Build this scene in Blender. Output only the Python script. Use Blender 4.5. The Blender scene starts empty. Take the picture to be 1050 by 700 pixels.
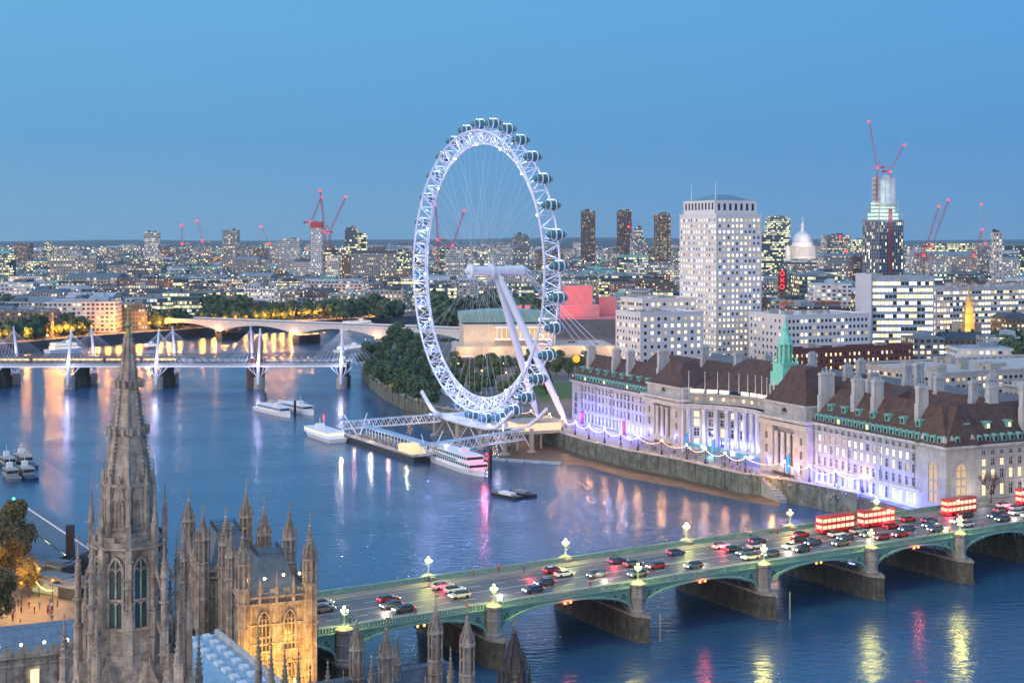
import bpy, math, random
from mathutils import Vector, Matrix
R = random.Random(7)
SC = bpy.context.scene
COL = SC.collection
PI = math.pi
# ------------------------------------------------------------------ camera
H, F, CX, YH = 84.0, 1450.0, 525.0, 243.0
cd = bpy.data.cameras.new('camera'); cam = bpy.data.objects.new('camera', cd); COL.objects.link(cam)
cam.location = (0, 0, H); cam.rotation_euler = (PI/2, 0, 0)
cd.sensor_width = 36; cd.lens = 36*F/1050; cd.shift_y = -(350-YH)/1050
cd.clip_start = 1; cd.clip_end = 60000
SC.camera = cam
# ------------------------------------------------------------------ sky (dusk)
W = bpy.data.worlds.new('World'); SC.world = W; W.use_nodes = True
nt = W.node_tree; nt.nodes.clear()
N = nt.nodes.new; L = nt.links.new
out = N('ShaderNodeOutputWorld'); bg = N('ShaderNodeBackground')
tc = N('ShaderNodeTexCoord'); sep = N('ShaderNodeSeparateXYZ')
L(tc.outputs['Generated'], sep.inputs[0])
sky = N('ShaderNodeTexSky'); sky.sky_type = 'NISHITA'; sky.sun_disc = False
sky.sun_elevation = math.radians(1.0); sky.sun_rotation = math.radians(228); sky.altitude = 80
mul = N('ShaderNodeVectorMath'); mul.operation = 'SCALE'; mul.inputs['Scale'].default_value = 0.12
L(sky.outputs[0], mul.inputs[0])
# elevation ramp of the blue hour
mr = N('ShaderNodeMapRange'); mr.inputs[1].default_value = -0.02; mr.inputs[2].default_value = 0.6
L(sep.outputs['Z'], mr.inputs[0])
cr = N('ShaderNodeValToRGB'); L(mr.outputs[0], cr.inputs[0])
els = cr.color_ramp.elements
stops = [(0.0, (.135, .285, .46)), (.05, (.118, .275, .475)), (.14, (.082, .255, .50)), (.30, (.088, .298, .57)),
         (.45, (.12, .36, .68)), (1.0, (.20, .44, .80))]
els[0].position = 0; els[0].color = (*stops[0][1], 1); els[1].position = 1; els[1].color = (*stops[-1][1], 1)
for p, c in stops[1:-1]:
    e = els.new(p); e.color = (*c, 1)
# afterglow of the sunset behind and left of the camera
gd = Vector((-.75, -.66, .05)).normalized()
dot = N('ShaderNodeVectorMath'); dot.operation = 'DOT_PRODUCT'; dot.inputs[1].default_value = gd
L(tc.outputs['Generated'], dot.inputs[0])
dl = N('ShaderNodeVectorMath'); dl.operation = 'DOT_PRODUCT'; dl.inputs[1].default_value = (-1, .1, 0)
L(tc.outputs['Generated'], dl.inputs[0])
ml_ = N('ShaderNodeMapRange'); ml_.inputs[1].default_value = -.45; ml_.inputs[2].default_value = .55; L(dl.outputs['Value'], ml_.inputs[0])
tint = N('ShaderNodeMix'); tint.data_type = 'RGBA'; L(ml_.outputs[0], tint.inputs[0]); tint.inputs[6].default_value = (.80, .90, 1.0, 1); tint.inputs[7].default_value = (1.28, 1.16, 1.03, 1)
tm_ = N('ShaderNodeMix'); tm_.data_type = 'RGBA'; tm_.blend_type = 'MULTIPLY'; tm_.inputs[0].default_value = 1; L(cr.outputs[0], tm_.inputs[6]); L(tint.outputs[2], tm_.inputs[7])
mr2 = N('ShaderNodeMapRange'); mr2.interpolation_type = 'SMOOTHSTEP'
mr2.inputs[1].default_value = -.1; mr2.inputs[2].default_value = 1.0
L(dot.outputs['Value'], mr2.inputs[0])
gm = N('ShaderNodeMix'); gm.data_type = 'RGBA'
L(mr2.outputs[0], gm.inputs[0]); L(tm_.outputs[2], gm.inputs[6]); gm.inputs[7].default_value = (1.2, 1.12, 1.15, 1)
ad = N('ShaderNodeMix'); ad.data_type = 'RGBA'; ad.inputs[0].default_value = 0.06
L(gm.outputs[2], ad.inputs[6]); L(mul.outputs[0], ad.inputs[7])
L(ad.outputs[2], bg.inputs[0]); bg.inputs[1].default_value = 1.0
L(bg.outputs[0], out.inputs[0])
# soft light of the western sky
sd = bpy.data.lights.new('sun', 'SUN'); so = bpy.data.objects.new('sun', sd); COL.objects.link(so)
sd.energy = 0.6; sd.angle = math.radians(35); sd.color = (1, .95, .95)
so.rotation_euler = Vector((.72, .62, -.30)).to_track_quat('-Z', 'Y').to_euler()
vs = SC.view_settings; vs.view_transform = 'Standard'; vs.look = 'None'; vs.exposure = 0.42; vs.gamma = 1
vs.use_curve_mapping = False
cy = SC.cycles
cy.max_bounces = 5; cy.diffuse_bounces = 2; cy.glossy_bounces = 3; cy.transmission_bounces = 4
cy.volume_bounces = 0; cy.transparent_max_bounces = 8; cy.caustics_reflective = False; cy.caustics_refractive = False
cy.sample_clamp_indirect = 3; cy.use_denoising = True; cy.use_adaptive_sampling = True; cy.adaptive_threshold = 0.02

# ------------------------------------------------------------------ helpers
def V(*a): return Vector(a)
def G(px, py, z=0.0):
    """the point at height z seen at a place of the photograph"""
    D = F*(H-z)/(py-YH); return V((px-CX)*D/F, D, z)
def PX(px, D, z=0.0): return V((px-CX)*D/F, D, z)
def ZZ(py, D): return H-(py-YH)*D/F

class MB:
    def __init__(s): s.v = []; s.f = []; s.m = []; s.cur = 0
    def mat(s, i): s.cur = i; return s
    def face(s, pts):
        n = len(s.v); s.v += [tuple(p) for p in pts]; s.f.append(tuple(range(n, n+len(pts)))); s.m.append(s.cur); return s
    def add(s, vs, fs):
        n = len(s.v); s.v += [tuple(p) for p in vs]
        for f in fs: s.f.append(tuple(i+n for i in f)); s.m.append(s.cur)
        return s
    def obox(s, c, ax, ay, az):
        """box from centre and three half axes"""
        c, ax, ay, az = map(Vector, (c, ax, ay, az)); vs = []
        for k in (-1, 1):
            for a, b in ((-1, -1), (1, -1), (1, 1), (-1, 1)): vs.append(c+ax*a+ay*b+az*k)
        fs = [(0, 3, 2, 1), (4, 5, 6, 7), (0, 1, 5, 4), (1, 2, 6, 5), (2, 3, 7, 6), (3, 0, 4, 7)]
        if ax.cross(ay).dot(az) < 0: fs = [tuple(reversed(f)) for f in fs]
        return s.add(vs, fs)
    def box(s, x, y, z0, sx, sy, h, rot=0.0):
        c, q = math.cos(rot), math.sin(rot)
        return s.obox((x, y, z0+h/2), (sx/2*c, sx/2*q, 0), (-sy/2*q, sy/2*c, 0), (0, 0, h/2))
    def bar(s, p, q, w, h=None, up=(0, 0, 1)):
        p = Vector(p); q = Vector(q); d = q-p
        if d.length < 1e-6: return s
        h = w if h is None else h
        x = d.cross(Vector(up))
        if x.length < 1e-5: x = d.cross(Vector((1, 0, 0)))
        x.normalize(); y = x.cross(d).normalized()
        return s.obox((p+q)/2, x*(w/2), d/2, y*(h/2))
    def prism(s, poly, z0, z1, poly1=None, cap=True, bot=False):
        n = len(poly); p1 = poly1 or poly
        a = sum(poly[i][0]*poly[(i+1) % n][1]-poly[(i+1) % n][0]*poly[i][1] for i in range(n))
        vs = [(p[0], p[1], z0) for p in poly]+[(p[0], p[1], z1) for p in p1]
        fs = [(i, (i+1) % n, n+(i+1) % n, n+i) for i in range(n)]
        if cap: fs.append(tuple(range(n, 2*n)))
        if bot: fs.append(tuple(reversed(range(n))))
        if a < 0: fs = [tuple(reversed(f)) for f in fs]
        return s.add(vs, fs)
    def tube(s, p, q, r, n=6, r2=None, cap=True):
        p = Vector(p); q = Vector(q); d = q-p
        if d.length < 1e-6: return s
        r2 = r if r2 is None else r2
        x = d.cross(Vector((0, 0, 1)))
        if x.length < 1e-4*d.length: x = Vector((1, 0, 0))
        x.normalize(); y = d.cross(x).normalized(); vs = []
        for (o, rr) in ((p, r), (q, r2)):
            for i in range(n):
                t = 2*PI*(i+.5)/n; vs.append(o+x*(rr*math.cos(t))+y*(rr*math.sin(t)))
        fs = [(i, (i+1) % n, n+(i+1) % n, n+i) for i in range(n)]
        if cap: fs += [tuple(reversed(range(n))), tuple(range(n, 2*n))]
        return s.add(vs, fs)
    def lathe(s, c, prof, n=8, ph=0.5):
        c = Vector(c); vs = []; fs = []
        for r, z in prof:
            for i in range(n):
                t = 2*PI*(i+ph)/n; vs.append((c.x+max(r, .001)*math.cos(t), c.y+max(r, .001)*math.sin(t), c.z+z))
        for k in range(len(prof)-1):
            for i in range(n):
                j = (i+1) % n; fs.append((k*n+i, k*n+j, (k+1)*n+j, (k+1)*n+i))
        fs.append(tuple(range((len(prof)-1)*n, len(prof)*n))); fs.append(tuple(reversed(range(n))))
        return s.add(vs, fs)
    def ball(s, c, r, n=8, m=5, sz=1.0, ax=None):
        c = Vector(c); prof = [(r*math.sin(PI*k/m), -r*sz*math.cos(PI*k/m)) for k in range(m+1)]
        return s.lathe(c, prof, n)
    def merge(s, o, M=None):
        n = len(s.v)
        s.v += [tuple(M @ Vector(p)) for p in o.v] if M else o.v
        s.f += [tuple(i+n for i in f) for f in o.f]; s.m += o.m; return s
    def mesh(s, name, mats):
        me = bpy.data.meshes.new(name); me.from_pydata(s.v, [], s.f)
        for m in (mats if isinstance(mats, (list, tuple)) else [mats]): me.materials.append(m)
        if any(s.m): me.polygons.foreach_set('material_index', s.m)
        me.update(); return me
    def build(s, name, mats, parent=None, smooth=False):
        me = s.mesh(name, mats)
        if smooth: me.polygons.foreach_set('use_smooth', [True]*len(me.polygons))
        return link(name, me, parent)

def _parts(s, name, mats, parent=None):
    """one object for every separate piece of the builder"""
    par = list(range(len(s.v)))
    def fd(i):
        while par[i] != i: par[i] = par[par[i]]; i = par[i]
        return i
    for f in s.f:
        for i in f[1:]: par[fd(i)] = fd(f[0])
    grp = {}
    for k, f in enumerate(s.f): grp.setdefault(fd(f[0]), []).append(k)
    for ks in grp.values():
        b = MB(); mp = {}
        for k in ks:
            for i in s.f[k]:
                if i not in mp: mp[i] = len(b.v); b.v.append(s.v[i])
            b.f.append(tuple(mp[i] for i in s.f[k])); b.m.append(s.m[k])
        b.build(name, mats, parent)
MB.parts = _parts

def link(name, data, parent=None, loc=None):
    o = bpy.data.objects.new(name, data); COL.objects.link(o)
    if parent is not None: o.parent = parent
    if loc is not None: o.location = loc
    if parent is not None and parent.type == 'EMPTY' and loc is None and parent.get('_abs'):
        o.matrix_parent_inverse = Matrix.Translation(-parent.location)
    return o
def thing(name, loc, label, cat, group=None, absolute=True):
    """Empty at the thing's base; with absolute=True its parts are given in world coordinates"""
    o = bpy.data.objects.new(name, None); COL.objects.link(o); o.location = loc
    o['label'] = label; o['category'] = cat
    if group: o['group'] = group
    if absolute: o['_abs'] = 1
    o.empty_display_size = .5
    return o
def tag(o, label=None, cat=None, group=None, kind=None):
    if label: o['label'] = label
    if cat: o['category'] = cat
    if group: o['group'] = group
    if kind: o['kind'] = kind
    return o
def kids(o): return list(o.children)
def dup(o, parent=None, loc=None, rz=None, label=None, sc=None):
    ch = kids(o); c = o.copy(); COL.objects.link(c); c.parent = parent
    if loc is not None: c.location = loc
    if rz is not None: c.rotation_euler = (0, 0, rz)
    if sc is not None: c.scale = (sc, sc, sc) if not isinstance(sc, tuple) else sc
    if label: c['label'] = label
    for k in ch: dup(k, c)
    return c

# ------------------------------------------------------------------ materials
MATS = {}
def mat(name, col, rough=.7, metal=0.0, em=None, es=0.0, var=.25, scale=.4, bump=0.0, stain=None, coat=0.0, brick=None, streak=0.0):
    if name in MATS: return MATS[name]
    m = bpy.data.materials.new(name); m.use_nodes = True; t = m.node_tree
    b = t.nodes['Principled BSDF']; n = t.nodes.new; l = t.links.new
    b.inputs['Roughness'].default_value = rough; b.inputs['Metallic'].default_value = metal
    b.inputs['Coat Weight'].default_value = coat
    c4 = (*col, 1)
    if em is not None:
        b.inputs['Base Color'].default_value = c4
        b.inputs['Emission Color'].default_value = (*em, 1); b.inputs['Emission Strength'].default_value = es
        m.cycles.emission_sampling = 'NONE'
    else:
        tcn = n('ShaderNodeTexCoord'); no = n('ShaderNodeTexNoise'); no.inputs['Scale'].default_value = scale
        no.inputs['Detail'].default_value = 6; no.inputs['Roughness'].default_value = .65
        l(tcn.outputs['Object'], no.inputs['Vector'])
        r = n('ShaderNodeValToRGB'); r.color_ramp.elements[0].position = .3; r.color_ramp.elements[1].position = .7
        lo = [max(0, c*(1-var)) for c in col]; hi = [min(1, c*(1+var)) for c in col]
        if stain: lo = stain
        r.color_ramp.elements[0].color = (*lo, 1); r.color_ramp.elements[1].color = (*hi, 1)
        l(no.outputs['Fac'], r.inputs[0]); src = r.outputs[0]
        if brick:
            bw, bh, amt = brick
            g = n('ShaderNodeNewGeometry'); cr_ = n('ShaderNodeVectorMath'); cr_.operation = 'CROSS_PRODUCT'
            l(g.outputs['Normal'], cr_.inputs[0]); cr_.inputs[1].default_value = (0, 0, -1)
            dt = n('ShaderNodeVectorMath'); dt.operation = 'DOT_PRODUCT'
            l(cr_.outputs[0], dt.inputs[0]); l(g.outputs['Position'], dt.inputs[1])
            sp = n('ShaderNodeSeparateXYZ'); l(g.outputs['Position'], sp.inputs[0])
            cb = n('ShaderNodeCombineXYZ'); l(dt.outputs['Value'], cb.inputs[0]); l(sp.outputs[2], cb.inputs[1])
            bt = n('ShaderNodeTexBrick'); l(cb.outputs[0], bt.inputs['Vector'])
            bt.inputs['Scale'].default_value = 1; bt.inputs['Brick Width'].default_value = bw
            bt.inputs['Row Height'].default_value = bh; bt.inputs['Mortar Size'].default_value = min(bw, bh)*.06
            bt.inputs['Color1'].default_value = (1, 1, 1, 1); bt.inputs['Color2'].default_value = (.8, .8, .8, 1)
            bt.inputs['Mortar'].default_value = (.45, .45, .45, 1)
            mx = n('ShaderNodeMix'); mx.data_type = 'RGBA'; mx.blend_type = 'MULTIPLY'; mx.inputs[0].default_value = amt
            l(src, mx.inputs[6]); l(bt.outputs['Color'], mx.inputs[7]); src = mx.outputs[2]
        if streak:                                     # rain and soot streaks running down the stone
            mp = n('ShaderNodeMapping'); mp.inputs['Scale'].default_value = (1.1, 1.1, .09); l(tcn.outputs['Object'], mp.inputs[0])
            n3 = n('ShaderNodeTexNoise'); n3.inputs['Scale'].default_value = 1; n3.inputs['Detail'].default_value = 7; n3.inputs['Roughness'].default_value = .7; l(mp.outputs[0], n3.inputs['Vector'])
            r3 = n('ShaderNodeMapRange'); r3.inputs[1].default_value = .36; r3.inputs[2].default_value = .56; r3.inputs[3].default_value = 1-streak; l(n3.outputs['Fac'], r3.inputs[0])
            m3 = n('ShaderNodeMix'); m3.data_type = 'RGBA'; m3.blend_type = 'MULTIPLY'; m3.inputs[0].default_value = 1; l(src, m3.inputs[6]); l(r3.outputs[0], m3.inputs[7]); src = m3.outputs[2]
        l(src, b.inputs['Base Color'])
        if bump:
            bp = n('ShaderNodeBump'); bp.inputs['Strength'].default_value = bump; bp.inputs['Distance'].default_value = .3
            l(no.outputs['Fac'], bp.inputs['Height']); l(bp.outputs[0], b.inputs['Normal'])
    MATS[name] = m; return m
def emat(name, col, s): return mat(name, (.02, .02, .02), .5, em=col, es=s)

def facade_mat(name, wall, cw=3.2, ch=3.6, fw=.5, fh=.5, lit=.35, roof=(.12, .13, .15), warm=(1, .72, .36), cool=(1, .9, .68), es=1.0, glass=(.03, .04, .055), var=.35):
    """walls with rows of windows, some lit, laid out in metres on every upright face; roofs plain"""
    m = bpy.data.materials.new(name); m.use_nodes = True; t = m.node_tree
    b = t.nodes['Principled BSDF']; n = t.nodes.new; l = t.links.new
    def mth(op, a, c=None, clamp=False):
        k = n('ShaderNodeMath'); k.operation = op; k.use_clamp = clamp
        for i, x in enumerate((a, c)):
            if x is None: continue
            if isinstance(x, (int, float)): k.inputs[i].default_value = x
            else: l(x, k.inputs[i])
        return k.outputs[0]
    g = n('ShaderNodeNewGeometry'); oi = n('ShaderNodeObjectInfo')
    cr_ = n('ShaderNodeVectorMath'); cr_.operation = 'CROSS_PRODUCT'
    l(g.outputs['True Normal'], cr_.inputs[0]); cr_.inputs[1].default_value = (0, 0, -1)
    dt = n('ShaderNodeVectorMath'); dt.operation = 'DOT_PRODUCT'
    l(cr_.outputs[0], dt.inputs[0]); l(g.outputs['Position'], dt.inputs[1])
    sp = n('ShaderNodeSeparateXYZ'); l(g.outputs['Position'], sp.inputs[0])
    sn = n('ShaderNodeSeparateXYZ'); l(g.outputs['True Normal'], sn.inputs[0])
    rnd = oi.outputs['Random']
    cwv = mth('MULTIPLY', mth('ADD', mth('MULTIPLY', rnd, .7), .7), cw)
    u = mth('DIVIDE', dt.outputs['Value'], cwv); v = mth('DIVIDE', sp.outputs[2], ch)
    fu = mth('FRACT', u); fv = mth('FRACT', v)
    iu = mth('FLOOR', u); iv = mth('FLOOR', v)
    wu = mth('LESS_THAN', mth('ABSOLUTE', mth('SUBTRACT', fu, .5)), fw/2)
    wv = mth('LESS_THAN', mth('ABSOLUTE', mth('SUBTRACT', fv, .5)), fh/2)
    side = mth('LESS_THAN', mth('ABSOLUTE', sn.outputs[2]), .3)
    win = mth('MULTIPLY', mth('MULTIPLY', wu, wv), side)
    cb = n('ShaderNodeCombineXYZ'); l(iu, cb.inputs[0]); l(iv, cb.inputs[1]); l(mth('MULTIPLY', rnd, 97.0), cb.inputs[2])
    wn = n('ShaderNodeTexWhiteNoise'); l(cb.outputs[0], wn.inputs['Vector'])
    sc = n('ShaderNodeSeparateColor'); l(wn.outputs['Color'], sc.inputs[0])
    # whole floors tend to be lit together
    wf = n('ShaderNodeTexWhiteNoise'); wf.noise_dimensions = '2D'; cf = n('ShaderNodeCombineXYZ')
    l(iv, cf.inputs[0]); l(mth('ADD', mth('MULTIPLY', rnd, 31.0), mth('FLOOR', mth('MULTIPLY', u, .125))), cf.inputs[1]); l(cf.outputs[0], wf.inputs['Vector'])
    bl = mth('ADD', mth('MULTIPLY', mth('FRACT', mth('MULTIPLY', rnd, 7.7)), 1.2), .35)
    thr = mth('MULTIPLY', mth('MULTIPLY', mth('ADD', mth('MULTIPLY', wf.outputs['Value'], wf.outputs['Value']), .15), bl), lit*1.6)
    on = mth('MULTIPLY', mth('LESS_THAN', sc.outputs[0], thr), win)
    mx = n('ShaderNodeMix'); mx.data_type = 'RGBA'; l(sc.outputs[1], mx.inputs[0])
    mx.inputs[6].default_value = (*warm, 1); mx.inputs[7].default_value = (*cool, 1)
    l(mx.outputs[2], b.inputs['Emission Color'])
    l(mth('MULTIPLY', on, mth('MULTIPLY', mth('ADD', mth('MULTIPLY', sc.outputs[2], sc.outputs[2]), .25), es)), b.inputs['Emission Strength'])
    # wall colour
    no = n('ShaderNodeTexNoise'); no.inputs['Scale'].default_value = .12; no.inputs['Detail'].default_value = 5
    l(g.outputs['Position'], no.inputs['Vector'])
    hv = n('ShaderNodeHueSaturation'); hv.inputs['Color'].default_value = (*wall, 1)
    l(mth('ADD', mth('MULTIPLY', rnd, .06), .47), hv.inputs['Hue'])
    l(mth('ADD', mth('MULTIPLY', mth('FRACT', mth('MULTIPLY', rnd, 17.3)), 2*var), 1-var), hv.inputs['Value'])
    m2 = n('ShaderNodeMix'); m2.data_type = 'RGBA'; m2.blend_type = 'MULTIPLY'; m2.inputs[0].default_value = 1
    l(hv.outputs[0], m2.inputs[6])
    rr = n('ShaderNodeMapRange'); rr.inputs[1].default_value = .3; rr.inputs[2].default_value = .7
    rr.inputs[3].default_value = .7; rr.inputs[4].default_value = 1.15; l(no.outputs['Fac'], rr.inputs[0])
    l(rr.outputs[0], m2.inputs[7])
    m3 = n('ShaderNodeMix'); m3.data_type = 'RGBA'; l(win, m3.inputs[0]); l(m2.outputs[2], m3.inputs[6]); m3.inputs[7].default_value = (*glass, 1)
    up = mth('GREATER_THAN', sn.outputs[2], .3)
    vor = n('ShaderNodeTexVoronoi'); vor.inputs['Scale'].default_value = .12; l(g.outputs['Position'], vor.inputs['Vector'])
    hr = n('ShaderNodeHueSaturation'); hr.inputs['Color'].default_value = (*roof, 1); hr.inputs['Saturation'].default_value = 1
    rv = n('ShaderNodeSeparateColor'); l(vor.outputs['Color'], rv.inputs[0])
    l(mth('ADD', mth('MULTIPLY', rv.outputs[0], .9), mth('ADD', .4, mth('MULTIPLY', rnd, .6))), hr.inputs['Value'])
    m4 = n('ShaderNodeMix'); m4.data_type = 'RGBA'; l(up, m4.inputs[0]); l(m3.outputs[2], m4.inputs[6]); l(hr.outputs[0], m4.inputs[7])
    l(m4.outputs[2], b.inputs['Base Color'])
    l(mth('ADD', mth('MULTIPLY', win, -.5), .75), b.inputs['Roughness'])
    m.cycles.emission_sampling = 'NONE'
    return m

def lamp(parent, p, col, power, r=.3, name='lamp_light'):
    d = bpy.data.lights.new(name, 'POINT'); d.energy = power; d.color = col; d.shadow_soft_size = r
    o = bpy.data.objects.new(name, d); COL.objects.link(o); o.location = p
    if parent is not None:
        o.parent = parent
        if parent.get('_abs'): o.matrix_parent_inverse = Matrix.Translation(-parent.location)
    return o
def spot(p, target, col, power, ang=80, r=.4, parent=None):
    d = bpy.data.lights.new('flood_light', 'SPOT'); d.energy = power; d.color = col; d.shadow_soft_size = r
    d.spot_size = math.radians(ang); d.spot_blend = .8
    o = bpy.data.objects.new('flood_light', d); COL.objects.link(o); o.location = p
    o.rotation_euler = (Vector(target)-Vector(p)).to_track_quat('-Z', 'Y').to_euler()
    return o

# common materials
M_stone = mat('portland_stone', (.42, .415, .42), .8, var=.22, scale=.25, brick=(1.6, .55, .45), streak=.22)
M_stone2 = mat('pale_stone', (.47, .465, .47), .8, var=.15, scale=.3, streak=.3)
M_gothic = mat('gothic_limestone', (.51, .43, .355), .85, var=.2, scale=.7, bump=.5, stain=(.20, .16, .13), brick=(.9, .4, .55), streak=.42)
M_gothicd = mat('gothic_trim', (.41, .34, .28), .85, var=.25, scale=1.1, bump=.5, stain=(.17, .14, .12), streak=.4)
M_roofb = mat('brown_roof_tile', (.095, .052, .042), .8, var=.35, scale=.5, brick=(.5, .35, .5), stain=(.05, .028, .026))
M_copper = mat('green_copper', (.17, .40, .35), .6, var=.25, scale=1.2)
M_slate = mat('blue_slate', (.10, .13, .17), .55, var=.3, scale=.6, brick=(.8, .5, .4))
M_lead = mat('lead_roof', (.16, .22, .28), .5, var=.35, scale=.15)
M_white = mat('white_paint', (.78, .79, .82), .45, var=.06, scale=.5)
M_steel = mat('white_steel', (.72, .74, .80), .4, metal=.1, var=.06, scale=.5)
M_dark = mat('dark_metal', (.03, .032, .036), .5, var=.3)
M_grey = mat('grey_metal', (.22, .23, .25), .5, var=.2)
M_bgreen = mat('bridge_green', (.16, .30, .25), .5, var=.2, scale=.5)
M_granite = mat('granite', (.33, .30, .28), .75, var=.2, scale=.8, brick=(1.2, .5, .4), streak=.4)
M_piers = mat('tidal_stone', (.105, .10, .085), .85, var=.4, scale=.6, bump=.6, brick=(1.3, .6, .6), stain=(.035, .04, .03), streak=.5)
M_wall = mat('embankment_stone', (.20, .21, .18), .85, var=.35, scale=.35, bump=.6, brick=(1.5, .6, .6), stain=(.07, .085, .06), streak=.5)
M_asph = mat('asphalt', (.10, .10, .115), .55, var=.25, scale=.3)
M_pave = mat('paving', (.22, .20, .19), .7, var=.2, scale=.4)
M_conc = mat('concrete', (.36, .34, .31), .85, var=.15, scale=.3)
M_glass = mat('dark_glass', (.02, .03, .04), .12, var=.2)
M_bark = mat('bark', (.05, .038, .028), .9, var=.3, scale=3)
M_red = mat('red_paint', (.45, .03, .03), .45, var=.1)
M_black = mat('black_paint', (.012, .012, .014), .4, var=.2)
E_warm = emat('lit_window_warm', (1, .70, .34), 1.5)
E_white = emat('lit_window_white', (1, .88, .66), 1.7)
E_dim = emat('lit_window_dim', (.9, .60, .32), .6)
E_orange = emat('sodium_lamp', (1, .25, .02), 2.6)
E_lampw = emat('lamp_globe_glow', (1, .88, .40), 5)
E_red = emat('red_lamp_glow', (1, .03, .05), 2.6)
E_blue = emat('blue_led_glow', (.30, .42, 1), 2.0)
E_ledw = emat('white_led_glow', (.85, .88, 1), 4.0)
WM = [M_glass, E_warm, E_white, E_dim]
# ------------------------------------------------------------------ river, banks
def water_mat():
    m = bpy.data.materials.new('river_water'); m.use_nodes = True; t = m.node_tree
    b = t.nodes['Principled BSDF']; n = t.nodes.new; l = t.links.new
    b.inputs['Base Color'].default_value = (.018, .07, .165, 1); b.inputs['Roughness'].default_value = .13
    b.inputs['IOR'].default_value = 1.33; b.inputs['Specular IOR Level'].default_value = .85
    tcn = n('ShaderNodeTexCoord'); mp = n('ShaderNodeMapping'); mp.inputs['Rotation'].default_value = (0, 0, -.45)
    mp.inputs['Scale'].default_value = (1, 2.2, 1)
    l(tcn.outputs['Object'], mp.inputs[0])
    n1 = n('ShaderNodeTexNoise'); n1.inputs['Scale'].default_value = .25; n1.inputs['Detail'].default_value = 3; n1.inputs['Roughness'].default_value = .5
    l(mp.outputs[0], n1.inputs['Vector'])
    n2 = n('ShaderNodeTexNoise'); n2.inputs['Scale'].default_value = .03; n2.inputs['Detail'].default_value = 4
    l(tcn.outputs['Object'], n2.inputs['Vector'])
    bp = n('ShaderNodeBump'); bp.inputs['Strength'].default_value = .5; bp.inputs['Distance'].default_value = .42
    l(n1.outputs['Fac'], bp.inputs['Height']); l(bp.outputs[0], b.inputs['Normal'])
    r = n('ShaderNodeMapRange'); r.inputs[1].default_value = .35; r.inputs[2].default_value = .65
    r.inputs[3].default_value = .16; r.inputs[4].default_value = .26; l(n2.outputs['Fac'], r.inputs[0]); l(r.outputs[0], b.inputs['Roughness'])
    return m
w = MB(); w.face([(-900, 20, 0), (2600, 20, 0), (2600, 2600, 0), (-900, 2600, 0)])
tag(w.build('river_water', water_mat()), kind='structure')

SB = [G(880, 530), G(800, 513), G(760, 508), G(700, 493), G(650, 483), G(600, 470), G(560, 456), G(505, 444), G(450, 433), G(420, 422), G(395, 409), G(380, 397), G(372, 386), G(374, 372), G(388, 354), G(412, 340)]
SB = [p.to_2d() for p in SB]
B0 = V(-31.5, 262.3, 0); BU = V(.858, .5135, 0).normalized(); BN = V(-BU.y, BU.x, 0)
def BP(s, n, z): return B0+BU*s+BN*n+V(0, 0, z)
sab = BP(193, 28, 0).to_2d(); sab2 = BP(196, -3, 0).to_2d()
south = [V(700, 250)]+[sab2+V(60, -25), sab2, sab]+SB+[V(40, 1400), V(300, 1480), V(900, 1640), V(2600, 2250), V(2600, 250)]
g = MB(); g.prism([tuple(p) for p in south], -1.5, 6.5)
M_ground = mat('city_ground', (.13, .125, .12), .85, var=.35, scale=.05)
tag(g.build('ground', M_ground), kind='structure')
north = [V(12, 20), V(8, 80), V(-12, 150), V(-42, 235), BP(-30, 0, 0).to_2d(), BP(-30, 26, 0).to_2d(), G(90, 610, 6).to_2d(), G(0, 545, 6).to_2d(),
         V(-205, 455), V(-330, 600), V(-420, 800), G(-2, 363).to_2d(), G(100, 353).to_2d(), G(180, 347).to_2d(), G(265, 340).to_2d(), G(400, 332).to_2d(),
         V(0, 1530), V(300, 1640), V(900, 1840), V(2600, 2480)]
far = [V(16000, 6000), V(16000, 16000), V(-16000, 16000), V(-16000, 20)]
g = MB(); g.prism([tuple(p) for p in north+far], -1.5, 6.5)
tag(g.build('ground', M_ground), kind='structure')
g = MB(); g.prism([(2600, 2250), (2600, 250), (16000, -1000), (16000, 6000), (2600, 2480)], -1.5, 6.5)
tag(g.build('ground', M_ground), kind='structure')
# low hills on the horizon
hm = mat('wooded_hills', (.035, .05, .05), .9, var=.4, scale=.004)
g = MB(); nx, ny = 150, 14; hv = []
for j in range(ny):
    for i in range(nx):
        a = -.62+1.24*i/(nx-1); d = 7800+j*550
        x = math.tan(a)*d
        e = math.sin(PI*min(1, j/(ny-1)*1.2)*.5+.0)
        h = 6.4+e*(46+26*math.sin(a*5+1.1)+10*math.sin(a*17+.5)+5*math.sin(a*41)+(j % 3)*3)*(.85 if a < 0 else .8)
        hv.append((x, d, h))
hf = [(j*nx+i, j*nx+i+1, (j+1)*nx+i+1, (j+1)*nx+i) for j in range(ny-1) for i in range(nx-1)]
g.add(hv, hf); tag(g.build('hills', hm, smooth=True), kind='structure')

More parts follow.
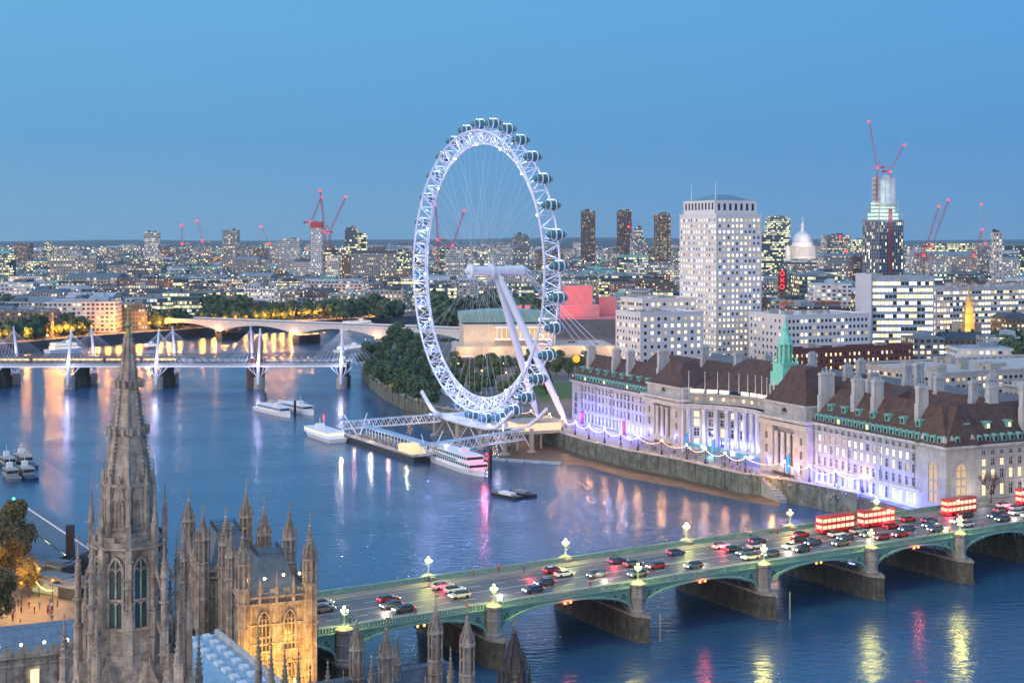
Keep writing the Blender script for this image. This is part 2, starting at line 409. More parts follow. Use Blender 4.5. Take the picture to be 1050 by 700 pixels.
def wall_along(name, pts, z0, z1, th, label, m=M_wall, par=1.0):
    """a thick retaining wall with coping and parapet following a line"""
    b = MB(); c = MB()
    for a, q in zip(pts[:-1], pts[1:]):
        a = V(a[0], a[1], 0); q = V(q[0], q[1], 0); d = (q-a).normalized(); nn = V(-d.y, d.x, 0)
        L0 = (q-a).length; mid = (a+q)/2
        b.obox(mid+V(0, 0, (z0+z1)/2), nn*th/2, d*(L0/2+.3), V(0, 0, (z1-z0)/2))
        c.obox(mid+V(0, 0, z1+.15), nn*(th/2+.25), d*(L0/2+.35), V(0, 0, .15))
        k = max(1, int(L0/12))
        for i in range(k):
            c.obox(a+d*(L0*(i+.5)/k)+V(0, 0, z1+.6), nn*.45, d*.45, V(0, 0, .5))
            b.obox(a+d*(L0*(i+.5)/k)+V(0, 0, (z0+z1)/2), nn*(th/2+.22), d*.5, V(0, 0, (z1-z0)/2-.2))
    t = thing('embankment_wall', (pts[0][0], pts[0][1], z0), label, 'wall')
    b.build('wall_face', m, t); c.build('coping', M_conc, t)
    return t
wall_along('w', [tuple(p) for p in SB[:4]]+[tuple(SB[4])], -1, 7.2, 1.6, 'weathered green stained stone river wall below the long palace-like hall beside the near bridge')
wall_along('w', [tuple(p) for p in SB[4:8]], -1, 7.0, 1.6, 'stone river wall behind the muddy foreshore at the foot of the big wheel')
wall_along('w', [tuple(p) for p in SB[7:14]], -1, 7.0, 1.6, 'curved stone river wall under the row of riverside trees left of the big wheel')
wall_along('w', [tuple(p) for p in north[11:16]], -1, 7.0, 2.0, 'distant embankment wall under the orange lit trees on the far bank', mat('far_wall', (.07, .07, .075), .9))
# foreshore mud
b = MB(); rim = [G(520, 470), G(560, 474), G(600, 477), G(640, 489), G(700, 500), G(770, 515), G(800, 519)]
inn = [G(505, 444), G(560, 456), G(600, 470), G(650, 483), G(700, 493), G(760, 508), G(800, 513)]
for i in range(6):
    a0, a1, b1, b0_ = rim[i], rim[i+1], inn[i+1], inn[i]
    ext = .6
    b.face([a0+(a0-b0_)*.12+V(0, 0, -.12), a1+(a1-b1)*.12+V(0, 0, -.12), b1+V(0, 0, 1.2), b0_+V(0, 0, 1.2)])
M_mud = mat('mud', (.13, .085, .055), .55, var=.35, scale=.3, bump=.6)
tag(b.build('foreshore', M_mud), kind='structure')
b = MB(); a = [G(410, 428), G(455, 447), G(500, 455), G(535, 466)]; c_ = [G(420, 422), G(450, 433), G(505, 444), G(560, 456)]
for i in range(3): b.face([a[i]+V(0, 0, -.1), a[i+1]+V(0, 0, -.1), c_[i+1]+V(0, 0, 1), c_[i]+V(0, 0, 1)])
tag(b.build('foreshore', M_mud), kind='structure')

# ------------------------------------------------------------------ the near bridge
PIER_S = [0, 32.0, 66.9, 101.3, 134, 163.8]
ENDS = [-29, 193]
tb = thing('arch_bridge', BP(0, 13, 0), 'green iron arch bridge on stone piers carrying buses and cars across the foreground river', 'bridge')
ZD = 10.7                                             # road level
stations = [ENDS[0]]+PIER_S+[ENDS[1]]
deck = MB(); deck.obox(BP(82, 13, ZD-.35), BU*111.2, BN*12.7, V(0, 0, .3))
deck.build('deck', M_grey, tb)
rd = MB(); rd.obox(BP(90, 13, ZD+.0), BU*150, BN*8.6, V(0, 0, .05)); tag(rd.build('road', M_asph), kind='structure')
pv = MB()
for n0 in (2.2, 23.8): pv.obox(BP(82, n0, ZD+.05), BU*111, BN*2.1, V(0, 0, .14))
pv.parts('footway', M_pave, tb)
ml = MB(); M_line = mat('road_paint', (.7, .7, .68), .6, var=.1)
for s in range(-28, 190, 6):
    for n0 in (8.7, 17.3): ml.obox(BP(s, n0, ZD+.058), BU*1.4, BN*.09, V(0, 0, .004))
for n0 in (13.0,): ml.obox(BP(82, n0, ZD+.058), BU*110, BN*.1, V(0, 0, .004))
for n0 in (5.0, 21.0): ml.obox(BP(82, n0, ZD+.058), BU*110, BN*.07, V(0, 0, .004))
ml.build('road_marking', M_line, tb)
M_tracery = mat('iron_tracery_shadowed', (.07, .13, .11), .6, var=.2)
for s0, s1 in zip(stations[:-1], stations[1:]):
    a, c = s0+1.6, s1-1.6; n = 22; hs = (a+c)/2; hw = (c-a)/2
    arc = []
    for i in range(n+1):
        t = PI*i/n; arc.append((hs-hw*math.cos(t), 5.9+4.1*math.sin(t)**.9 if 0 < i < n else 5.9))
    for face, th in ((0.0, .35), (26.0, .35)):
        sp = MB(); rib = MB(); tr = MB()
        for (sa, za), (sb, zb) in zip(arc[:-1], arc[1:]):
            for nn_ in (face-th, face+th):
                q = [BP(sa, nn_, za), BP(sb, nn_, zb), BP(sb, nn_, ZD-.1), BP(sa, nn_, ZD-.1)]
                sp.face(q if nn_ < face else q[::-1])
            rib.bar(BP(sa, face-(.5 if face == 0 else -.5), za+.3), BP(sb, face-(.5 if face == 0 else -.5), zb+.3), .4, .75, up=BN)
        for side in (-1, 1):                          # rings and trefoils beside the piers, shade of the openings painted as dark faces
            for k, (dx, rr) in enumerate(((1.7, 1.0), (3.9, .72), (5.7, .5), (7.2, .36))):
                cs = hs+side*(hw-dx); cz = ZD-.75-rr
                o_ = face-.36 if face == 0 else face+.36
                for q in range(3):
                    an = PI/2+q*2*PI/3
                    ctr = BP(cs+.45*rr*math.cos(an), o_, cz+.45*rr*math.sin(an))
                    pts = [ctr+BU*(.42*rr*math.cos(j*PI/4))+V(0, 0, .42*rr*math.sin(j*PI/4)) for j in range(8)]
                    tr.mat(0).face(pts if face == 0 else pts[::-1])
                ring = [BP(cs+rr*math.cos(j*PI/6), o_-.04 if face == 0 else o_+.04, cz+rr*math.sin(j*PI/6)) for j in range(13)]
                for p, q in zip(ring[:-1], ring[1:]): rib.bar(p, q, .12, .12)
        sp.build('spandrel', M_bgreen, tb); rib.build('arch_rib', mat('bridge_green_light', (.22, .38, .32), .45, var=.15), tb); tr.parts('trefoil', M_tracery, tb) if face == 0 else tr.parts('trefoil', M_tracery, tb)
    for k in range(7):                                # ribs and soffit below
        nn_ = 1.6+k*3.8; sp = MB()
        for (sa, za), (sb, zb) in zip(arc[:-1], arc[1:]):
            sp.face([BP(sa, nn_-.2, za), BP(sb, nn_-.2, zb), BP(sb, nn_-.2, ZD-.6), BP(sa, nn_-.2, ZD-.6)])
            sp.face([BP(sa, nn_-.2, za), BP(sa, nn_+.2, za), BP(sb, nn_+.2, zb), BP(sb, nn_-.2, zb)])
        sp.build('soffit_rib', M_bgreen, tb)
par = MB()
for face in (0, 26):
    sg = -1 if face == 0 else 1
    par.obox(BP(82, face+sg*.15, ZD+.05), BU*111, BN*.45, V(0, 0, .18))
    par.obox(BP(82, face, ZD+1.18), BU*111, BN*.22, V(0, 0, .08))
    par.obox(BP(82, face, ZD+.3), BU*111, BN*.12, V(0, 0, .12))
    s = -29
    while s < 193:
        par.obox(BP(s, face, ZD+.7), BU*.16, BN*.13, V(0, 0, .45)); s += .62
par.build('parapet', M_bgreen, tb)
for s in PIER_S:
    pr = MB(); hw = 1.9
    out_ = [BP(s, -5.0, 0), BP(s+hw, -2.2, 0), BP(s+hw, 28.2, 0), BP(s, 31, 0), BP(s-hw, 28.2, 0), BP(s-hw, -2.2, 0)]
    wide = [BP(s, -5.8, 0), BP(s+hw+.5, -2.6, 0), BP(s+hw+.5, 28.6, 0), BP(s, 31.8, 0), BP(s-hw-.5, 28.6, 0), BP(s-hw-.5, -2.6, 0)]
    pr.prism([p[:2] for p in wide], -1, 1.4, [p[:2] for p in out_]); pr.prism([p[:2] for p in out_], 1.38, 5.2)
    cap = [BP(s, -5.2, 0), BP(s+hw+.15, -2.3, 0), BP(s+hw+.15, 28.3, 0), BP(s, 31.2, 0), BP(s-hw-.15, 28.3, 0), BP(s-hw-.15, -2.3, 0)]
    pr.mat(1).prism([p[:2] for p in cap], 5.2, 5.7, bot=True)
    for face, sg in ((0, -1), (26, 1)):
        c = BP(s, face+sg*.9, 0)
        pr.lathe((c.x, c.y, 5.7), [(1.75, 0), (1.75, .4), (1.45, .7), (1.45, 2.9), (1.6, 3.0), (1.6, 3.2), (1.4, 3.3), (1.4, 5.1), (1.7, 5.4), (1.7, 5.9), (1.35, 6.1), (.8, 6.4)], 8, .5)
        pr.obox(BP(s, face+sg*-.2, 7.9), BU*1.35, BN*1.2, V(0, 0, 2.6))
    pr.build('pier', [M_piers, M_granite], tb)
ab = MB(); ab.obox(BP(199, 13, 4.8), BU*6.5, BN*15, V(0, 0, 5.6)); ab.obox(BP(-33, 13, 4.8), BU*4.4, BN*15, V(0, 0, 5.6))
ab.parts('abutment', M_piers, tb)
# navigation lights under some arches
nv = MB(); nl = MB()
for s0, s1 in list(zip(stations[:-1], stations[1:]))[1:6]:
    for dz in (-.7, .7):
        c = BP((s0+s1)/2+dz, -.75, 9.9); nl.ball(c, .27, 8, 5)
    nv.obox(BP((s0+s1)/2, -.62, 9.9), BU*1.3, BN*.12, V(0, 0, .4))
nl.parts('navigation_light', emat('amber_signal', (1, .30, .05), 5), tb); nv.parts('signal_board', M_black, tb)
# red glow on the water under the third arch comes from its own signal
for i in (2, 3, 5):
    lamp(tb, BP((stations[i]+stations[i+1])/2, -1.6, 9.6), (1, .12, .08), 380, .25)

def make_globe_lamp():
    t = thing('street_lamp', (0, 0, 0), '', 'street lamp', 'triple globe lamps on the near bridge', absolute=False)
    p = MB(); p.lathe((0, 0, 0), [(.42, 0), (.42, .3), (.28, .5), (.2, .7), (.13, .9), (.1, 2.5), (.16, 2.6), (.1, 2.75), (.05, 3.3)], 8)
    for q in range(3):
        an = q*2*PI/3+.4; x, y = math.cos(an)*.62, math.sin(an)*.62
        p.tube((0, 0, 2.3), (x, y, 2.45), .05, 5); p.tube((x, y, 2.4), (x, y, 2.75), .05, 5)
        p.lathe((x, y, 2.68), [(.14, 0), (.2, .08), (.05, .1)], 8)
    p.build('post', mat('lamp_green', (.2, .34, .27), .45, var=.15), t)
    for q in range(3):
        an = q*2*PI/3+.4; x, y = math.cos(an)*.62, math.sin(an)*.62
        gl = MB(); gl.ball((x, y, 3.05), .25, 10, 7); gl.build('lantern', E_lampw, t)
    gl = MB(); gl.ball((0, 0, 3.75), .28, 10, 7); gl.build('lantern', E_lampw, t)
    return t
protolamp = make_globe_lamp(); first = True
near_l = ['nearest the amber tower', 'second from the amber tower', 'third from the amber tower', 'fourth from the amber tower', 'fifth from the amber tower', 'nearest the far bank']
for side, n0, nm in ((0, -.9, 'near'), (1, 26.9, 'far')):
    for i, s in enumerate(PIER_S):
        p = BP(s, n0, ZD+1.15); lab = 'globe lamp on %s parapet of green bridge, %s' % (nm, near_l[i])
        o = protolamp if first else dup(protolamp, None)
        first = False; o.location = p; o['label'] = lab
        lamp(o, V(0, 0, 3.45), (1, .90, .20), 2900 if side == 0 else 1600, .95)
# ------------------------------------------------------------------ window walls with real depth
def wallgrid(mb, wins, o, d, n, L, z0, z1, bays, ww, rows, margin=1.0, rec=.35, glassback=True):
    """front skin of piers and spandrels before a row/column grid of openings; o = lower start, d along, n outward"""
    pitch = (L-2*margin)/bays
    c = [margin+pitch*(i+.5) for i in range(bays)]
    edges = [0]+[v for x in c for v in (x-ww/2, x+ww/2)]+[L]
    zc = (z0+z1)/2; hz = (z1-z0)/2
    for a, b in zip(edges[0::2], edges[1::2]):
        if b-a > .02: mb.obox(o+d*((a+b)/2)+n*(-rec/2)+V(0, 0, zc-o.z), d*((b-a)/2), n*(rec/2), V(0, 0, hz))
    zz = [z0]+[v for r in rows for v in r]+[z1]
    for x in c:
        for a, b in zip(zz[0::2], zz[1::2]):
            if b-a > .02: mb.obox(o+d*x+n*(-rec/2-.01)+V(0, 0, (a+b)/2-o.z), d*(ww/2), n*(rec/2-.01), V(0, 0, (b-a)/2))
        for a, b in rows: wins.append((o+d*x+n*(-rec+.03)+V(0, 0, (a+b)/2-o.z), d, n, ww, b-a))
def skirt(mb, o, d, n, L, z, h, out, dep=.5):
    mb.obox(o+d*(L/2)+n*(out/2-dep/2+.01)+V(0, 0, z-o.z), d*(L/2+out), n*((out+dep)/2), V(0, 0, h/2))
M_frame = mat('window_frame_white', (.5, .5, .48), .5, var=.05)
def panes(mb_by, w, frame=True, mats=None):
    c, d, n, ww, hh = w; mb, gi = mb_by
    a = d*(ww/2); z = V(0, 0, hh/2)
    mb.mat(gi).face([c-a-z, c+a-z, c+a+z, c-a+z] if d.cross(V(0, 0, 1)).dot(n) > 0 else [c+a-z, c-a-z, c-a+z, c+a+z])
    if frame:
        mb.mat(4); q = n*.05
        mb.obox(c+q, d*.06, n*.04, z); 
        mb.obox(c+q+V(0, 0, hh*.12), d*(ww/2), n*.035, V(0, 0, .06))
    mb.mat(0)
def emit_windows(parent, wins, pick, limit=100, frame=True):
    """the windows that show largest are parts of their own, the rest one part"""
    ws = [w for w in wins if w[2].dot(w[0]-cam.location) < 0]
    key = lambda w: -w[3]*w[4]*abs(w[2].dot((w[0]-cam.location).normalized()))/((w[0]-cam.location).length_squared)
    ws.sort(key=key); mats = WM+[M_frame]
    for i, w in enumerate(ws[:limit]):
        k = pick(w); mb = MB(); c = w[0]
        panes((mb, 0), (w[0], w[1], w[2], w[3], w[4]), frame)
        mb.m = [1 if x == 4 else 0 for x in mb.m]
        mb.build('window', [mats[k], M_frame] if frame else [mats[k]], parent)
    if ws[limit:]:
        mb = MB()
        for w in ws[limit:]: panes((mb, pick(w)), w, frame)
        o = mb.build('window', mats, parent); o['kind'] = 'stuff'
RW = random.Random(11)
def picker(p_lit, p_white=.4, p_dim=.15):
    def f(w):
        r = RW.random()
        if r > p_lit+p_dim: return 0
        if r > p_lit: return 3
        return 2 if RW.random() < p_white else 1
    return f
def mansard(mb, pts4, z0, zr, inset, overhang=.3):
    """hipped roof over a quad a,b,c,d (a-b is the front), ridge parallel to a-b"""
    a, b, c, d = [V(p[0], p[1], z0) for p in pts4]
    m1 = (a+d)/2; m2 = (b+c)/2; u = (m2-m1).normalized()
    r1 = m1+u*inset+V(0, 0, zr-z0); r2 = m2-u*inset+V(0, 0, zr-z0)
    mb.face([a, b, r2, r1]); mb.face([c, d, r1, r2]); mb.face([b, c, r2]); mb.face([d, a, r1])

# ------------------------------------------------------------------ the long hall on the far bank
K = V(121, 394, 0); E1 = V(-.417, .909, 0).normalized(); E2 = V(.909, .417, 0).normalized()
def CP(a, b, z=0.0): return K+E1*a+E2*b+V(0, 0, z)
ch = thing('riverside_hall', CP(100, 10, 6.5), 'long white stone hall with brown roofs, blue floodlit facade and curved colonnade', 'public building')
wall = MB(); trim = MB(); wins = []; roof = MB()
hn = -E2
def wing(a0, a1, z0, zc, bays, top_rows, nn=hn):
    o = CP(a1, 0, 0); d = -E1; L = a1-a0
    rows = [(z0+.8, z0+4.0)]+[(z0+6.0, z0+8.4), (z0+9.9, z0+12.2), (z0+13.3, z0+15.3), (z0+16.6, z0+17.7)]
    wallgrid(wall, wins, o, d, nn, L, z0, zc-.5, bays, 1.35, rows)
    skirt(trim, o, d, nn, L, z0+5.1, .55, .45); skirt(trim, o, d, nn, L, zc-.2, .7, .9); skirt(trim, o, d, nn, L, zc-2.9+.35, .3, .35)
    skirt(trim, o, d, nn, L, z0+.25, .5, .3)
    # rusticated base bands
    for k in range(9): skirt(trim, o, d, nn, L, z0+.8+k*.46, .07, .06, .02) if False else None
    wall.obox(CP((a0+a1)/2, 7.9, (z0+zc-.4)/2), E1*(L/2-.02), E2*7.5, V(0, 0, (zc-.4-z0)/2)) if False else wall.prism([CP(a0+.02, .4)[:2], CP(a1-.02, .4)[:2], CP(a1-.02, 15)[:2], CP(a0+.02, 15)[:2]], z0-1, zc)
    for k in range(max(2, int(L/14))+1):             # rain pipes
        a = a0+2+(L-4)*k/max(2, int(L/14)); trim.mat(0); dp.bar(CP(a, -.15, z0+5.4), CP(a, -.15, zc-.6), .22)
dp = MB()
wing(11, 60, 6.5, 25.4, 16, 0); wing(165, 222, 6.3, 23.3, 18, 0)
# south return along the bridge road
o = CP(0, 11); d = E2
wallgrid(wall, wins, o, d, -E1, 62, 10, 24.9, 18, 1.4, [(11.0, 14.0), (15.6, 18.2), (19.3, 21.2), (22.6, 23.7)])
skirt(trim, o, d, -E1, 62, 25.2, .7, .9); skirt(trim, o, d, -E1, 62, 22.0, .3, .3); skirt(trim, o, d, -E1, 62, 14.8, .35, .3)
wall.prism([CP(.4, 11)[:2], CP(14.8, 11)[:2], CP(14.8, 73)[:2], CP(.4, 73)[:2]], 5, 25.4)
# corner block with one tall arched window to each side
wall.prism([CP(.4, .4)[:2], CP(11, .4)[:2], CP(11, 15)[:2], CP(15, 15)[:2], CP(15, 11)[:2], CP(.4, 11)[:2]][::1], 5.5, 25.4)
def archwall(mb, gl, o, d, n, L, z0, z1, w, zs, zspring, rec=.5, lights=2):
    """a wall piece with one round-headed opening"""
    c = L/2
    for a, b in ((0, c-w/2), (c+w/2, L)): mb.obox(o+d*((a+b)/2)-n*(rec/2)+V(0, 0, (z0+z1)/2-o.z), d*((b-a)/2), n*(rec/2), V(0, 0, (z1-z0)/2))
    mb.obox(o+d*c-n*(rec/2)+V(0, 0, (z0+zs)/2-o.z), d*(w/2), n*(rec/2-.01), V(0, 0, (zs-z0)/2))
    m = 10
    for i in range(m):
        t0, t1 = PI*i/m, PI*(i+1)/m
        x0, x1 = c-w/2*math.cos(t0), c-w/2*math.cos(t1); y0, y1 = zspring+w/2*math.sin(t0), zspring+w/2*math.sin(t1)
        f = [o+d*x0-n*.01+V(0, 0, y0-o.z), o+d*x1-n*.01+V(0, 0, y1-o.z), o+d*x1-n*.01+V(0, 0, z1-o.z), o+d*x0-n*.01+V(0, 0, z1-o.z)]
        if d.cross(V(0, 0, 1)).dot(n) < 0: f = f[::-1]
        mb.face(f)
        s_ = [p-n*rec for p in f[:2]]; mb.face([f[0], s_[0], s_[1], f[1]])
    gl.obox(o+d*c-n*(rec+.05)+V(0, 0, (zs+zspring+w/2)/2-o.z), d*(w/2), n*.04, V(0, 0, (zspring+w/2-zs)/2))
    for k in range(1, lights): mb.obox(o+d*(c-w/2+w*k/lights)-n*(rec*.7)+V(0, 0, (zs+zspring+w*.4)/2-o.z), d*.12, n*.12, V(0, 0, (zspring+w*.4-zs)/2))
    for zz_ in (zs+(zspring-zs)*.33, zs+(zspring-zs)*.66, zspring): mb.obox(o+d*c-n*(rec*.7)+V(0, 0, zz_-o.z), d*(w/2), n*.14, V(0, 0, .28 if zz_ < zspring else .12))
gl1 = MB(); gl2 = MB()
archwall(wall, gl1, CP(11, 0), -E1, hn, 11, 6.5, 25, 3.6, 9.2, 18.6, .3); archwall(wall, gl2, CP(0, 0), E2, -E1, 11, 9.5, 25, 3.6, 11.8, 18.6, .3)
skirt(trim, CP(11, 0), -E1, hn, 11, 25.2, .7, .9); skirt(trim, CP(0, 0), E2, -E1, 11, 25.2, .7, .9)
gl1.build('arched_window', E_dim, ch); gl2.build('arched_window', E_dim, ch)
gl3 = MB(); archwall(wall, gl3, CP(229, 0), -E1, hn, 7, 6.3, 23, 2.6, 9, 17, .3); gl3.build('arched_window', M_glass, ch)
skirt(trim, CP(229, 0), -E1, hn, 7, 23.1, .7, .9); wall.prism([CP(222, .6)[:2], CP(229, .6)[:2], CP(229, 15)[:2], CP(222, 15)[:2]], 5, 23.3)
wallgrid(wall, wins, CP(229, 15), -E2, E1, 15, 6.3, 23, 4, 1.3, [(8, 10.5), (12, 14.5), (16, 18)])
# pavilions
def pavilion(a0, a1, zc, zt, zr):
    L = a1-a0
    wall.prism([CP(a0, .8)[:2], CP(a1, .8)[:2], CP(a1, 17)[:2], CP(a0, 17)[:2]], 5.5, zc)
    for x0, x1 in ((a0, a0+L*.27), (a1-L*.27, a1)):     # corner piers, each with three windows above each other
        wallgrid(wall, wins, CP(x1, -2), -E1, hn, x1-x0, 6.4, zc-.6, 1, 1.3, [(8, 11), (13, 15.5), (17.5, 19.7)], rec=2.6, margin=.5)
    cx0, cx1 = a0+L*.27, a1-L*.27
    for k in range(4):
        a = cx0+.9+(cx1-cx0-1.8)*k/3
        if k in (0, 1, 2, 3): col.lathe(CP(a, -1.0, 9.5), [(1.0, 0), (.95, .5), (.85, .8), (.72, 10.0), (.95, 10.6), (1.0, 11)], 12)
    wallgrid(wall, wins, CP(cx1, 0), -E1, hn, cx1-cx0, 6.4, zc-3, 3, 1.7, [(8, 12), (13.5, 17), (18, 20.5)], margin=.6, rec=.7)
    trim.obox(CP((a0+a1)/2, -.4, zc-2.3), E1*(L/2+.2), E2*2.2, V(0, 0, .8)); trim.obox(CP((a0+a1)/2, -.7, zc-.5), E1*(L/2+.9), E2*2.6, V(0, 0, .5))
    trim.obox(CP((a0+a1)/2, -.9, 8.6), E1*(cx1-cx0)*.5, E2*1.8, V(0, 0, .9)) 
    aw = MB(); archwall(wall, aw, CP(a1-1.5, -1.6), -E1, hn, L-3, zc, zt, 3.2, zc+.8, zc+1.6, .6, 1); aw.build('lunette_window', M_glass, ch)
    wall.prism([CP(a0+1.5, -.9)[:2], CP(a1-1.5, -.9)[:2], CP(a1-1.5, 16)[:2], CP(a0+1.5, 16)[:2]], zc-.1, zt)
    trim.obox(CP((a0+a1)/2, 7.2, zt+.25), E1*(L/2-1), E2*9.4, V(0, 0, .3))
    pr = MB(); q = [CP(a1-1.4, -1.6), CP(a0+1.4, -1.6), CP(a0+1.4, 15.5), CP(a1-1.4, 15.5)]
    # bell-cast steep roof
    ctr = (q[0]+q[2])/2; lv = [(1, zt+.55), (.86, zt+2.2), (.55, zt+(zr-zt)*.62), (.34, zr)]
    for (s0, z0), (s1, z1) in zip(lv[:-1], lv[1:]):
        A = [ctr+(p-ctr)*s0+V(0, 0, z0) for p in q]; B_ = [ctr+(p-ctr)*s1+V(0, 0, z1) for p in q]
        for i in range(4): j = (i+1) % 4; pr.face([A[i], A[j], B_[j], B_[i]])
    pr.face([ctr+(p-ctr)*.34+V(0, 0, zr) for p in q]); pr.build('roof', M_roofb, ch)
col = MB()
pavilion(61, 87, 25.4, 29.6, 41.5); pavilion(137, 164, 24.6, 28.2, 37.5)
# concave colonnade
NA = 13; arcp = []
for i in range(NA+1):
    t = i/NA; arcp.append(CP(87+50*t, 1+13*math.sin(PI*t)**.75, 0))
rnd = MB(); att = MB(); attl = MB()
for i in range(NA):
    p, q = arcp[i+1], arcp[i]; d = (q-p).normalized(); n = V(d.y, -d.x, 0)
    if n.dot(hn) < 0: n = -n
    L = (q-p).length
    wallgrid(wall, wins, p, d, n, L, 6.4, 21.5, 1, 1.9, [(7.4, 10.2), (11.3, 14.2), (15.0, 17.4), (18.2, 20.2)], margin=.3, rec=.6)
    wall.obox((p+q)/2-n*4+V(0, 0, 16.5), d*(L/2+.3), n*3.2, V(0, 0, 10.2))
    skirt(trim, p, d, n, L, 21.9, 1.1, 1.5, .6); skirt(trim, p, d, n, L, 22.8, .5, 2.1, .6)
    skirt(trim, p, d, n, L, 26.7, .3, .5, .6); skirt(trim, p, d, n, L, 7.0, 1.2, 1.8, .3)
    c = (p+q)/2+V(0, 0, 24.9)-n*.78
    ring = [c+n*.03+d*(.62*math.cos(j*PI/6))+V(0, 0, .62*math.sin(j*PI/6)) for j in range(12)]
    f = rnd if i % 3 else att; f.face(ring if d.cross(V(0, 0, 1)).dot(n) > 0 else ring[::-1])
    attl.mat(0 if RW.random() < .72 else 1).obox(c+V(0, 0, 2.65)-n*.6, d*(L/2-.4), n*.15, V(0, 0, .6))
for i in range(NA+1):
    p = arcp[i]; pr_, nx_ = arcp[max(0, i-1)], arcp[min(NA, i+1)]; d = (nx_-pr_).normalized(); n = V(d.y, -d.x, 0)
    if n.dot(hn) < 0: n = -n
    cm = MB(); c = p+n*1.1
    cm.lathe((c.x, c.y, 7.6), [(.95, 0), (.95, .4), (.8, .7), (.72, 12.0), (.78, 12.6), (1.0, 13.2), (1.05, 13.7)], 12); cm.build('column', M_stone2, ch)
    fm = MB(); fm.tube(p-n*.6+V(0, 0, 27.6), p-n*.6+V(0, 0, 34.5), .13, 6, .07); fm.ball(p-n*.6+V(0, 0, 34.6), .18, 6, 4); fm.build('flagpole', M_white, ch)
rnd.parts('round_window', E_warm, ch); att.parts('round_window', E_dim, ch); attl.parts('attic_light', [E_white, M_glass], ch)
# crescent roof
cr_ = MB(); ridge = [CP(90+44*i/NA, 25, 39.0) for i in range(NA+1)]
for i in range(NA):
    p, q = arcp[i], arcp[i+1]; p = p+E2*1.6+V(0, 0, 28.4); q = q+E2*1.6+V(0, 0, 28.4)
    cr_.face([q, p, ridge[i], ridge[i+1]])
cr_.face([CP(137, 2, 28.4), CP(137, 34, 28.4), ridge[-1]]); cr_.face([CP(87, 34, 28.4), CP(87, 2, 28.4), ridge[0]]); cr_.face([CP(87, 34, 28.4), ridge[0], ridge[-1], CP(137, 34, 28.4)])
cr_.build('roof', M_roofb, ch)
col.parts('portico_column', M_stone2, ch)
wall.build('wall', M_stone, ch); trim.build('cornice', M_stone2, ch); dp.parts('rain_pipe', M_grey, ch)
# wing roofs
for a0, a1, z, zr, b0, b1 in ((-.6, 61, 25.8, 36.0, -.5, 15.5), (164, 229.5, 23.7, 34.4, -.4, 15.5)):
    r = MB(); mansard(r, [CP(a1, b0), CP(a0, b0), CP(a0, b1), CP(a1, b1)], z, zr, 4.5 if a0 < 1 else 5.5); r.build('roof', M_roofb, ch)
r = MB(); mansard(r, [CP(-.5, -.4), CP(-.5, 74), CP(15.4, 74), CP(15.4, -.4)], 25.78, 36.03, 5.5); r.build('roof', M_roofb, ch)
# dormers
def dormer_mesh(w, h, dpt, kind):
    b = MB(); b.mat(0)
    b.obox((0, 0, h*.38), (w/2, 0, 0), (0, dpt/2, 0), (0, 0, h*.38))
    vs = [(-w/2-.12, -dpt/2-.12, h*.76), (w/2+.12, -dpt/2-.12, h*.76), (w/2+.12, dpt/2, h*.76), (-w/2-.12, dpt/2, h*.76), (0, -dpt/2-.12, h), (0, dpt/2, h)] if kind else \
         [(-w/2-.2, -dpt/2-.2, h*.76), (w/2+.2, -dpt/2-.2, h*.76), (w/2+.2, dpt/2, h*.76), (-w/2-.2, dpt/2, h*.76), (-w*.3, -dpt/2, h), (-w*.3, dpt/2, h)]
    if kind: b.add(vs, [(0, 1, 4), (1, 2, 5, 4), (2, 3, 5), (3, 0, 4, 5), (3, 2, 1, 0)])
    else: b.obox((0, -.1, h*.86), (w/2+.22, 0, 0), (0, dpt/2+.1, 0), (0, 0, h*.1))
    b.mat(1).face([(-w*.3, -dpt/2-.01, h*.12), (w*.3, -dpt/2-.01, h*.12), (w*.3, -dpt/2-.01, h*.68), (-w*.3, -dpt/2-.01, h*.68)])
    return b
dm = {}
for k, gm_ in (('d', M_glass), ('w', E_warm)):
    dm['low'+k] = dormer_mesh(1.7, 2.3, 2.6, 1).mesh('dormer', [M_copper, gm_]); dm['up'+k] = dormer_mesh(1.7, 2.2, 2.4, 0).mesh('dormer', [M_copper, gm_])
def put_dormer(kind, p, d, lit):
    o = link('dormer', dm[kind+('w' if lit else 'd')], ch); o.location = p; o.rotation_euler = (0, 0, math.atan2(d.y, d.x)); return o
nd = 0
for a0, a1, z in ((12, 59, 26.0), (167, 226, 23.9)):
    k = a0
    while k < a1: put_dormer('low', CP(k, 1.1, z), -E1, RW.random() < (.04 if a0 < 100 else .12)); k += 2.75
    k = a0+2
    while k < a1: put_dormer('up', CP(k, 3.1, z+3.4), -E1, RW.random() < .25 and a0 < 100); k += 6.8
k = 3
for k in range(4, 62, 3): put_dormer('low', CP(1.1, k+(5 if k > 5 else 0), 26.0), E2, RW.random() < .1)
for k in range(9, 66, 8): put_dormer('up', CP(3.1, k, 29.4), E2, RW.random() < .35)
for k in (2.6, 5.5, 8.4): put_dormer('low', CP(k, 1.1, 26.0), -E1, False)
gb = MB()
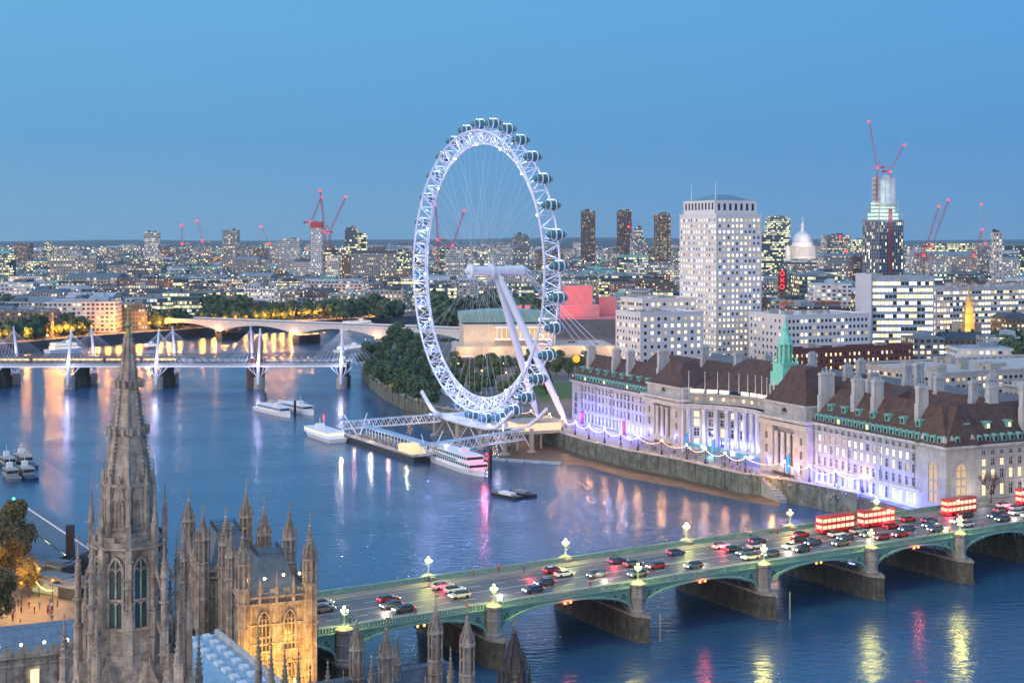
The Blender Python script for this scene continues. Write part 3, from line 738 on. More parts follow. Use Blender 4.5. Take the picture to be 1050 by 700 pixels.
for a, b in ((9.5, 0), (1.2, 0), (0, 2.2), (0, 9.6)):
    c = CP(a, b, 25.6); dd = E1 if b == 0 else E2; nn2 = E2 if b == 0 else E1
    gb.add([c-dd*1.5, c+dd*1.5, c+dd*.9+V(0, 0, 1.6), c+V(0, 0, 2.8), c-dd*.9+V(0, 0, 1.6)]+[q+nn2*.8 for q in (c-dd*1.5, c+dd*1.5, c+dd*.9+V(0, 0, 1.6), c+V(0, 0, 2.8), c-dd*.9+V(0, 0, 1.6))],
           [(0, 1, 2, 3, 4), (9, 8, 7, 6, 5), (0, 5, 6, 1), (1, 6, 7, 2), (2, 7, 8, 3), (3, 8, 9, 4), (4, 9, 5, 0)])
gb.parts('gable', M_stone2, ch)
# chimneys: tall tapering stone slabs
def chimney(a, b, z0, z1, w=3.0, d=1.5, par=ch):
    m = MB(); c = CP(a, b)
    def lay(za, zb, sw, sd_): m.obox(c+V(0, 0, (za+zb)/2), E2*(sw/2), E1*(sd_/2), V(0, 0, (zb-za)/2))
    lay(z0, z0+(z1-z0)*.55, w*1.15, d*1.1); lay(z0+(z1-z0)*.55, z1-1.0, w, d); lay(z1-1.0, z1-.6, w+.5, d+.5); lay(z1-.6, z1-.1, w+.1, d+.1)
    for i in (-1, 0, 1):
        p = c+E2*(w*.3*i)+V(0, 0, z1-.1); m.tube(p, p+V(0, 0, .8), .25, 6)
    m.build('chimney', M_stone2, par)
for a, b, z0, z1, w_ in ((60.5, 5, 25, 41, 5.2), (45, 5, 29, 40.5, 3.6), (35.5, 5, 29, 41, 3.6), (16, 5.2, 29, 41, 3.6), (8, 24, 30, 41, 3.4), (9, 42, 30, 41, 3.4), (8, 60, 30, 41, 3.4),
                        (163.5, 6, 25, 40.5, 4.6), (187, 5, 28, 38.5, 3.2), (199, 5, 28, 38.5, 3.2), (221, 5, 27, 38, 3.2), (2.2, 31, 27, 41, 3), (2.2, 50, 27, 41, 3)):
    chimney(a, b, z0, z1, w_)
# pale green lantern turret on the main roof
lt = MB(); c = CP(106.5, 22, 0); zb = 34
lt.box(c.x, c.y, zb-4, 7.4, 7.4, 6.5, .43); lt.box(c.x, c.y, zb+2.5, 6.2, 6.2, 2.6, .43); lt.box(c.x, c.y, zb+5.1, 6.8, 6.8, .5, .43)
for i in range(8):
    t = i*PI/4+.43; lt.tube((c.x+2.2*math.cos(t), c.y+2.2*math.sin(t), zb+5.5), (c.x+2.2*math.cos(t), c.y+2.2*math.sin(t), zb+12), .42, 6)
lt.lathe((c.x, c.y, zb+5.5), [(1.5, 0), (1.5, 6.5)], 8); lt.lathe((c.x, c.y, zb+12), [(2.9, 0), (2.9, .5), (2.3, .7), (2.2, 2), (1.9, 2.6), (1.2, 4.2), (1.1, 5.5), (1.3, 5.7), (.8, 6.6), (.3, 8.2), (.08, 10.6)], 8)
for i in range(4):
    t = i*PI/2+.43+PI/4; p = (c.x+3.9*math.cos(t), c.y+3.9*math.sin(t), zb+5.5); lt.lathe(p, [(.5, 0), (.5, 1.4), (.7, 1.5), (.1, 2.6)], 6)
lt.build('lantern_turret', mat('verdigris', (.22, .62, .50), .55, var=.2, scale=1), ch)
def ch_pick(w):
    p = w[0]-K; a = p.dot(E1); b = p.dot(E2); z = w[0].z; r = RW.random()
    if w[2].dot(E1) < -.5: return (1 if r < .5 else 2) if (r < .5 and z < 22) else 0
    if 86 < a < 138: return 0 if z > 11 and r < .45 else (1 if r < .6 else 3 if r < .8 else 2)
    if a < 61:
        if 15 < z < 22: return 2 if r < .62 else (3 if r < .75 else 0)
        if z < 11: return 2 if r < .35 else 0
        return 0
    if z < 11: return 2 if (a < 190 and r < .7) else 0
    return 3 if r < .08 else 0
emit_windows(ch, wins, ch_pick)
# blue and violet floodlights at the foot of the facade
BL = (.10, .13, 1)
for k in range(8): lamp(ch, CP(14+k*6.2, -2.6, 8.2), BL, 2300, .4, 'flood_light')
for k in range(9): lamp(ch, CP(168+k*6.4, -3.2, 8.0), BL, 2300, .4, 'flood_light')
for k in range(4): lamp(ch, CP(16+k*13, -9, 12), (.45, .52, 1), 1400, .6, 'flood_light')
for k in range(5): lamp(ch, CP(168+k*12, -9, 11), (.45, .52, 1), 1400, .6, 'flood_light')
for i in range(1, NA, 1): 
    p = arcp[i]; lamp(ch, p-E2*.9+E1*1.9+V(0, 0, 9.2), BL, 1300, .3, 'flood_light')
for a in (66, 74, 82, 141, 150, 160): lamp(ch, CP(a, -2.6, 10.5), (.28, .26, 1), 450, .3, 'flood_light')
for i in (2, 5, 8, 11): lamp(ch, arcp[i]-E2*6+V(0, 0, 12), (.55, .58, 1), 1600, .5, 'flood_light')
lamp(ch, CP(5, -4, 9), BL, 500, .4, 'flood_light'); lamp(ch, CP(226, -4, 9), (.3, .28, 1), 500, .4, 'flood_light')
for b in (8, 30, 52): lamp(ch, CP(-5, b, 12.5), (1, .86, .75), 900, .4, 'flood_light')

# inner ranges and rear buildings of the same quarter
back = thing('hall_rear_range', CP(110, 40, 6.5), 'rear ranges of the riverside hall, flat lead roofs between dark ridges and stone chimneys', 'public building')
b = MB(); b.prism([CP(15, 15.6)[:2], CP(229, 15.6)[:2], CP(229, 62)[:2], CP(15, 74)[:2]], 6, 25.5); b.build('flat_roof', M_lead, back)
for a0, a1, b0, b1, z0, zr in ((16, 120, 31, 43, 25.5, 33), (126, 228, 33, 44, 25.5, 32), (20, 226, 60, 72, 22, 31), (54, 66, 16, 60, 25.5, 33.2), (96, 106, 36, 70, 25.5, 33)):
    r = MB(); q = [CP(a1, b0), CP(a0, b0), CP(a0, b1), CP(a1, b1)]
    r.prism([p[:2] for p in q], 20, z0+2); mansard(r, q, z0+2, zr+2, 4); r.build('roof', M_roofb if z0 > 23 else M_slate, back)
for a, bb in ((28, 36), (46, 38), (60, 22), (76, 36), (92, 38), (60, 48), (112, 37), (140, 38), (160, 38), (184, 38), (30, 66), (52, 66), (88, 66), (120, 66), (150, 66), (38, 52), (80, 54)):
    chimney(a, bb, 28, 39+RW.uniform(-1, 1), 3.2, 1.7, back)
b = MB()
for i in range(46):
    a = RW.uniform(20, 225); bb = RW.choice([RW.uniform(18, 29), RW.uniform(46, 58)])
    c = CP(a, bb); b.box(c.x, c.y, 25.5, RW.uniform(1.5, 7), RW.uniform(1.5, 5), RW.uniform(1, 3), .43)
b.parts('roof_plant', M_conc, back)
pvn = thing('rooftop_pavilion', CP(52, 84, 6.5), 'white rooftop pavilion with a row of dark openings behind the chimneys of the hall', 'building')
b = MB(); wv = []
c0 = CP(38, 78)
b.prism([CP(38, 78.4)[:2], CP(60, 78.4)[:2], CP(60, 96)[:2], CP(38, 96)[:2]], 6, 33.6)
wallgrid(b, wv, CP(60, 78), -E1, -E2, 22, 24, 33.5, 10, 1.2, [(28.5, 31.5)]); wallgrid(b, wv, CP(38, 78), E2, -E1, 18, 24, 33.5, 9, 1.1, [(28.5, 31.5)])
skirt(b, CP(60, 78), -E1, -E2, 22, 33.9, .6, .8); skirt(b, CP(38, 78), E2, -E1, 18, 33.9, .6, .8); b.prism([CP(40, 80)[:2], CP(58, 80)[:2], CP(58, 94)[:2], CP(40, 94)[:2]], 33.5, 35)
b.build('wall', M_stone2, pvn); emit_windows(pvn, wv, lambda w: 0, frame=False)

# ------------------------------------------------------------------ riverside walk
wk = MB()
wpts = [CP(0, 0), CP(229, 0)]
WL = [V(p[0], p[1], 0) for p in SB[:8]]
tag(MB().prism([tuple(p) for p in [CP(-2, -1)[:2], CP(235, -1)[:2]]+[(q.x+1.2, q.y+.8) for q in SB[:7]][::-1]], 6.0, 6.55).build('walkway', mat('walk_paving', (.25, .20, .17), .6, var=.2)), kind='structure')
tot = []
for a, q in zip(WL[:-1], WL[1:]):
    n_ = max(1, round((q-a).length/12.5))
    for i in range(n_): tot.append(a+(q-a)*(i/n_))
tot.append(WL[-1])
def lp_post(p0, lab):
    t = thing('lamp_post', p0, lab, 'street lamp', 'lamp posts along the riverside walk', absolute=False)
    m = MB(); m.lathe((0, 0, 0), [(.5, 0), (.5, .5), (.3, .8), (.35, 1.4), (.14, 1.7), (.1, 4.6), (.2, 4.8)], 8); m.build('post', M_black, t)
    m = MB(); m.ball((0, 0, 5.15), .36, 10, 6); m.build('globe', emat('walk_globe_glow', (1, .82, .62), 6), t)
    return t
pp = None; tops = []
ordn = ['first', 'second', 'third', 'fourth', 'fifth', 'sixth', 'seventh', 'eighth', 'ninth', 'tenth', 'eleventh', 'twelfth', '13th', '14th', '15th', '16th', '17th', '18th', '19th', '20th', '21st', '22nd', '23rd', '24th', '25th', '26th', '27th', '28th', '29th', '30th']
for i, q in enumerate(tot):
    p = q+E2*1.6+V(0, 0, 7.3); lab = 'black globe lamp post on the river wall, %s from the near bridge' % ordn[i]
    if pp is None: pp = lp_post(p, lab); o = pp
    else: o = dup(pp, None, p, label=lab)
    tops.append(p+V(0, 0, 4.9))
    lamp(o, V(0, 0, 5.2), (1, .46, .16), 2300, .46)
gs = emat('string_light_glow', (1, .60, .30), 1.7)
for i, (a, q) in enumerate(zip(tops[:-1], tops[1:])):
    m = MB(); k = 10; pts = [a+(q-a)*(j/k)+V(0, 0, -1.5*4*(j/k)*(1-j/k)) for j in range(k+1)]
    for x, y in zip(pts[:-1], pts[1:]): m.tube(x, y, .09, 5)
    for x in pts[1:]: m.ball(x-V(0, 0, .1), .17, 6, 4)
    o = m.build('string_lights', gs); tag(o, 'sagging bulb string between %s and %s wall lamp posts from the near bridge' % (ordn[i], ordn[i+1]), 'string lights', 'string lights along the riverside walk')
# banners in front of the hall
def banner(a, bb, colm, lab, h=6.5):
    t = thing('banner', CP(a, bb, 6.5), lab, 'banner')
    m = MB(); m.tube(CP(a, bb, 6.5), CP(a, bb, 6.5+h+.8), .12, 6); m.build('pole', M_dark, t)
    m = MB(); m.obox(CP(a, bb-.75, 6.5+h-2.6), E2*.65, E1*.05, V(0, 0, 2.7)); m.build('cloth', colm, t)
banner(205, -7, mat('banner_crimson', (.28, .02, .08), .7), 'dark crimson banner on a pole, left of two before the left wing of the hall')
banner(170, -7, MATS['banner_crimson'], 'dark crimson banner on a pole, right of two before the left wing of the hall')
banner(121, -9, mat('banner_blue', (.06, .35, .62), .7), 'pale blue banner on a pole before the middle of the curved colonnade', 8)
banner(104, -9, MATS['banner_blue'], 'pale blue banner on a pole before the right end of the curved colonnade', 8)
banner(65, -6, MATS['banner_blue'], 'pale blue banner beside the right hand pavilion of the long hall', 8)
fp = thing('flagpole', CP(130, -6, 6.5), 'tall bare white flagpole standing in front of the curved colonnade', 'flagpole')
m = MB(); m.tube(CP(130, -6, 6.5), CP(130, -6, 29), .16, 6, .08); m.build('pole', M_white, fp); m = MB(); m.ball(CP(130, -6, 29.1), .25, 6, 4); m.build('finial', M_white, fp)
# forecourt: low glass canopies and a terrace in the hollow of the crescent
cn = thing('glass_canopy', CP(112, -1, 6.5), 'long low teal lit glass canopy in front of the curved colonnade', 'canopy')
m = MB(); m.obox(CP(112, -1.5, 9.2), E1*20, E2*2.6, V(0, 0, .12)); m.build('roof', mat('teal_glass', (.05, .35, .38), .25), cn)
m = MB()
for k in range(9): m.obox(CP(93+k*4.75, -3.9, 7.8), E1*.12, E2*.12, V(0, 0, 1.3))
m.build('post', M_dark, cn)
lamp(cn, CP(118, -1.5, 8.4), (.2, .9, .9), 700, .4)
# river steps breaking the wall
st = thing('river_steps', G(778, 512, 0), 'warm lit stone steps cut into the river wall below the long hall', 'steps')
m = MB(); s0 = V(SB[1].x, SB[1].y, 0); 
for k in range(9): m.obox(s0+V(-1.6, -1.5, 0)+E1*(k*1.2-3)+V(0, 0, k*.38+.8), E1*.6, E2*1.6, V(0, 0, k*.38+.8))
m.build('flight', M_conc, st); lamp(st, s0+V(-3, -2, 9), (1, .5, .15), 1500, .3)
# ------------------------------------------------------------------ the big wheel
C0 = V(-12.7, 574, 70.3); WW = V(.487, -.873, 0).normalized(); AX = V(.873, .487, 0).normalized(); UZ = V(0, 0, 1)
ey = thing('observation_wheel', (C0.x, C0.y, 0), 'giant white lit observation wheel with glass capsules standing over the river edge', 'ferris wheel')
def EP(t, r, off): return C0+(WW*math.cos(t)+UZ*math.sin(t))*(r-3.3 if r > 20 else r)+AX*off
NS = 64; M_rim = mat('rim_white', (.72, .75, .84), .35, metal=0, var=.05)
outer = [MB(), MB()]; inner = MB(); brace = MB(); led = MB()
for i in range(NS*2):
    a, b = 2*PI*i/(NS*2), 2*PI*(i+1)/(NS*2)
    for k, o in enumerate((-3.4, 3.4)): outer[k].tube(EP(a, 60, o), EP(b, 60, o), .42, 6, cap=False)
    inner.tube(EP(a, 54.6, 0), EP(b, 54.6, 0), .36, 6, cap=False)
for i in range(NS):
    a, m_, b = 2*PI*i/NS, 2*PI*(i+.5)/NS, 2*PI*(i+1)/NS
    for o in (-3.4, 3.4):
        brace.tube(EP(a, 60, o), EP(m_, 54.6, 0), .2, 4, cap=False); brace.tube(EP(m_, 54.6, 0), EP(b, 60, o), .2, 4, cap=False)
    brace.tube(EP(a, 60, -3.4), EP(a, 60, 3.4), .22, 4, cap=False); brace.tube(EP(a, 60, -3.4), EP(b, 60, 3.4), .15, 4, cap=False)
    brace.tube(EP(a, 60, -3.4), EP(a, 54.6, 0), .16, 4, cap=False)
    if i % 4 == 0: led.ball(EP(m_, 54.6, -.5), .5, 8, 5)
for o in outer: o.build('rim_chord', M_rim, ey)
inner.build('rim_chord', M_rim, ey); brace.build('rim_bracing', M_rim, ey); led.parts('rim_light', E_ledw, ey)
for i in range(32):
    a = 2*PI*(i+.5)/32
    lamp(ey, EP(a, 57.8, -1.0), (.38, .46, 1), 950, .4, 'rim_lamp')
for i in range(NS):
    m = MB(); a = 2*PI*i/NS; m.tube(EP(a+(.12 if i % 2 else -.12), 2.2, 4 if i % 4 < 2 else -4), EP(a, 54.6, 0), .035, 4, cap=False)
    m.build('spoke', M_rim, ey)
hb = MB()
hb.tube(C0-AX*5, C0+AX*5, 1.9, 16); hb.tube(C0-AX*5.2, C0-AX*4.4, 3.0, 20); hb.tube(C0+AX*4.4, C0+AX*5.2, 3.0, 20); hb.build('hub', M_rim, ey)
sp = MB(); sp.tube(C0+AX*5, C0+AX*19, 1.7, 16, 2.1); sp.tube(C0+AX*19, C0+AX*21.5, 2.3, 16, 1.2); sp.build('spindle', M_rim, ey); sp = MB(); sp.tube(C0-AX*5, C0-AX*7, 1.6, 16, .9); sp.build('spindle_cap', M_rim, ey)
for w0 in (12, -12):
    foot = C0+AX*34+WW*w0; foot.z = 6.6; top = C0+AX*7.5+WW*(w0*.08)+V(0, 0, -1)
    m = MB(); ax_ = top-foot
    for t0, t1, r0, r1 in ((0, .10, .35, 1.25), (.10, .5, 1.25, 1.6), (.5, .93, 1.6, 1.35), (.93, 1, 1.35, .6)): m.tube(foot+ax_*t0, foot+ax_*t1, r0, 14, r1, cap=False)
    m.build('leg', M_rim, ey)
    m = MB(); m.lathe((foot.x, foot.y, 5.5), [(2.6, 0), (2.4, 1.2), (1.0, 1.8)], 8); m.build('foot_block', M_conc, ey)
for w0 in (-16, -6, 6, 16):
    m = MB(); q = C0+AX*84+WW*w0*1.2; q.z = 6.6; m.tube(C0+AX*20+WW*(w0*.06), q, .14, 5); m.build('stay_cable', M_rim, ey)
# capsules
caps_f = MB(); caps_g = MB()
for k in (-3.0, -1.2, 1.2, 3.0):
    rr = 2.02*math.sqrt(max(0, 1-(k/4.15)**2))
    for j in range(14):
        a, b = 2*PI*j/14, 2*PI*(j+1)/14
        caps_f.bar((k, rr*math.cos(a), rr*math.sin(a)), (k, rr*math.cos(b), rr*math.sin(b)), .16, .12)
caps_f.obox((0, 0, -1.25), (2.9, 0, 0), (0, 1.1, 0), (0, 0, .14))
for x in (-1.2, 1.2):
    for j in range(20):
        a, b = 2*PI*j/20, 2*PI*(j+1)/20
        caps_f.bar((x, 2.2*math.cos(a), 2.2*math.sin(a)), (x, 2.2*math.cos(b), 2.2*math.sin(b)), .34, .24)
pr = [(0.01, -4.1)]+[(1.95*math.sin(PI*j/10)**.75, -4.1*math.cos(PI*j/10)) for j in range(1, 10)]+[(.01, 4.1)]
vs = []; n = 14
for r_, x in pr:
    for i in range(n): t = 2*PI*i/n; vs.append((x, r_*math.cos(t), r_*math.sin(t)))
fs = [(k*n+i, k*n+(i+1) % n, (k+1)*n+(i+1) % n, (k+1)*n+i) for k in range(len(pr)-1) for i in range(n)]
caps_g.add(vs, fs)
for o_ in (caps_g,): pass
M_capg = mat('capsule_glass', (.045, .16, .21), .1, var=.2)
mf = caps_f.mesh('capsule', M_white); mg = caps_g.mesh('glass_shell', M_capg); mg.polygons.foreach_set('use_smooth', [True]*len(mg.polygons))
ml_ = MB(); ml_.box(0, 0, 1.3, 3.4, .3, .12); mlm = ml_.mesh('ceiling_light', emat('capsule_light', (.8, .95, 1), 3))
for i in range(32):
    a = 2*PI*(i+.25)/32; p = EP(a, 63.0, 1.2)
    c = link('capsule', mf, ey); c.location = p; c.rotation_euler = (0, 0, math.atan2(AX.y, AX.x))
    g_ = bpy.data.objects.new('glass_shell', mg); COL.objects.link(g_); g_.parent = c
    g_ = bpy.data.objects.new('ceiling_light', mlm); COL.objects.link(g_); g_.parent = c; g_.location = (0, 0, .75)
    m = MB(); 
    for o in (-1.2, 1.2): m.tube(EP(a, 60, o*2.6), EP(a, 62, 1.2+o), .16, 5)
    m.build('capsule_mount', M_rim, ey)
# boarding platform over the water
pf = thing('boarding_platform', C0+V(0, 0, -70), 'white boarding platform on columns in the water under the big wheel', 'platform')
def WP(w, o, z): p = C0+WW*w+AX*o; p.z = z; return p
m = MB()
prof_ = [(-40, 18.0), (-34, 14.0), (-27, 10.6), (-18, 9.4), (0, 9.0), (18, 9.4), (27, 10.6), (34, 14.0), (40, 18.0)]
for (wa, za), (wb, zb) in zip(prof_[:-1], prof_[1:]):
    for o in (-7.5, 7.5): m.bar(WP(wa, o, za), WP(wb, o, zb), 1.0, 1.3)
for (wa, za), (wb, zb) in list(zip(prof_[:-1], prof_[1:]))[2:6]:
    m.obox((WP(wa, 0, za)+WP(wb, 0, zb))/2-V(0, 0, .9), (WP(wb, 0, zb)-WP(wa, 0, za))/2, AX*7.3, V(0, 0, .2))
m.build('platform_frame', M_rim, pf)
for w0 in (-30, -9, 12, 31):
    for o in (-6, 6):
        m = MB(); c = WP(w0, o, -.5); m.lathe(c, [(2.0, 0), (2.0, 1.3), (.95, 1.8), (.85, 10)], 10); m.build('column', [M_conc], pf)
m = MB()
for w0 in (-20, 1, 22):
    for o in (-6, 6):
        m.tube(WP(w0-9, o, 1), WP(w0, o, 8.3), .22, 5); m.tube(WP(w0+9, o, 1), WP(w0, o, 8.3), .22, 5)
m.build('bracing', M_rim, pf)
m = MB()
for o in (-7.5, 7.5):
    for k in range(-24, 26, 2): m.tube(WP(k, o, 9.4), WP(k, o, 11), .07, 4)
    m.bar(WP(-24, o, 11), WP(26, o, 11), .12)
m.build('railing', M_white, pf)
for w0 in (-30, -12, 6, 22): lamp(pf, WP(w0, -8.5, 12.5), (.45, .5, 1), 1500, .4); 
lamp(pf, WP(28, -5, 13.5), (1, .96, .85), 2600, .4); lamp(pf, WP(0, 0, 7), (1, .7, .4), 700, .4)
kb = MB(); kb.ball(WP(28, -5, 13.5), .55, 8, 6); kb.tube(WP(28, -5, 9), WP(28, -5, 13.2), .1, 5); kb.build('flood_lamp', emat('flood_glow', (1, .95, .8), 9), pf)
# ticket hall and deck joining the platform to the bank
lb = thing('landing_stage', G(540, 445, 6), 'pale landing stage building joining the wheel platform to the river bank', 'landing stage')
e_ = G(546, 452, 5); f_ = G(586, 446, 6)
m = MB(); dd = V(.93, .36, 0).normalized(); nn_ = V(-dd.y, dd.x, 0)
c_ = WP(20, 14, 0); m.obox(c_+V(0, 0, 7.2), dd*13, nn_*8, V(0, 0, .4)); 
m.obox(c_+V(0, 0, 11.0), dd*10, nn_*6.4, V(0, 0, .25)); m.build('deck', M_conc, lb)
m = MB(); m.obox(c_+V(0, 0, 9.2), dd*9.4, nn_*5.8, V(0, 0, 1.5)); m.build('glazed_hall', emat('hall_glow', (1, .70, .42), .9), lb)
m = MB()
for i in range(-4, 5):
    for s in (-6.0, 6.0): m.obox(c_+dd*(i*2.35)+nn_*s+V(0, 0, 9.2), dd*.12, nn_*.1, V(0, 0, 1.6))
m.parts('mullion', M_white, lb)
for i, s in ((-10, -6), (-10, 6), (0, -6), (0, 6), (10, -6), (10, 6)):
    m = MB(); m.tube(c_+dd*i+nn_*s+V(0, 0, -.5), c_+dd*i+nn_*s+V(0, 0, 7), .45, 8); m.build('pile', M_conc, lb)

# ------------------------------------------------------------------ gangways, pontoon
def gangway(a, b, wdt, ht, label):
    a, b = Vector(a), Vector(b); t = thing('gangway', a, label, 'gangway')
    d = (b-a); L = d.length; d.normalize(); n = V(-d.y, d.x, 0).normalized()
    m = MB(); fr = MB(); k = int(L/3.2); st_ = L/k
    m.obox((a+b)/2, d*(L/2), n*(wdt/2), V(0, 0, .12)); m.build('floor', M_conc, t)
    m = MB(); m.obox((a+b)/2+V(0, 0, ht+.15), d*(L/2), n*(wdt/2+.2), V(0, 0, .1)); m.build('roof', mat('gangway_roof', (.28, .42, .58), .5, var=.1), t)
    for s in (-1, 1):
        o = n*(s*wdt/2)
        for z in (.15, ht): fr.bar(a+o+V(0, 0, z), b+o+V(0, 0, z), .28)
        for i in range(k):
            p, q = a+d*(st_*i)+o, a+d*(st_*(i+1))+o
            fr.bar(p+V(0, 0, .15), (p+q)/2+V(0, 0, ht), .18); fr.bar((p+q)/2+V(0, 0, ht), q+V(0, 0, .15), .18)
    fr.build('truss', M_rim, t)
    for i in (1, 3): lamp(t, a+d*(L*i/4)+V(0, 0, ht*.7), (.9, .85, 1), 260, .3)
    return t
P1a, P1b = G(352, 440, 3), G(452, 432, 7.5); P2a, P2b = G(430, 467, 3), G(537, 450, 7.5)
gangway(P1a, P1b, 3.2, 3.2, 'white truss gangway with people, the farther one, reaching the far end of the floating pier')
gangway(P2a, P2b, 3.4, 3.6, 'white truss gangway, the nearer one, running from the floating pier to the wheel platform')
pt = thing('floating_pier', G(388, 460, 0), 'long dark floating pier with crowds, white canopy and railings by the wheel', 'pier')
qa, qb = G(352, 449, 1), G(424, 472, 1); d = (qb-qa).normalized(); n = V(-d.y, d.x, 0); Lp = (qb-qa).length; mc = (qa+qb)/2+n*5
mcP, dP, nP, LpP = mc.copy(), d.copy(), n.copy(), Lp
m = MB(); m.obox(mc, d*(Lp/2), n*5, V(0, 0, 1.1)); m.build('hull', mat('pontoon_hull', (.03, .035, .045), .5), pt)
m = MB(); m.obox(mc+V(0, 0, 1.2), d*(Lp/2), n*5, V(0, 0, .08)); m.build('deck', M_pave, pt)
m = MB(); m.obox(mc+n*2.6+V(0, 0, 5.2), d*(Lp*.42), n*2.2, V(0, 0, .14)); m.obox(mc+n*2.6+V(0, 0, 5.45), d*(Lp*.42), n*1.2, V(0, 0, .12)); m.build('canopy', MATS['gangway_roof'], pt)
m = MB()
for i in range(-9, 10): m.tube(mc+n*2.6+d*(i*Lp*.045)+V(0, 0, 1.2), mc+n*2.6+d*(i*Lp*.045)+V(0, 0, 5.1), .13, 5)
m.parts('canopy_post', M_white, pt)
m = MB()
for s in (-4.8, 4.8):
    m.bar(mc+n*s-d*(Lp/2)+V(0, 0, 2.3), mc+n*s+d*(Lp/2)+V(0, 0, 2.3), .1); m.bar(mc+n*s-d*(Lp/2)+V(0, 0, 1.8), mc+n*s+d*(Lp/2)+V(0, 0, 1.8), .07)
    for i in range(30): q = mc+n*s+d*(Lp*(i/29-.5)); m.tube(q+V(0, 0, 1.2), q+V(0, 0, 2.3), .05, 4)
m.build('railing', M_white, pt)
m = MB(); m.obox(mc+d*(Lp*.33)+V(0, 0, 2.7), d*6, n*3.2, V(0, 0, 1.4)); m.build('kiosk', emat('kiosk_glow', (1, .80, .45), .8), pt)
for k, (aa, cc) in enumerate((((1, .45, .45), 500), ((1, .92, .7), 900), ((1, .5, .5), 500), ((1, .92, .65), 1700))): lamp(pt, mc+d*(Lp*(-.4+.25*k))-n*3+V(0, 0, 4), aa, cc, .35)
def vmast(p, q, r, s, label):
    t = thing('mooring_mast', q, label, 'mast')
    for a, b in ((p, q), (r, s)): mm = MB(); mm.tube(b, a, .3, 8, .16); mm.build('spar', M_rim, t)
q0 = mc-d*(Lp*.46)+V(0, 0, 1.2); vmast(q0-V(5, 2, -8.5), q0, q0+V(4, 2, 9), q0+V(1.2, 0, 0), 'pair of white V shaped spars at the far end of the floating pier')
q0 = mc+d*(Lp*.53)+V(0, 0, 1.2); vmast(q0+V(-2.5, 0, 8.5), q0, q0+V(5.5, 2, 9.5), q0+V(1, 0, 0), 'pair of white V shaped spars where the nearer gangway meets the floating pier')
bm = thing('floating_boom', G(520, 472, 0), 'thin pale floating boom lying on the water beyond the tour boat', 'boom')
m = MB(); qa, qb = G(432, 466, .4), G(576, 475, .4)
for i in range(8):
    a, b = qa+(qb-qa)*(i/8+.003), qa+(qb-qa)*((i+1)/8-.003); m.bar(a, b, 2.4, .8)
m.build('float', mat('boom_grey', (.32, .40, .46), .6), bm)
def pile(px, pyt, pyb, r, label, m_=None, glow=None):
    b = G(px, pyb, 0); t = thing('mooring_pile', b, label, 'mooring post')
    zt = ZZ(pyt, b.y); m = MB(); m.lathe((b.x, b.y, -1), [(r, 0), (r, zt+.6), (r*.25, zt+1)], 10); m.build('post', m_ or M_black, t)
    if glow:
        for j in (0, 1): m = MB(); m.ball((b.x-r-.5, b.y, zt-2.2-1.6*j), .4, 8, 5); m.build('signal_lamp', E_red, t)
        lamp(t, (b.x-r-1.2, b.y-1, zt-3), (1, .05, .12), 1500, .3)
pile(502.5, 459, 488, .75, 'thick dark mooring post with red signals beside the stern of the white tour boat', glow=1)
pile(467, 450, 468, .5, 'slim dark mooring post standing behind the white tour boat')
pile(272.5, 401, 416, .5, 'dark mooring post rising behind the left one of two moored cruisers')
pile(302.5, 410, 425, .6, 'dark mooring post between the two moored cruisers')
M_marker = mat('weathered_timber', (.30, .31, .22), .8)
pile(677, 629, 657, .17, 'thin pale marker post in the water between the third and fourth bridge piers', M_marker)
pile(810, 606, 634, .17, 'thin pale marker post in the water right of the fourth bridge pier', M_marker)

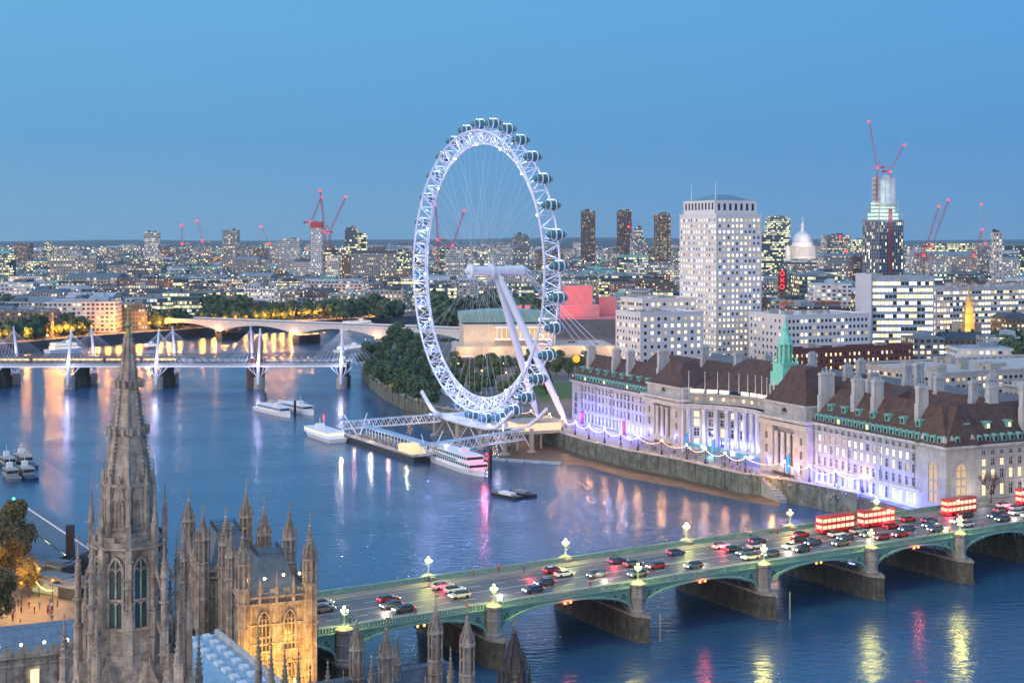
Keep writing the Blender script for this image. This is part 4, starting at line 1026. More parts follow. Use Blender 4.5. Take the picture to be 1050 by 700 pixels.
# ------------------------------------------------------------------ boats
def boat(pa, pb, beam, label, decks=1, hullc=None, stripe=None, lit=0.0, name='passenger_boat', open_top=True, hgt=1.7, cabin=.72, cat='boat'):
    """pa = stern, pb = bow on the water"""
    pa, pb = Vector(pa), Vector(pb); d = (pb-pa); L = d.length; d.normalize(); n = V(-d.y, d.x, 0); c = (pa+pb)/2
    t = thing(name, c, label, cat)
    h = MB(); ns = 12; lo = []; hi = []
    for i in range(ns+1):
        x = -1+2*i/ns; wd = beam/2*(1-max(0, (x-.35)/.65)**2.2)*(.9 if i == 0 else 1); sh = hgt*(1+.25*max(0, x)**2)
        hi.append((x, wd, sh)); lo.append((x*.97, wd*.82, -.4))
    vs = []
    for x, wd, z in lo: vs += [c+d*(x*L/2)-n*wd+V(0, 0, z), c+d*(x*L/2)+n*wd+V(0, 0, z)]
    for x, wd, z in hi: vs += [c+d*(x*L/2)-n*wd+V(0, 0, z), c+d*(x*L/2)+n*wd+V(0, 0, z)]
    N2 = 2*(ns+1); fs = []
    for i in range(ns):
        fs.append((2*i, 2*i+2, N2+2*i+2, N2+2*i)); fs.append((2*i+1, N2+2*i+1, N2+2*i+3, 2*i+3)); fs.append((N2+2*i, N2+2*i+2, N2+2*i+3, N2+2*i+1))
    fs.append((0, N2, N2+1, 1)); h.add(vs, fs); h.build('hull', hullc or M_white, t)
    z = hgt
    for k in range(decks):
        l0, l1 = -cabin*(1-.05*k), cabin*(.92-.16*k); hh = 2.3
        a = c+d*(l0*L/2); b = c+d*(l1*L/2); m0 = (a+b)/2; hl = (b-a).length/2; bw = beam*(.43-.03*k)
        m = MB(); m.obox(m0+V(0, 0, z+.45), d*hl, n*bw, V(0, 0, .45)); m.obox(m0+V(0, 0, z+hh-.2), d*(hl+.3), n*(bw+.15), V(0, 0, .2))
        nw = max(3, int(hl*2/1.9))
        for i in range(nw+1):
            for s in (-1, 1): m.obox(m0+d*(hl*(-1+2*i/nw))+n*(s*bw)+V(0, 0, z+1.4), d*.2, n*.06, V(0, 0, .52))
        m.build('cabin', M_conc if name == 'launch' else M_white, t)
        m = MB(); m.obox(m0+V(0, 0, z+1.4), d*(hl-.1), n*(bw-.08), V(0, 0, .5)); m.build('window_band', emat('cabin_glow', (1, .85, .55), 1.1) if lit > .5 else (mat('boat_glass', (.02, .05, .08), .2)), t)
        if stripe and k == 0:
            m = MB(); m.obox(m0-d*hl*.1+V(0, 0, z+2.35), d*hl*.5, n*(bw+.2), V(0, 0, .22)); m.build('stripe', stripe, t)
        z += hh
    if open_top:
        m = MB(); l0, l1 = -cabin*.9, cabin*.5
        for s in (-1, 1):
            m.bar(c+d*(l0*L/2)+n*(s*beam*.38)+V(0, 0, z+.9), c+d*(l1*L/2)+n*(s*beam*.38)+V(0, 0, z+.9), .08)
            for i in range(int(L/3)): q = c+d*(L/2*(l0+(l1-l0)*i/int(L/3)))+n*(s*beam*.38); m.tube(q+V(0, 0, z), q+V(0, 0, z+.9), .05, 4)
        m.build('railing', M_white, t)
    m = MB(); q = c+d*(L*.12)+V(0, 0, z); m.box(q.x, q.y, z, 2.2, beam*.4, 1.7, math.atan2(d.y, d.x)); m.build('wheelhouse', M_white, t)
    m = MB(); m.tube(q+V(0, 0, 1.6), q+V(0, 0, 4), .09, 5); m.build('mast', M_white, t)
    return t
boat(G(264, 420), G(298, 428), 6, 'white cruiser moored left of the two dark posts with a row of dark windows')
boat(G(286, 418), G(322, 426), 6.5, 'white cruiser moored behind and to the right of its neighbour, two posts beside it', hullc=None)
cb = boat(G(347, 454), G(317, 444), 9, 'squat white catamaran with warm lit stern cabin moving beside the floating pier', 1, lit=1, open_top=False, cabin=.8)
m = MB(); q = G(332, 449, 0); m.tube(q+V(0, 0, 4), q+V(0, 0, 9), .12, 5); m.build('signal_mast', M_white, cb)
for z in (8, 9.4): m = MB(); m.ball(q+V(0, 0, z), .45, 8, 5); m.build('signal_lamp', E_red, cb)
lamp(cb, G(346, 457, 3)+V(2, -4, 0), (1, .82, .5), 1500, .3)
boat(G(444, 470), G(497, 489), 8.5, 'large white two-deck tour boat with teal swoosh moored before the wheel', 2, stripe=mat('teal_paint', (.02, .28, .38), .4), cabin=.84)
bg_ = thing('work_barge', G(527, 508), 'low dark work barge with flat deck gear afloat right of the tour boat', 'barge')
for k, (pa, pb) in enumerate(((G(508, 506, .3), G(533, 511, .3)), (G(524, 504, .3), G(546, 509, .3)))):
    dv = (pb-pa).normalized(); m = MB(); m.obox((pa+pb)/2, dv*((pb-pa).length/2), V(-dv.y, dv.x, 0)*1.9, V(0, 0, .6)); m.build('hull', M_black, bg_)
    m = MB(); m.obox((pa+pb)/2+V(0, 0, 1.0), dv*((pb-pa).length/4), V(-dv.y, dv.x, 0)*1.2, V(0, 0, .4)); m.build('deck_box', M_white if k == 0 else M_grey, bg_)
    m = MB(); m.tube((pa+pb)/2+V(1, 0, .5), (pa+pb)/2+V(1, 0, 3.2), .1, 5); m.build('post', M_black, bg_)
for i, (x0, y0, x1, y1, lab) in enumerate(((2, 474, 14, 482, 'small white launch, farthest left of the moored cluster at the left edge'), (14, 470, 34, 481, 'white cruiser at upper right of the moored cluster by the left edge'),
                               (6, 486, 16, 494, 'small white workboat nearest in the moored cluster at the left edge'), (20, 484, 34, 493, 'dark blue tug at the lower right of the moored cluster by the left edge'))):
    boat(G(x1, y1), G(x0, y0), 4.6, lab, 1, hullc=(mat('navy_hull', (.03, .06, .14), .5) if i in (0, 1, 3) else M_grey), open_top=False, cabin=.42, hgt=1.2, name='launch')
boat(G(48, 363), G(84, 361), 13, 'large white ship moored at the far bank beyond the railway bridge', 2, cabin=.7, hgt=3, lit=1, name='moored_ship', cat='ship')
boat(G(346, 362), G(374, 358), 9, 'white boat moored under the far trees right of the far bridge pier', 1, cabin=.7, hgt=2, lit=1)
boat(G(352, 338.5), G(382, 336), 12, 'distant long blue lit boat moored at the far embankment behind the concrete bridge', 2, cabin=.8, hgt=3, lit=1)
boat(G(148, 358), G(160, 357), 6, 'small red lit boat crossing the far water behind the spire', 1, hullc=M_red, cabin=.7, hgt=1.5, lit=1)
# ------------------------------------------------------------------ railway bridge with footbridges
rbD = 797
rb = thing('railway_bridge', (-250, 797, 0), 'dark lattice railway bridge crossing the river between two white cable stayed footbridges', 'bridge')
xa, xb = -330, -92
def RB(x, y, z): return V(x, rbD+y+(x+200)*.02, z)
m = MB(); m.obox(RB(-211, 0, 12.6), V(119, 2.4, 0), V(0, 8, 0), V(0, 0, .5)); m.build('deck', M_dark, rb)
M_lat = mat('lattice_blue_grey', (.10, .12, .14), .6)
for y in (-7.5, 7.5):
    m = MB()
    for z in (12.6, 17.6): m.bar(RB(xa, y, z), RB(xb, y, z), .6)
    k = 60; st_ = (xb-xa)/k
    for i in range(k):
        m.bar(RB(xa+st_*i, y, 12.6), RB(xa+st_*(i+1), y, 17.6), .3); m.bar(RB(xa+st_*i, y, 17.6), RB(xa+st_*(i+1), y, 12.6), .3)
    m.build('lattice_girder', M_lat, rb)
PXS = [3, 84, 171, 262, 352]
for px in PXS:
    x = (px-CX)*rbD/F
    for y in (-7, 7):
        m = MB(); c = RB(x, y, -1); m.lathe(c, [(3.2, 0), (3.2, 6), (2.4, 6.5), (2.4, 13.2)], 12); m.build('pier_drum', M_piers, rb)
x = (262-CX)*rbD/F
m = MB(); c = RB(x, 0, -1); m.box(c.x, c.y, -1, 7.5, 16, 16); m.build('brick_pier', mat('red_brick', (.28, .09, .06), .85, var=.2), rb)
m = MB(); c = RB(x, 9.5, 0); m.box(c.x, c.y, 0, 5, 4, 25); m.lathe((c.x, c.y, 25), [(3, 0), (1.5, 2), (.2, 3)], 8); m.build('brick_tower', MATS['red_brick'], rb)
# pale lit foot bridges with leaning pylons and fans of cables
def footbridge(y, side, label, pxs):
    t = thing('footbridge', RB(-200, y, 0), label, 'footbridge')
    m = MB(); m.obox(RB(-211, y, 12.4), V(119, 2.4, 0), V(0, 2.2, 0), V(0, 0, .28)); m.build('deck', M_white, t)
    m = MB()
    for s in (-2.2, 2.2):
        m.bar(RB(xa, y+s, 13.8), RB(xb, y+s, 13.8), .12); m.bar(RB(xa, y+s, 13.2), RB(xb, y+s, 13.2), .08)
        for i in range(120): m.tube(RB(xa+i*2, y+s, 12.6), RB(xa+i*2, y+s, 13.8), .06, 4)
    m.build('railing', M_white, t)
    m = MB(); m.bar(RB(xa, y-2.25, 12.45), RB(xb, y-2.25, 12.45), .08, .22); m.build('deck_light', emat('deck_led', (.75, .72, 1), .8), t)
    for px in pxs:
        x = (px-CX)*rbD/F; lean = side*5.5
        top = RB(x, y+lean*-.6, 33); 
        m = MB(); m.tube(RB(x, y+side*3.2, 2.5), RB(x, y+side*3.0, 13), .8, 8, 1.0); m.tube(RB(x, y+side*3.0, 13), top, 1.0, 8, .45); m.build('pylon', M_rim, t)
        m = MB()
        for k in range(1, 8):
            for s in (-1, 1): m.tube(top-V(0, 0, k*.35), RB(x+s*k*2.9, y+side*2.2, 12.8), .055, 4, cap=False)
        m.build('stay_cable', M_rim, t)
        m = MB()
        for s in (-1, 1): m.tube(RB(x, y-2, 6.0), RB(x+s*6, y+side*2.2, 12.3), .28, 5); m.tube(RB(x, y+side*2, 3.5), RB(x+s*3, y+side*3, 12), .2, 5)
        m.parts('strut', M_rim, t)
        m = MB(); c = RB(x, y, -1); m.lathe(c, [(3.0, 0), (3.0, 7.2), (2.4, 7.6)], 10); m.build('pier', M_conc, t)
        lamp(t, RB(x, y-5.5, 15.5), (.62, .58, 1), 2400, .5)
    for i in range(4): lamp(t, RB(-300+i*58, y-4, 15.5), (.85, .72, 1), 300, .5)
footbridge(-14, -1, 'nearer white cable stayed footbridge with purple lit pylons beside the railway bridge', [3, 80, 168, 270, 353])
footbridge(14, 1, 'farther white cable stayed footbridge behind the railway bridge', [8, 88, 172, 253, 348])
tr = thing('train', RB(-290, -2, 13.2), 'commuter train with orange lit windows on the left of the railway bridge', 'train')
for i in range(7):
    x0 = -330+i*20.4; m = MB(); m.obox(RB(x0+10, -3, 15.1), V(9.9, .2, 0), V(0, 1.4, 0), V(0, 0, 1.9)); m.build('carriage', mat('train_grey', (.2, .2, .24), .5), tr)
    m = MB(); m.obox(RB(x0+10, -3, 15.5), V(9.2, .18, 0), V(0, 1.45, 0), V(0, 0, .5)); m.build('window_band', emat('train_glow', (1, .55, .18), 1.6), tr)

# ------------------------------------------------------------------ concrete arch bridge beyond
wb = thing('concrete_bridge', (-200, 1090, 0), 'pale concrete bridge of long shallow arches carrying lit traffic beyond the railway bridge', 'bridge')
wp = [V(-371, 1248, 0), V(-302, 1208, 0), V(-233, 1168, 0), V(-164, 1128, 0), V(-95, 1088, 0), V(-26, 1048, 0)]
wd = (wp[3]-wp[2]).normalized(); wn = V(-wd.y, wd.x, 0)
M_wb = mat('bridge_portland', (.62, .60, .60), .7, var=.1)
for a, b in zip(wp[:-1], wp[1:]):
    L = (b-a).length; k = 14
    for off in (-12, 0, 12):
        m = MB()
        for i in range(k):
            t0, t1 = i/k, (i+1)/k; z0 = 15.2-6.0*(2*abs(t0-.5))**2; z1 = 15.2-6.0*(2*abs(t1-.5))**2
            p, q = a+(b-a)*t0+wn*off, a+(b-a)*t1+wn*off
            for s in (-.6, .6):
                f = [p+wn*s+V(0, 0, z0), q+wn*s+V(0, 0, z1), q+wn*s+V(0, 0, 17), p+wn*s+V(0, 0, 17)]; m.face(f if s < 0 else f[::-1])
            m.face([p-wn*.6+V(0, 0, z0), p+wn*.6+V(0, 0, z0), q+wn*.6+V(0, 0, z1), q-wn*.6+V(0, 0, z1)])
        m.build('arch_beam', M_wb, wb)
for p in wp[1:5]:
    m = MB(); m.obox(p+V(0, 0, 3.5), wn*13.5, wd*3.4, V(0, 0, 4.4)); m.build('pier', M_piers, wb)
    m = MB()
    for o_ in (-9, -3, 4): m.ball(p-wd*3.6+wn*(o_-4)+V(0, 0, 9.1), .6, 8, 5)
    m.parts('pier_lamp', E_orange, wb); lamp(wb, p-wn*15-wd*2+V(0, 0, 9.6), (1, .42, .12), 2600, .4)
m = MB(); c = (wp[0]+wp[-1])/2; m.obox(c+V(0, 0, 17.3), wd*205, wn*13, V(0, 0, .3)); m.build('deck', M_wb, wb)
m = MB()
for s in (-13, 13): m.obox(c+wn*s+V(0, 0, 18.1), wd*205, wn*.15, V(0, 0, .5))
m.build('parapet', M_wb, wb)
m = MB(); m.obox(c+V(0, 0, 15.14), wd*205, wn*10, V(0, 0, .02)); tag(m.build('road', M_asph), kind='structure')
wb.location.z -= 2.5
RQ = random.Random(5)

# ------------------------------------------------------------------ mid-distance buildings with modelled windows
GZ = 6.5
def tower(name, label, cat, p, L1, L2, z1, wallm, fl, bays1, bays2, ww1, ww2, pick, e1=E1, e2=E2, z0=GZ, sill=.32, head=.78, band=None, limit=100, roofm=None, start=0, rec=.4, frame=False, plant=True):
    """corner p nearest the camera; L1 along e1 (left face, outward -e2), L2 along e2 (right face, outward -e1)"""
    t = thing(name, V(p[0], p[1], z0), label, cat); w = MB(); wv = []
    p = V(p[0], p[1], z0); n = fl; h = (z1-z0-1.5)/n
    rows = [(z0+h*(i+sill), z0+h*(i+head)) for i in range(start, n)]
    wallgrid(w, wv, p+e1*L1, -e1, -e2, L1, z0, z1, bays1, ww1, rows, rec=rec, margin=.8)
    wallgrid(w, wv, p, e2, -e1, L2, z0, z1, bays2, ww2, rows, rec=rec, margin=.8)
    q = [p+e1*rec+e2*rec, p+e1*L1+e2*rec, p+e1*L1+e2*L2, p+e1*rec+e2*L2]
    w.prism([x[:2] for x in q], z0, z1-.6)
    w.build('wall', wallm, t)
    m = MB(); q = [p, p+e1*L1, p+e1*L1+e2*L2, p+e2*L2]; ctr = (q[0]+q[2])/2
    for i in range(4):
        a, b = q[i], q[(i+1) % 4]; dd_ = (b-a).normalized(); mm_ = (a+b)/2; inn_ = (ctr-mm_); inn_ = inn_-dd_*inn_.dot(dd_); inn_.normalize()
        m.obox(mm_+inn_*.2+V(0, 0, z1+.25-z0), dd_*((b-a).length/2+.12), inn_*.35, V(0, 0, .5))
    m.build('parapet', wallm, t)
    if plant:
        m = MB(); r_ = random.Random(hash(label) % 1000 if False else len(label)*7+int(L1))
        for i in range(int(3+L1*L2/420)):
            c = p+e1*r_.uniform(3, L1-3)+e2*r_.uniform(3, max(4, L2-3)); m.box(c.x, c.y, z1-.7, r_.uniform(2, 7), r_.uniform(2, 5), r_.uniform(1.2, 3.6), math.atan2(e2.y, e2.x))
        m.parts('roof_plant', roofm or M_conc, t)
    emit_windows(t, wv, pick, limit, frame)
    return t, wv
# stone office tower with two masts
SP = V(130.3, 900, 0)
def spick(w): return (2 if RW.random() < .45 else 1) if RW.random() < .52 else (0 if RW.random() < .6 else 3)
M_shell = mat('tower_stone', (.66, .64, .67), .75, var=.06, scale=.1)
t, wv = tower('office_tower', 'tall pale stone office tower with grid of small lit windows and two rooftop masts', 'tower', SP, 45, 34.2, 98, M_shell, 24, 14, 10, 1.35, 1.6, spick, limit=100)
b = MB(); wv = []
p = SP+E1*3+E2*.6; wallgrid(b, wv, p+E1*38+V(0, 0, 98.5), -E1, -E2, 38, 98.5, 107.5, 9, 2.2, [(101.5, 106)]); wallgrid(b, wv, p+V(0, 0, 98.5), E2, -E1, 32, 98.5, 107.5, 7, 2.0, [(101, 105.5)])
b.prism([x[:2] for x in (p+E1*.4+E2*.4, p+E1*38+E2*.4, p+E1*38+E2*32, p+E1*.4+E2*32)], 98.5, 107); b.build('upper_stage', M_shell, t)
emit_windows(t, wv, lambda w: 0, 40, False)
m = MB(); q = [p+E1*2+E2*2, p+E1*36+E2*2, p+E1*36+E2*30, p+E1*2+E2*30]; c = (q[0]+q[2])/2; m.prism([x[:2] for x in q], 107.3, 111.5, [(c+(x-c)*.3)[:2] for x in q]); m.build('roof', M_copper if False else mat('roof_steel_blue', (.12, .22, .28), .5), t)
for e in (4, 33): m = MB(); q = p+E1*e+E2*3; m.tube(V(q.x, q.y, 107), V(q.x, q.y, 119 if e > 9 else 120), .28, 6, .1); m.build('mast', M_white, t)
pk = picker(.35)
tower('stone_wing', 'pale stone block with rows of dark windows in the left lee of the tall tower', 'building', (84, 905), 30, 40, 44, M_shell, 9, 13, 9, 2, 2, picker(.25), limit=40)
tower('stone_wing', 'lower pale stone block standing in front of the left foot of the tall tower', 'building', (74, 812), 30, 42, 40, M_shell, 8, 8, 9, 1.8, 1.9, picker(.3), limit=40)
tower('stone_wing', 'long low pale stone wing with dark windows right of the foot of the tall tower', 'building', (165, 850), 40, 62, 36.5, M_shell, 7, 9, 20, 1.8, 1.9, picker(.12), limit=40)
tower('glass_office', 'broad office block with bright yellow lit floors and blank pale end wall', 'office building', (230, 905), 30, 41, 58, mat('office_band', (.34, .40, .48), .5), 12, 8, 15, 3.3, 2.4, lambda w: (2 if RW.random() < .6 else 1) if RW.random() < .72 else 0, limit=60, sill=.2, head=.72, e1=V(-.05, 1, 0).normalized(), e2=V(1, .05, 0).normalized())
eb = thing('blank_tower_wall', (222, 903, GZ), 'blank pale stair tower at the left end of the bright lit office block', 'tower'); m = MB(); m.box(226.6, 912, GZ, 6, 18, 54, 0); m.build('wall', M_shell, eb)
tower('terrace_office', 'long stepped white office building with pale lit strip windows at the right edge', 'office building', (330, 1100), 40, 130, 44, mat('white_band', (.5, .5, .52), .6), 8, 10, 40, 3, 2.7, picker(.62, .7), limit=40, sill=.3, head=.75)
tower('mall_block', 'long low pale flat roofed building with a lit upper strip behind the hall chimneys', 'building', (196, 650), 60, 110, 21, mat('pale_block', (.46, .42, .40), .7), 4, 20, 34, 2, 2, picker(.3), limit=40)
tower('brick_block', 'dark red brick block with a row of small lit dormer windows behind the hall', 'building', (137, 700), 10, 78, 28, mat('dark_brick', (.14, .05, .045), .85), 6, 4, 26, 1.2, 1.2, picker(.4), limit=40)
tower('brick_block', 'orange lit red brick building right behind the tall tower', 'building', (225, 1130), 18, 46, 31, mat('orange_brick', (.34, .12, .07), .8), 5, 4, 10, 1.5, 1.5, picker(.25), limit=10)
# festival hall, theatre
fh = thing('concert_hall', (-20, 880, GZ), 'broad concert hall with pale green curved roof and warm lit glazed front', 'concert hall')
ee = V(.995, .1, 0); en = V(-.1, .995, 0)
def FH(x, y, z): return V(-34, 862, z)+ee*x+en*y
m = MB(); m.prism([FH(0, 0, 0)[:2], FH(98, 0, 0)[:2], FH(98, 50, 0)[:2], FH(0, 50, 0)[:2]], GZ, 17); m.prism([FH(5, 8, 0)[:2], FH(62, 8, 0)[:2], FH(62, 50, 0)[:2], FH(5, 50, 0)[:2]], 17, 30)
m.build('wall', mat('hall_stone', (.52, .47, .40), .7, var=.1), fh)
m = MB(); k = 12
for i in range(k):
    x0, x1 = 4+57*i/k, 4+57*(i+1)/k; za = 36.5+1.6*math.sin(PI*i/k); zb = 36.5+1.6*math.sin(PI*(i+1)/k)
    m.add([FH(x0, 14, 31), FH(x1, 14, 31), FH(x1, 14, zb), FH(x0, 14, za), FH(x0, 50, 31), FH(x1, 50, 31), FH(x1, 50, zb), FH(x0, 50, za)], [(0, 1, 2, 3), (3, 2, 6, 7), (5, 4, 7, 6)])
m.face([FH(4, 14, 31), FH(4, 50, 31), FH(4, 50, 36.5), FH(4, 14, 36.5)][::-1]); m.face([FH(61, 14, 31), FH(61, 50, 31), FH(61, 50, 36.5), FH(61, 14, 36.5)])
m.build('roof', mat('pale_green_copper', (.22, .37, .35), .6, var=.15, scale=.1), fh)
m = MB(); m.obox(FH(41, 5.6, 24.8), ee*16, en*.3, V(0, 0, 3.2)); m.build('glazing', E_dim, fh)
m = MB()
for i in range(12): m.obox(FH(25.5+i*2.9, 5.2, 24.8), ee*.18, en*.2, V(0, 0, 3.6))
m.obox(FH(41, 5.2, 28.6), ee*17, en*2.8, V(0, 0, .5)); m.obox(FH(41, 5.2, 21.2), ee*17, en*2.8, V(0, 0, .4)); m.build('frame', M_white, fh)
m = MB(); m.obox(FH(46, -8, 11.5), ee*48, en*7, V(0, 0, .4)); m.obox(FH(30, 20, 33.5), ee*16, en*5, V(0, 0, 2.6)); m.build('terrace', M_conc, fh)
for i in range(6): lamp(fh, FH(6+i*18, -6, 15), (1, .5, .2), 2400, .6)
for i in range(5): lamp(fh, FH(8+i*16, -1, 23), (1, .62, .3), 1500, .6)
nt_ = thing('theatre', (60, 1130, GZ), 'concrete theatre with stacked fly towers flooded in red light', 'theatre')
M_nt = mat('theatre_concrete', (.42, .30, .29), .8, var=.1, scale=.2)
for px0, px1, yt, yb, D, dp_ in ((579, 608, 293, 314, 1150, 26), (574, 615, 313.5, 342, 1130, 34), (614, 633, 305, 330, 1165, 20)):
    xl, xr = (px0-CX)*D/F, (px1-CX)*D/F; m = MB(); m.prism([(xl, D), (xr, D+4), (xr-1, D+dp_), (xl-2, D+dp_-4)], ZZ(yb, D), ZZ(yt, D)); m.build('fly_tower', M_nt, nt_)
m = MB(); m.prism([(30, 1100), (88, 1102), (96, 1170), (32, 1170)], GZ, 20); m.build('foyer_block', mat('theatre_grey', (.16, .15, .16), .8), nt_)
for x, y, z, p in ((45, 1108, 30, 16000), (60, 1108, 30, 16000), (46, 1126, 30, 9000), (58, 1134, 45, 9000), (44, 1134, 45, 9000), (51, 1122, 46, 9000), (78, 1140, 30, 14000), (92, 1146, 30, 9000)): lamp(nt_, (x, y, z), (1, .015, .03), p*.5, .8)
rr2 = thing('lit_pavilion', (-8, 1000, GZ), 'small pair of red lit blocks behind the concert hall roof', 'building')
for px0, px1 in ((529, 535), (538, 544)):
    D = 1010; m = MB(); m.prism([((px0-CX)*D/F, D), ((px1-CX)*D/F, D), ((px1-CX)*D/F, D+8), ((px0-CX)*D/F, D+8)], GZ, ZZ(313, D)); m.build('block', M_nt, rr2)
lamp(rr2, ((536-CX)*1010/F, 1003, 30), (1, .05, .08), 4000, .6)
# tall tower under construction
CT = V((890-CX)*1500/F, 1500, 0)
t, wv = tower('unfinished_tower', 'dark glazed tower under construction with bare concrete top floors', 'tower', (CT.x+11.7, CT.y), 26, 34, 101.5, mat('tower_mullion', (.17, .20, .26), .5), 26, 9, 13, 1.5, 1.6, picker(.10, .9), limit=20, sill=.1, head=.9, e1=V(-.45, .89, 0).normalized(), e2=V(.89, .45, 0).normalized(), plant=False, rec=.3)
e1_, e2_ = V(-.45, .89, 0).normalized(), V(.89, .45, 0).normalized(); pc = V(CT.x+11.7, CT.y, 0)
m = MB(); fl_ = MB()
for z in range(102, 121, 4):
    i_ = 1 if z < 110 else 4
    q = [pc+e1_*i_+e2_*i_, pc+e1_*(26-i_)+e2_*i_, pc+e1_*(26-i_)+e2_*(34-i_), pc+e1_*i_+e2_*(34-i_)]; m.prism([x[:2] for x in q], z, z+.5, bot=True)
    for x in q: m.tube(V(x.x, x.y, z), V(x.x, x.y, z+4), .5, 6)
    q2 = [(q[0]+q[2])/2+(x-(q[0]+q[2])/2)*.8 for x in q]; fl_.prism([x[:2] for x in q2], z+.6, z+3.2)
m.build('open_floor', M_conc, t); fl_.build('site_lighting', emat('site_glow', (.75, 1, .85), .8), t)
m = MB()
for o1, o2, zt in ((8, 10, 146), (8, 17, 150), (8, 24, 148), (18, 12, 149), (18, 22, 144)):
    q = pc+e1_*o1+e2_*o2; m.box(q.x, q.y, 116, 6.2, 6, zt-116, .45)
for z in range(120, 148, 5): q = pc+e1_*12+e2_*17; m.box(q.x, q.y, z, 21, 15, .7, .45)
m.parts('concrete_core', mat('core_concrete', (.42, .44, .50), .8, var=.2, scale=.15), t)
m = MB(); q = pc+e2_*15-e1_*.8; m.box(q.x, q.y, GZ, 4, 1.2, 108, .45); m.build('hoist', mat('hoist_red', (.22, .05, .07), .7), t)
for z in (106, 122, 138): lamp(t, pc+e1_*(-8)+e2_*12+V(0, 0, z), (.85, 1, .95), 4500, .8)
def crane(name, base, zt, ang_, jib, label, mc_=M_red, red=True, lean=1.05, cab_light=True, g_='luffing cranes on the skyline'):
    """luffing crane: mast, cab, raised jib, counter jib, red lamps"""
    base = Vector(base); t = thing(name, base, label, 'crane', g_); top = V(base.x, base.y, zt)
    s = max(1.0, base.y/1500)*.95
    def lattice(nm, a, b, w):
        m = MB(); d = (b-a); L = d.length; d.normalize(); x = d.cross(V(.3, 1, .1)).normalized()*(w/2); y = x.cross(d).normalized()*(w/2)
        for sx, sy in ((-1, -1), (1, -1), (1, 1), (-1, 1)): m.bar(a+x*sx+y*sy, b+x*sx*.6+y*sy*.6, .22*s)
        k = max(3, int(L/(w*2)));
        for i in range(k):
            p, q = a+(b-a)*(i/k), a+(b-a)*((i+1)/k)
            m.bar(p-x-y, q+x-y, .16*s); m.bar(p+x+y, q-x+y, .16*s); m.bar(p-x+y, q-x-y, .14*s)
        m.build(nm, mc_, t)
    lattice('mast', base, top, 2.2*s)
    dr = V(math.cos(ang_), 0, 0)
    tip = top+V(math.cos(lean)*jib*(1 if math.cos(ang_) > 0 else -1), 4, math.sin(lean)*jib); lattice('jib', top, tip, 1.6*s)
    sg = -1 if math.cos(ang_) > 0 else 1
    m = MB(); ct = top+V(sg*7*s, 0, 1); m.bar(top, ct, 1.2*s); m.box(ct.x, ct.y, ct.z-2*s, 3*s, 2*s, 2.4*s); m.build('counter_jib', mc_, t)
    m = MB(); ap = top+V(sg*3*s, 0, 8*s); m.bar(top, ap, .4*s); m.bar(ap, tip, .12*s); m.bar(ap, ct, .15*s); m.build('tie', mc_, t)
    if red:
        for q in ((tip, top+V(0, -2, 0)) if cab_light else (tip,)):
            m = MB(); m.ball(q, .0009*base.y, 8, 6); m.build('warning_lamp', E_red, t)
crane('tower_crane', pc+e1_*10+e2_*6+V(0, 0, 116), 158, PI, 50, 'tallest red crane, jib raised to the left, atop the unfinished tower', lean=1.42)
crane('tower_crane', pc+e1_*8+e2_*22+V(0, 0, 116), 154, 0, 33, 'red crane with jib raised to the right atop the unfinished tower', lean=1.05)
for px, yb, yt, D, aa, jb, ln, lab in ((947, 285, 262, 1700, 0, 62, 1.25, 'left one of a pair of red cranes right of the unfinished tower'), (955, 283, 253, 1750, 0, 62, 1.2, 'right one of a pair of red cranes right of the unfinished tower'),
        (998, 280, 262, 2300, 0, 45, 1.2, 'red crane left of the slender tower near the right edge'), (1010, 270, 250, 2500, PI, 70, 1.5, 'tall thin crane with upright jib close to the slender tower at right'),
        (319, 268, 228, 2500, 0, 48, 1.2, 'thin grey crane left of the red topped tower on the left skyline'), (333, 262, 238, 2100, PI, 62, 1.45, 'red crane leaning left beside the red topped tower'), (338, 262, 238, 2120, 0, 58, 1.15, 'red crane leaning right beside the red topped tower'),
        (449, 262, 246, 2400, PI, 60, 1.5, 'thin red crane seen through the left of the big wheel'), (464, 270, 252, 2300, 0, 60, 1.25, 'red crane with raised jib seen through the big wheel'), (276, 262, 250, 2600, PI, 35, 1.1, 'pale crane left of the wide slab block on the left skyline'),
        (187, 270, 250, 2300, PI, 30, 1.5, 'thin pale upright crane on the left skyline'), (208, 262, 247, 2300, PI, 34, 1.25, 'thin pale crane leaning left on the left skyline'), (653, 262, 245, 2900, PI, 30, 1.0, 'crane with red lamps between the second and third dark residential towers'),
        (868, 272, 258, 2600, PI, 30, 1.2, 'small red crane right of the white dome')):
    crane('tower_crane', (PX(px, D).x, D, GZ), ZZ(yt, D), aa, jb, lab, M_red if 'red' in lab else mat('crane_grey', (.35, .38, .42), .6), lean=ln)
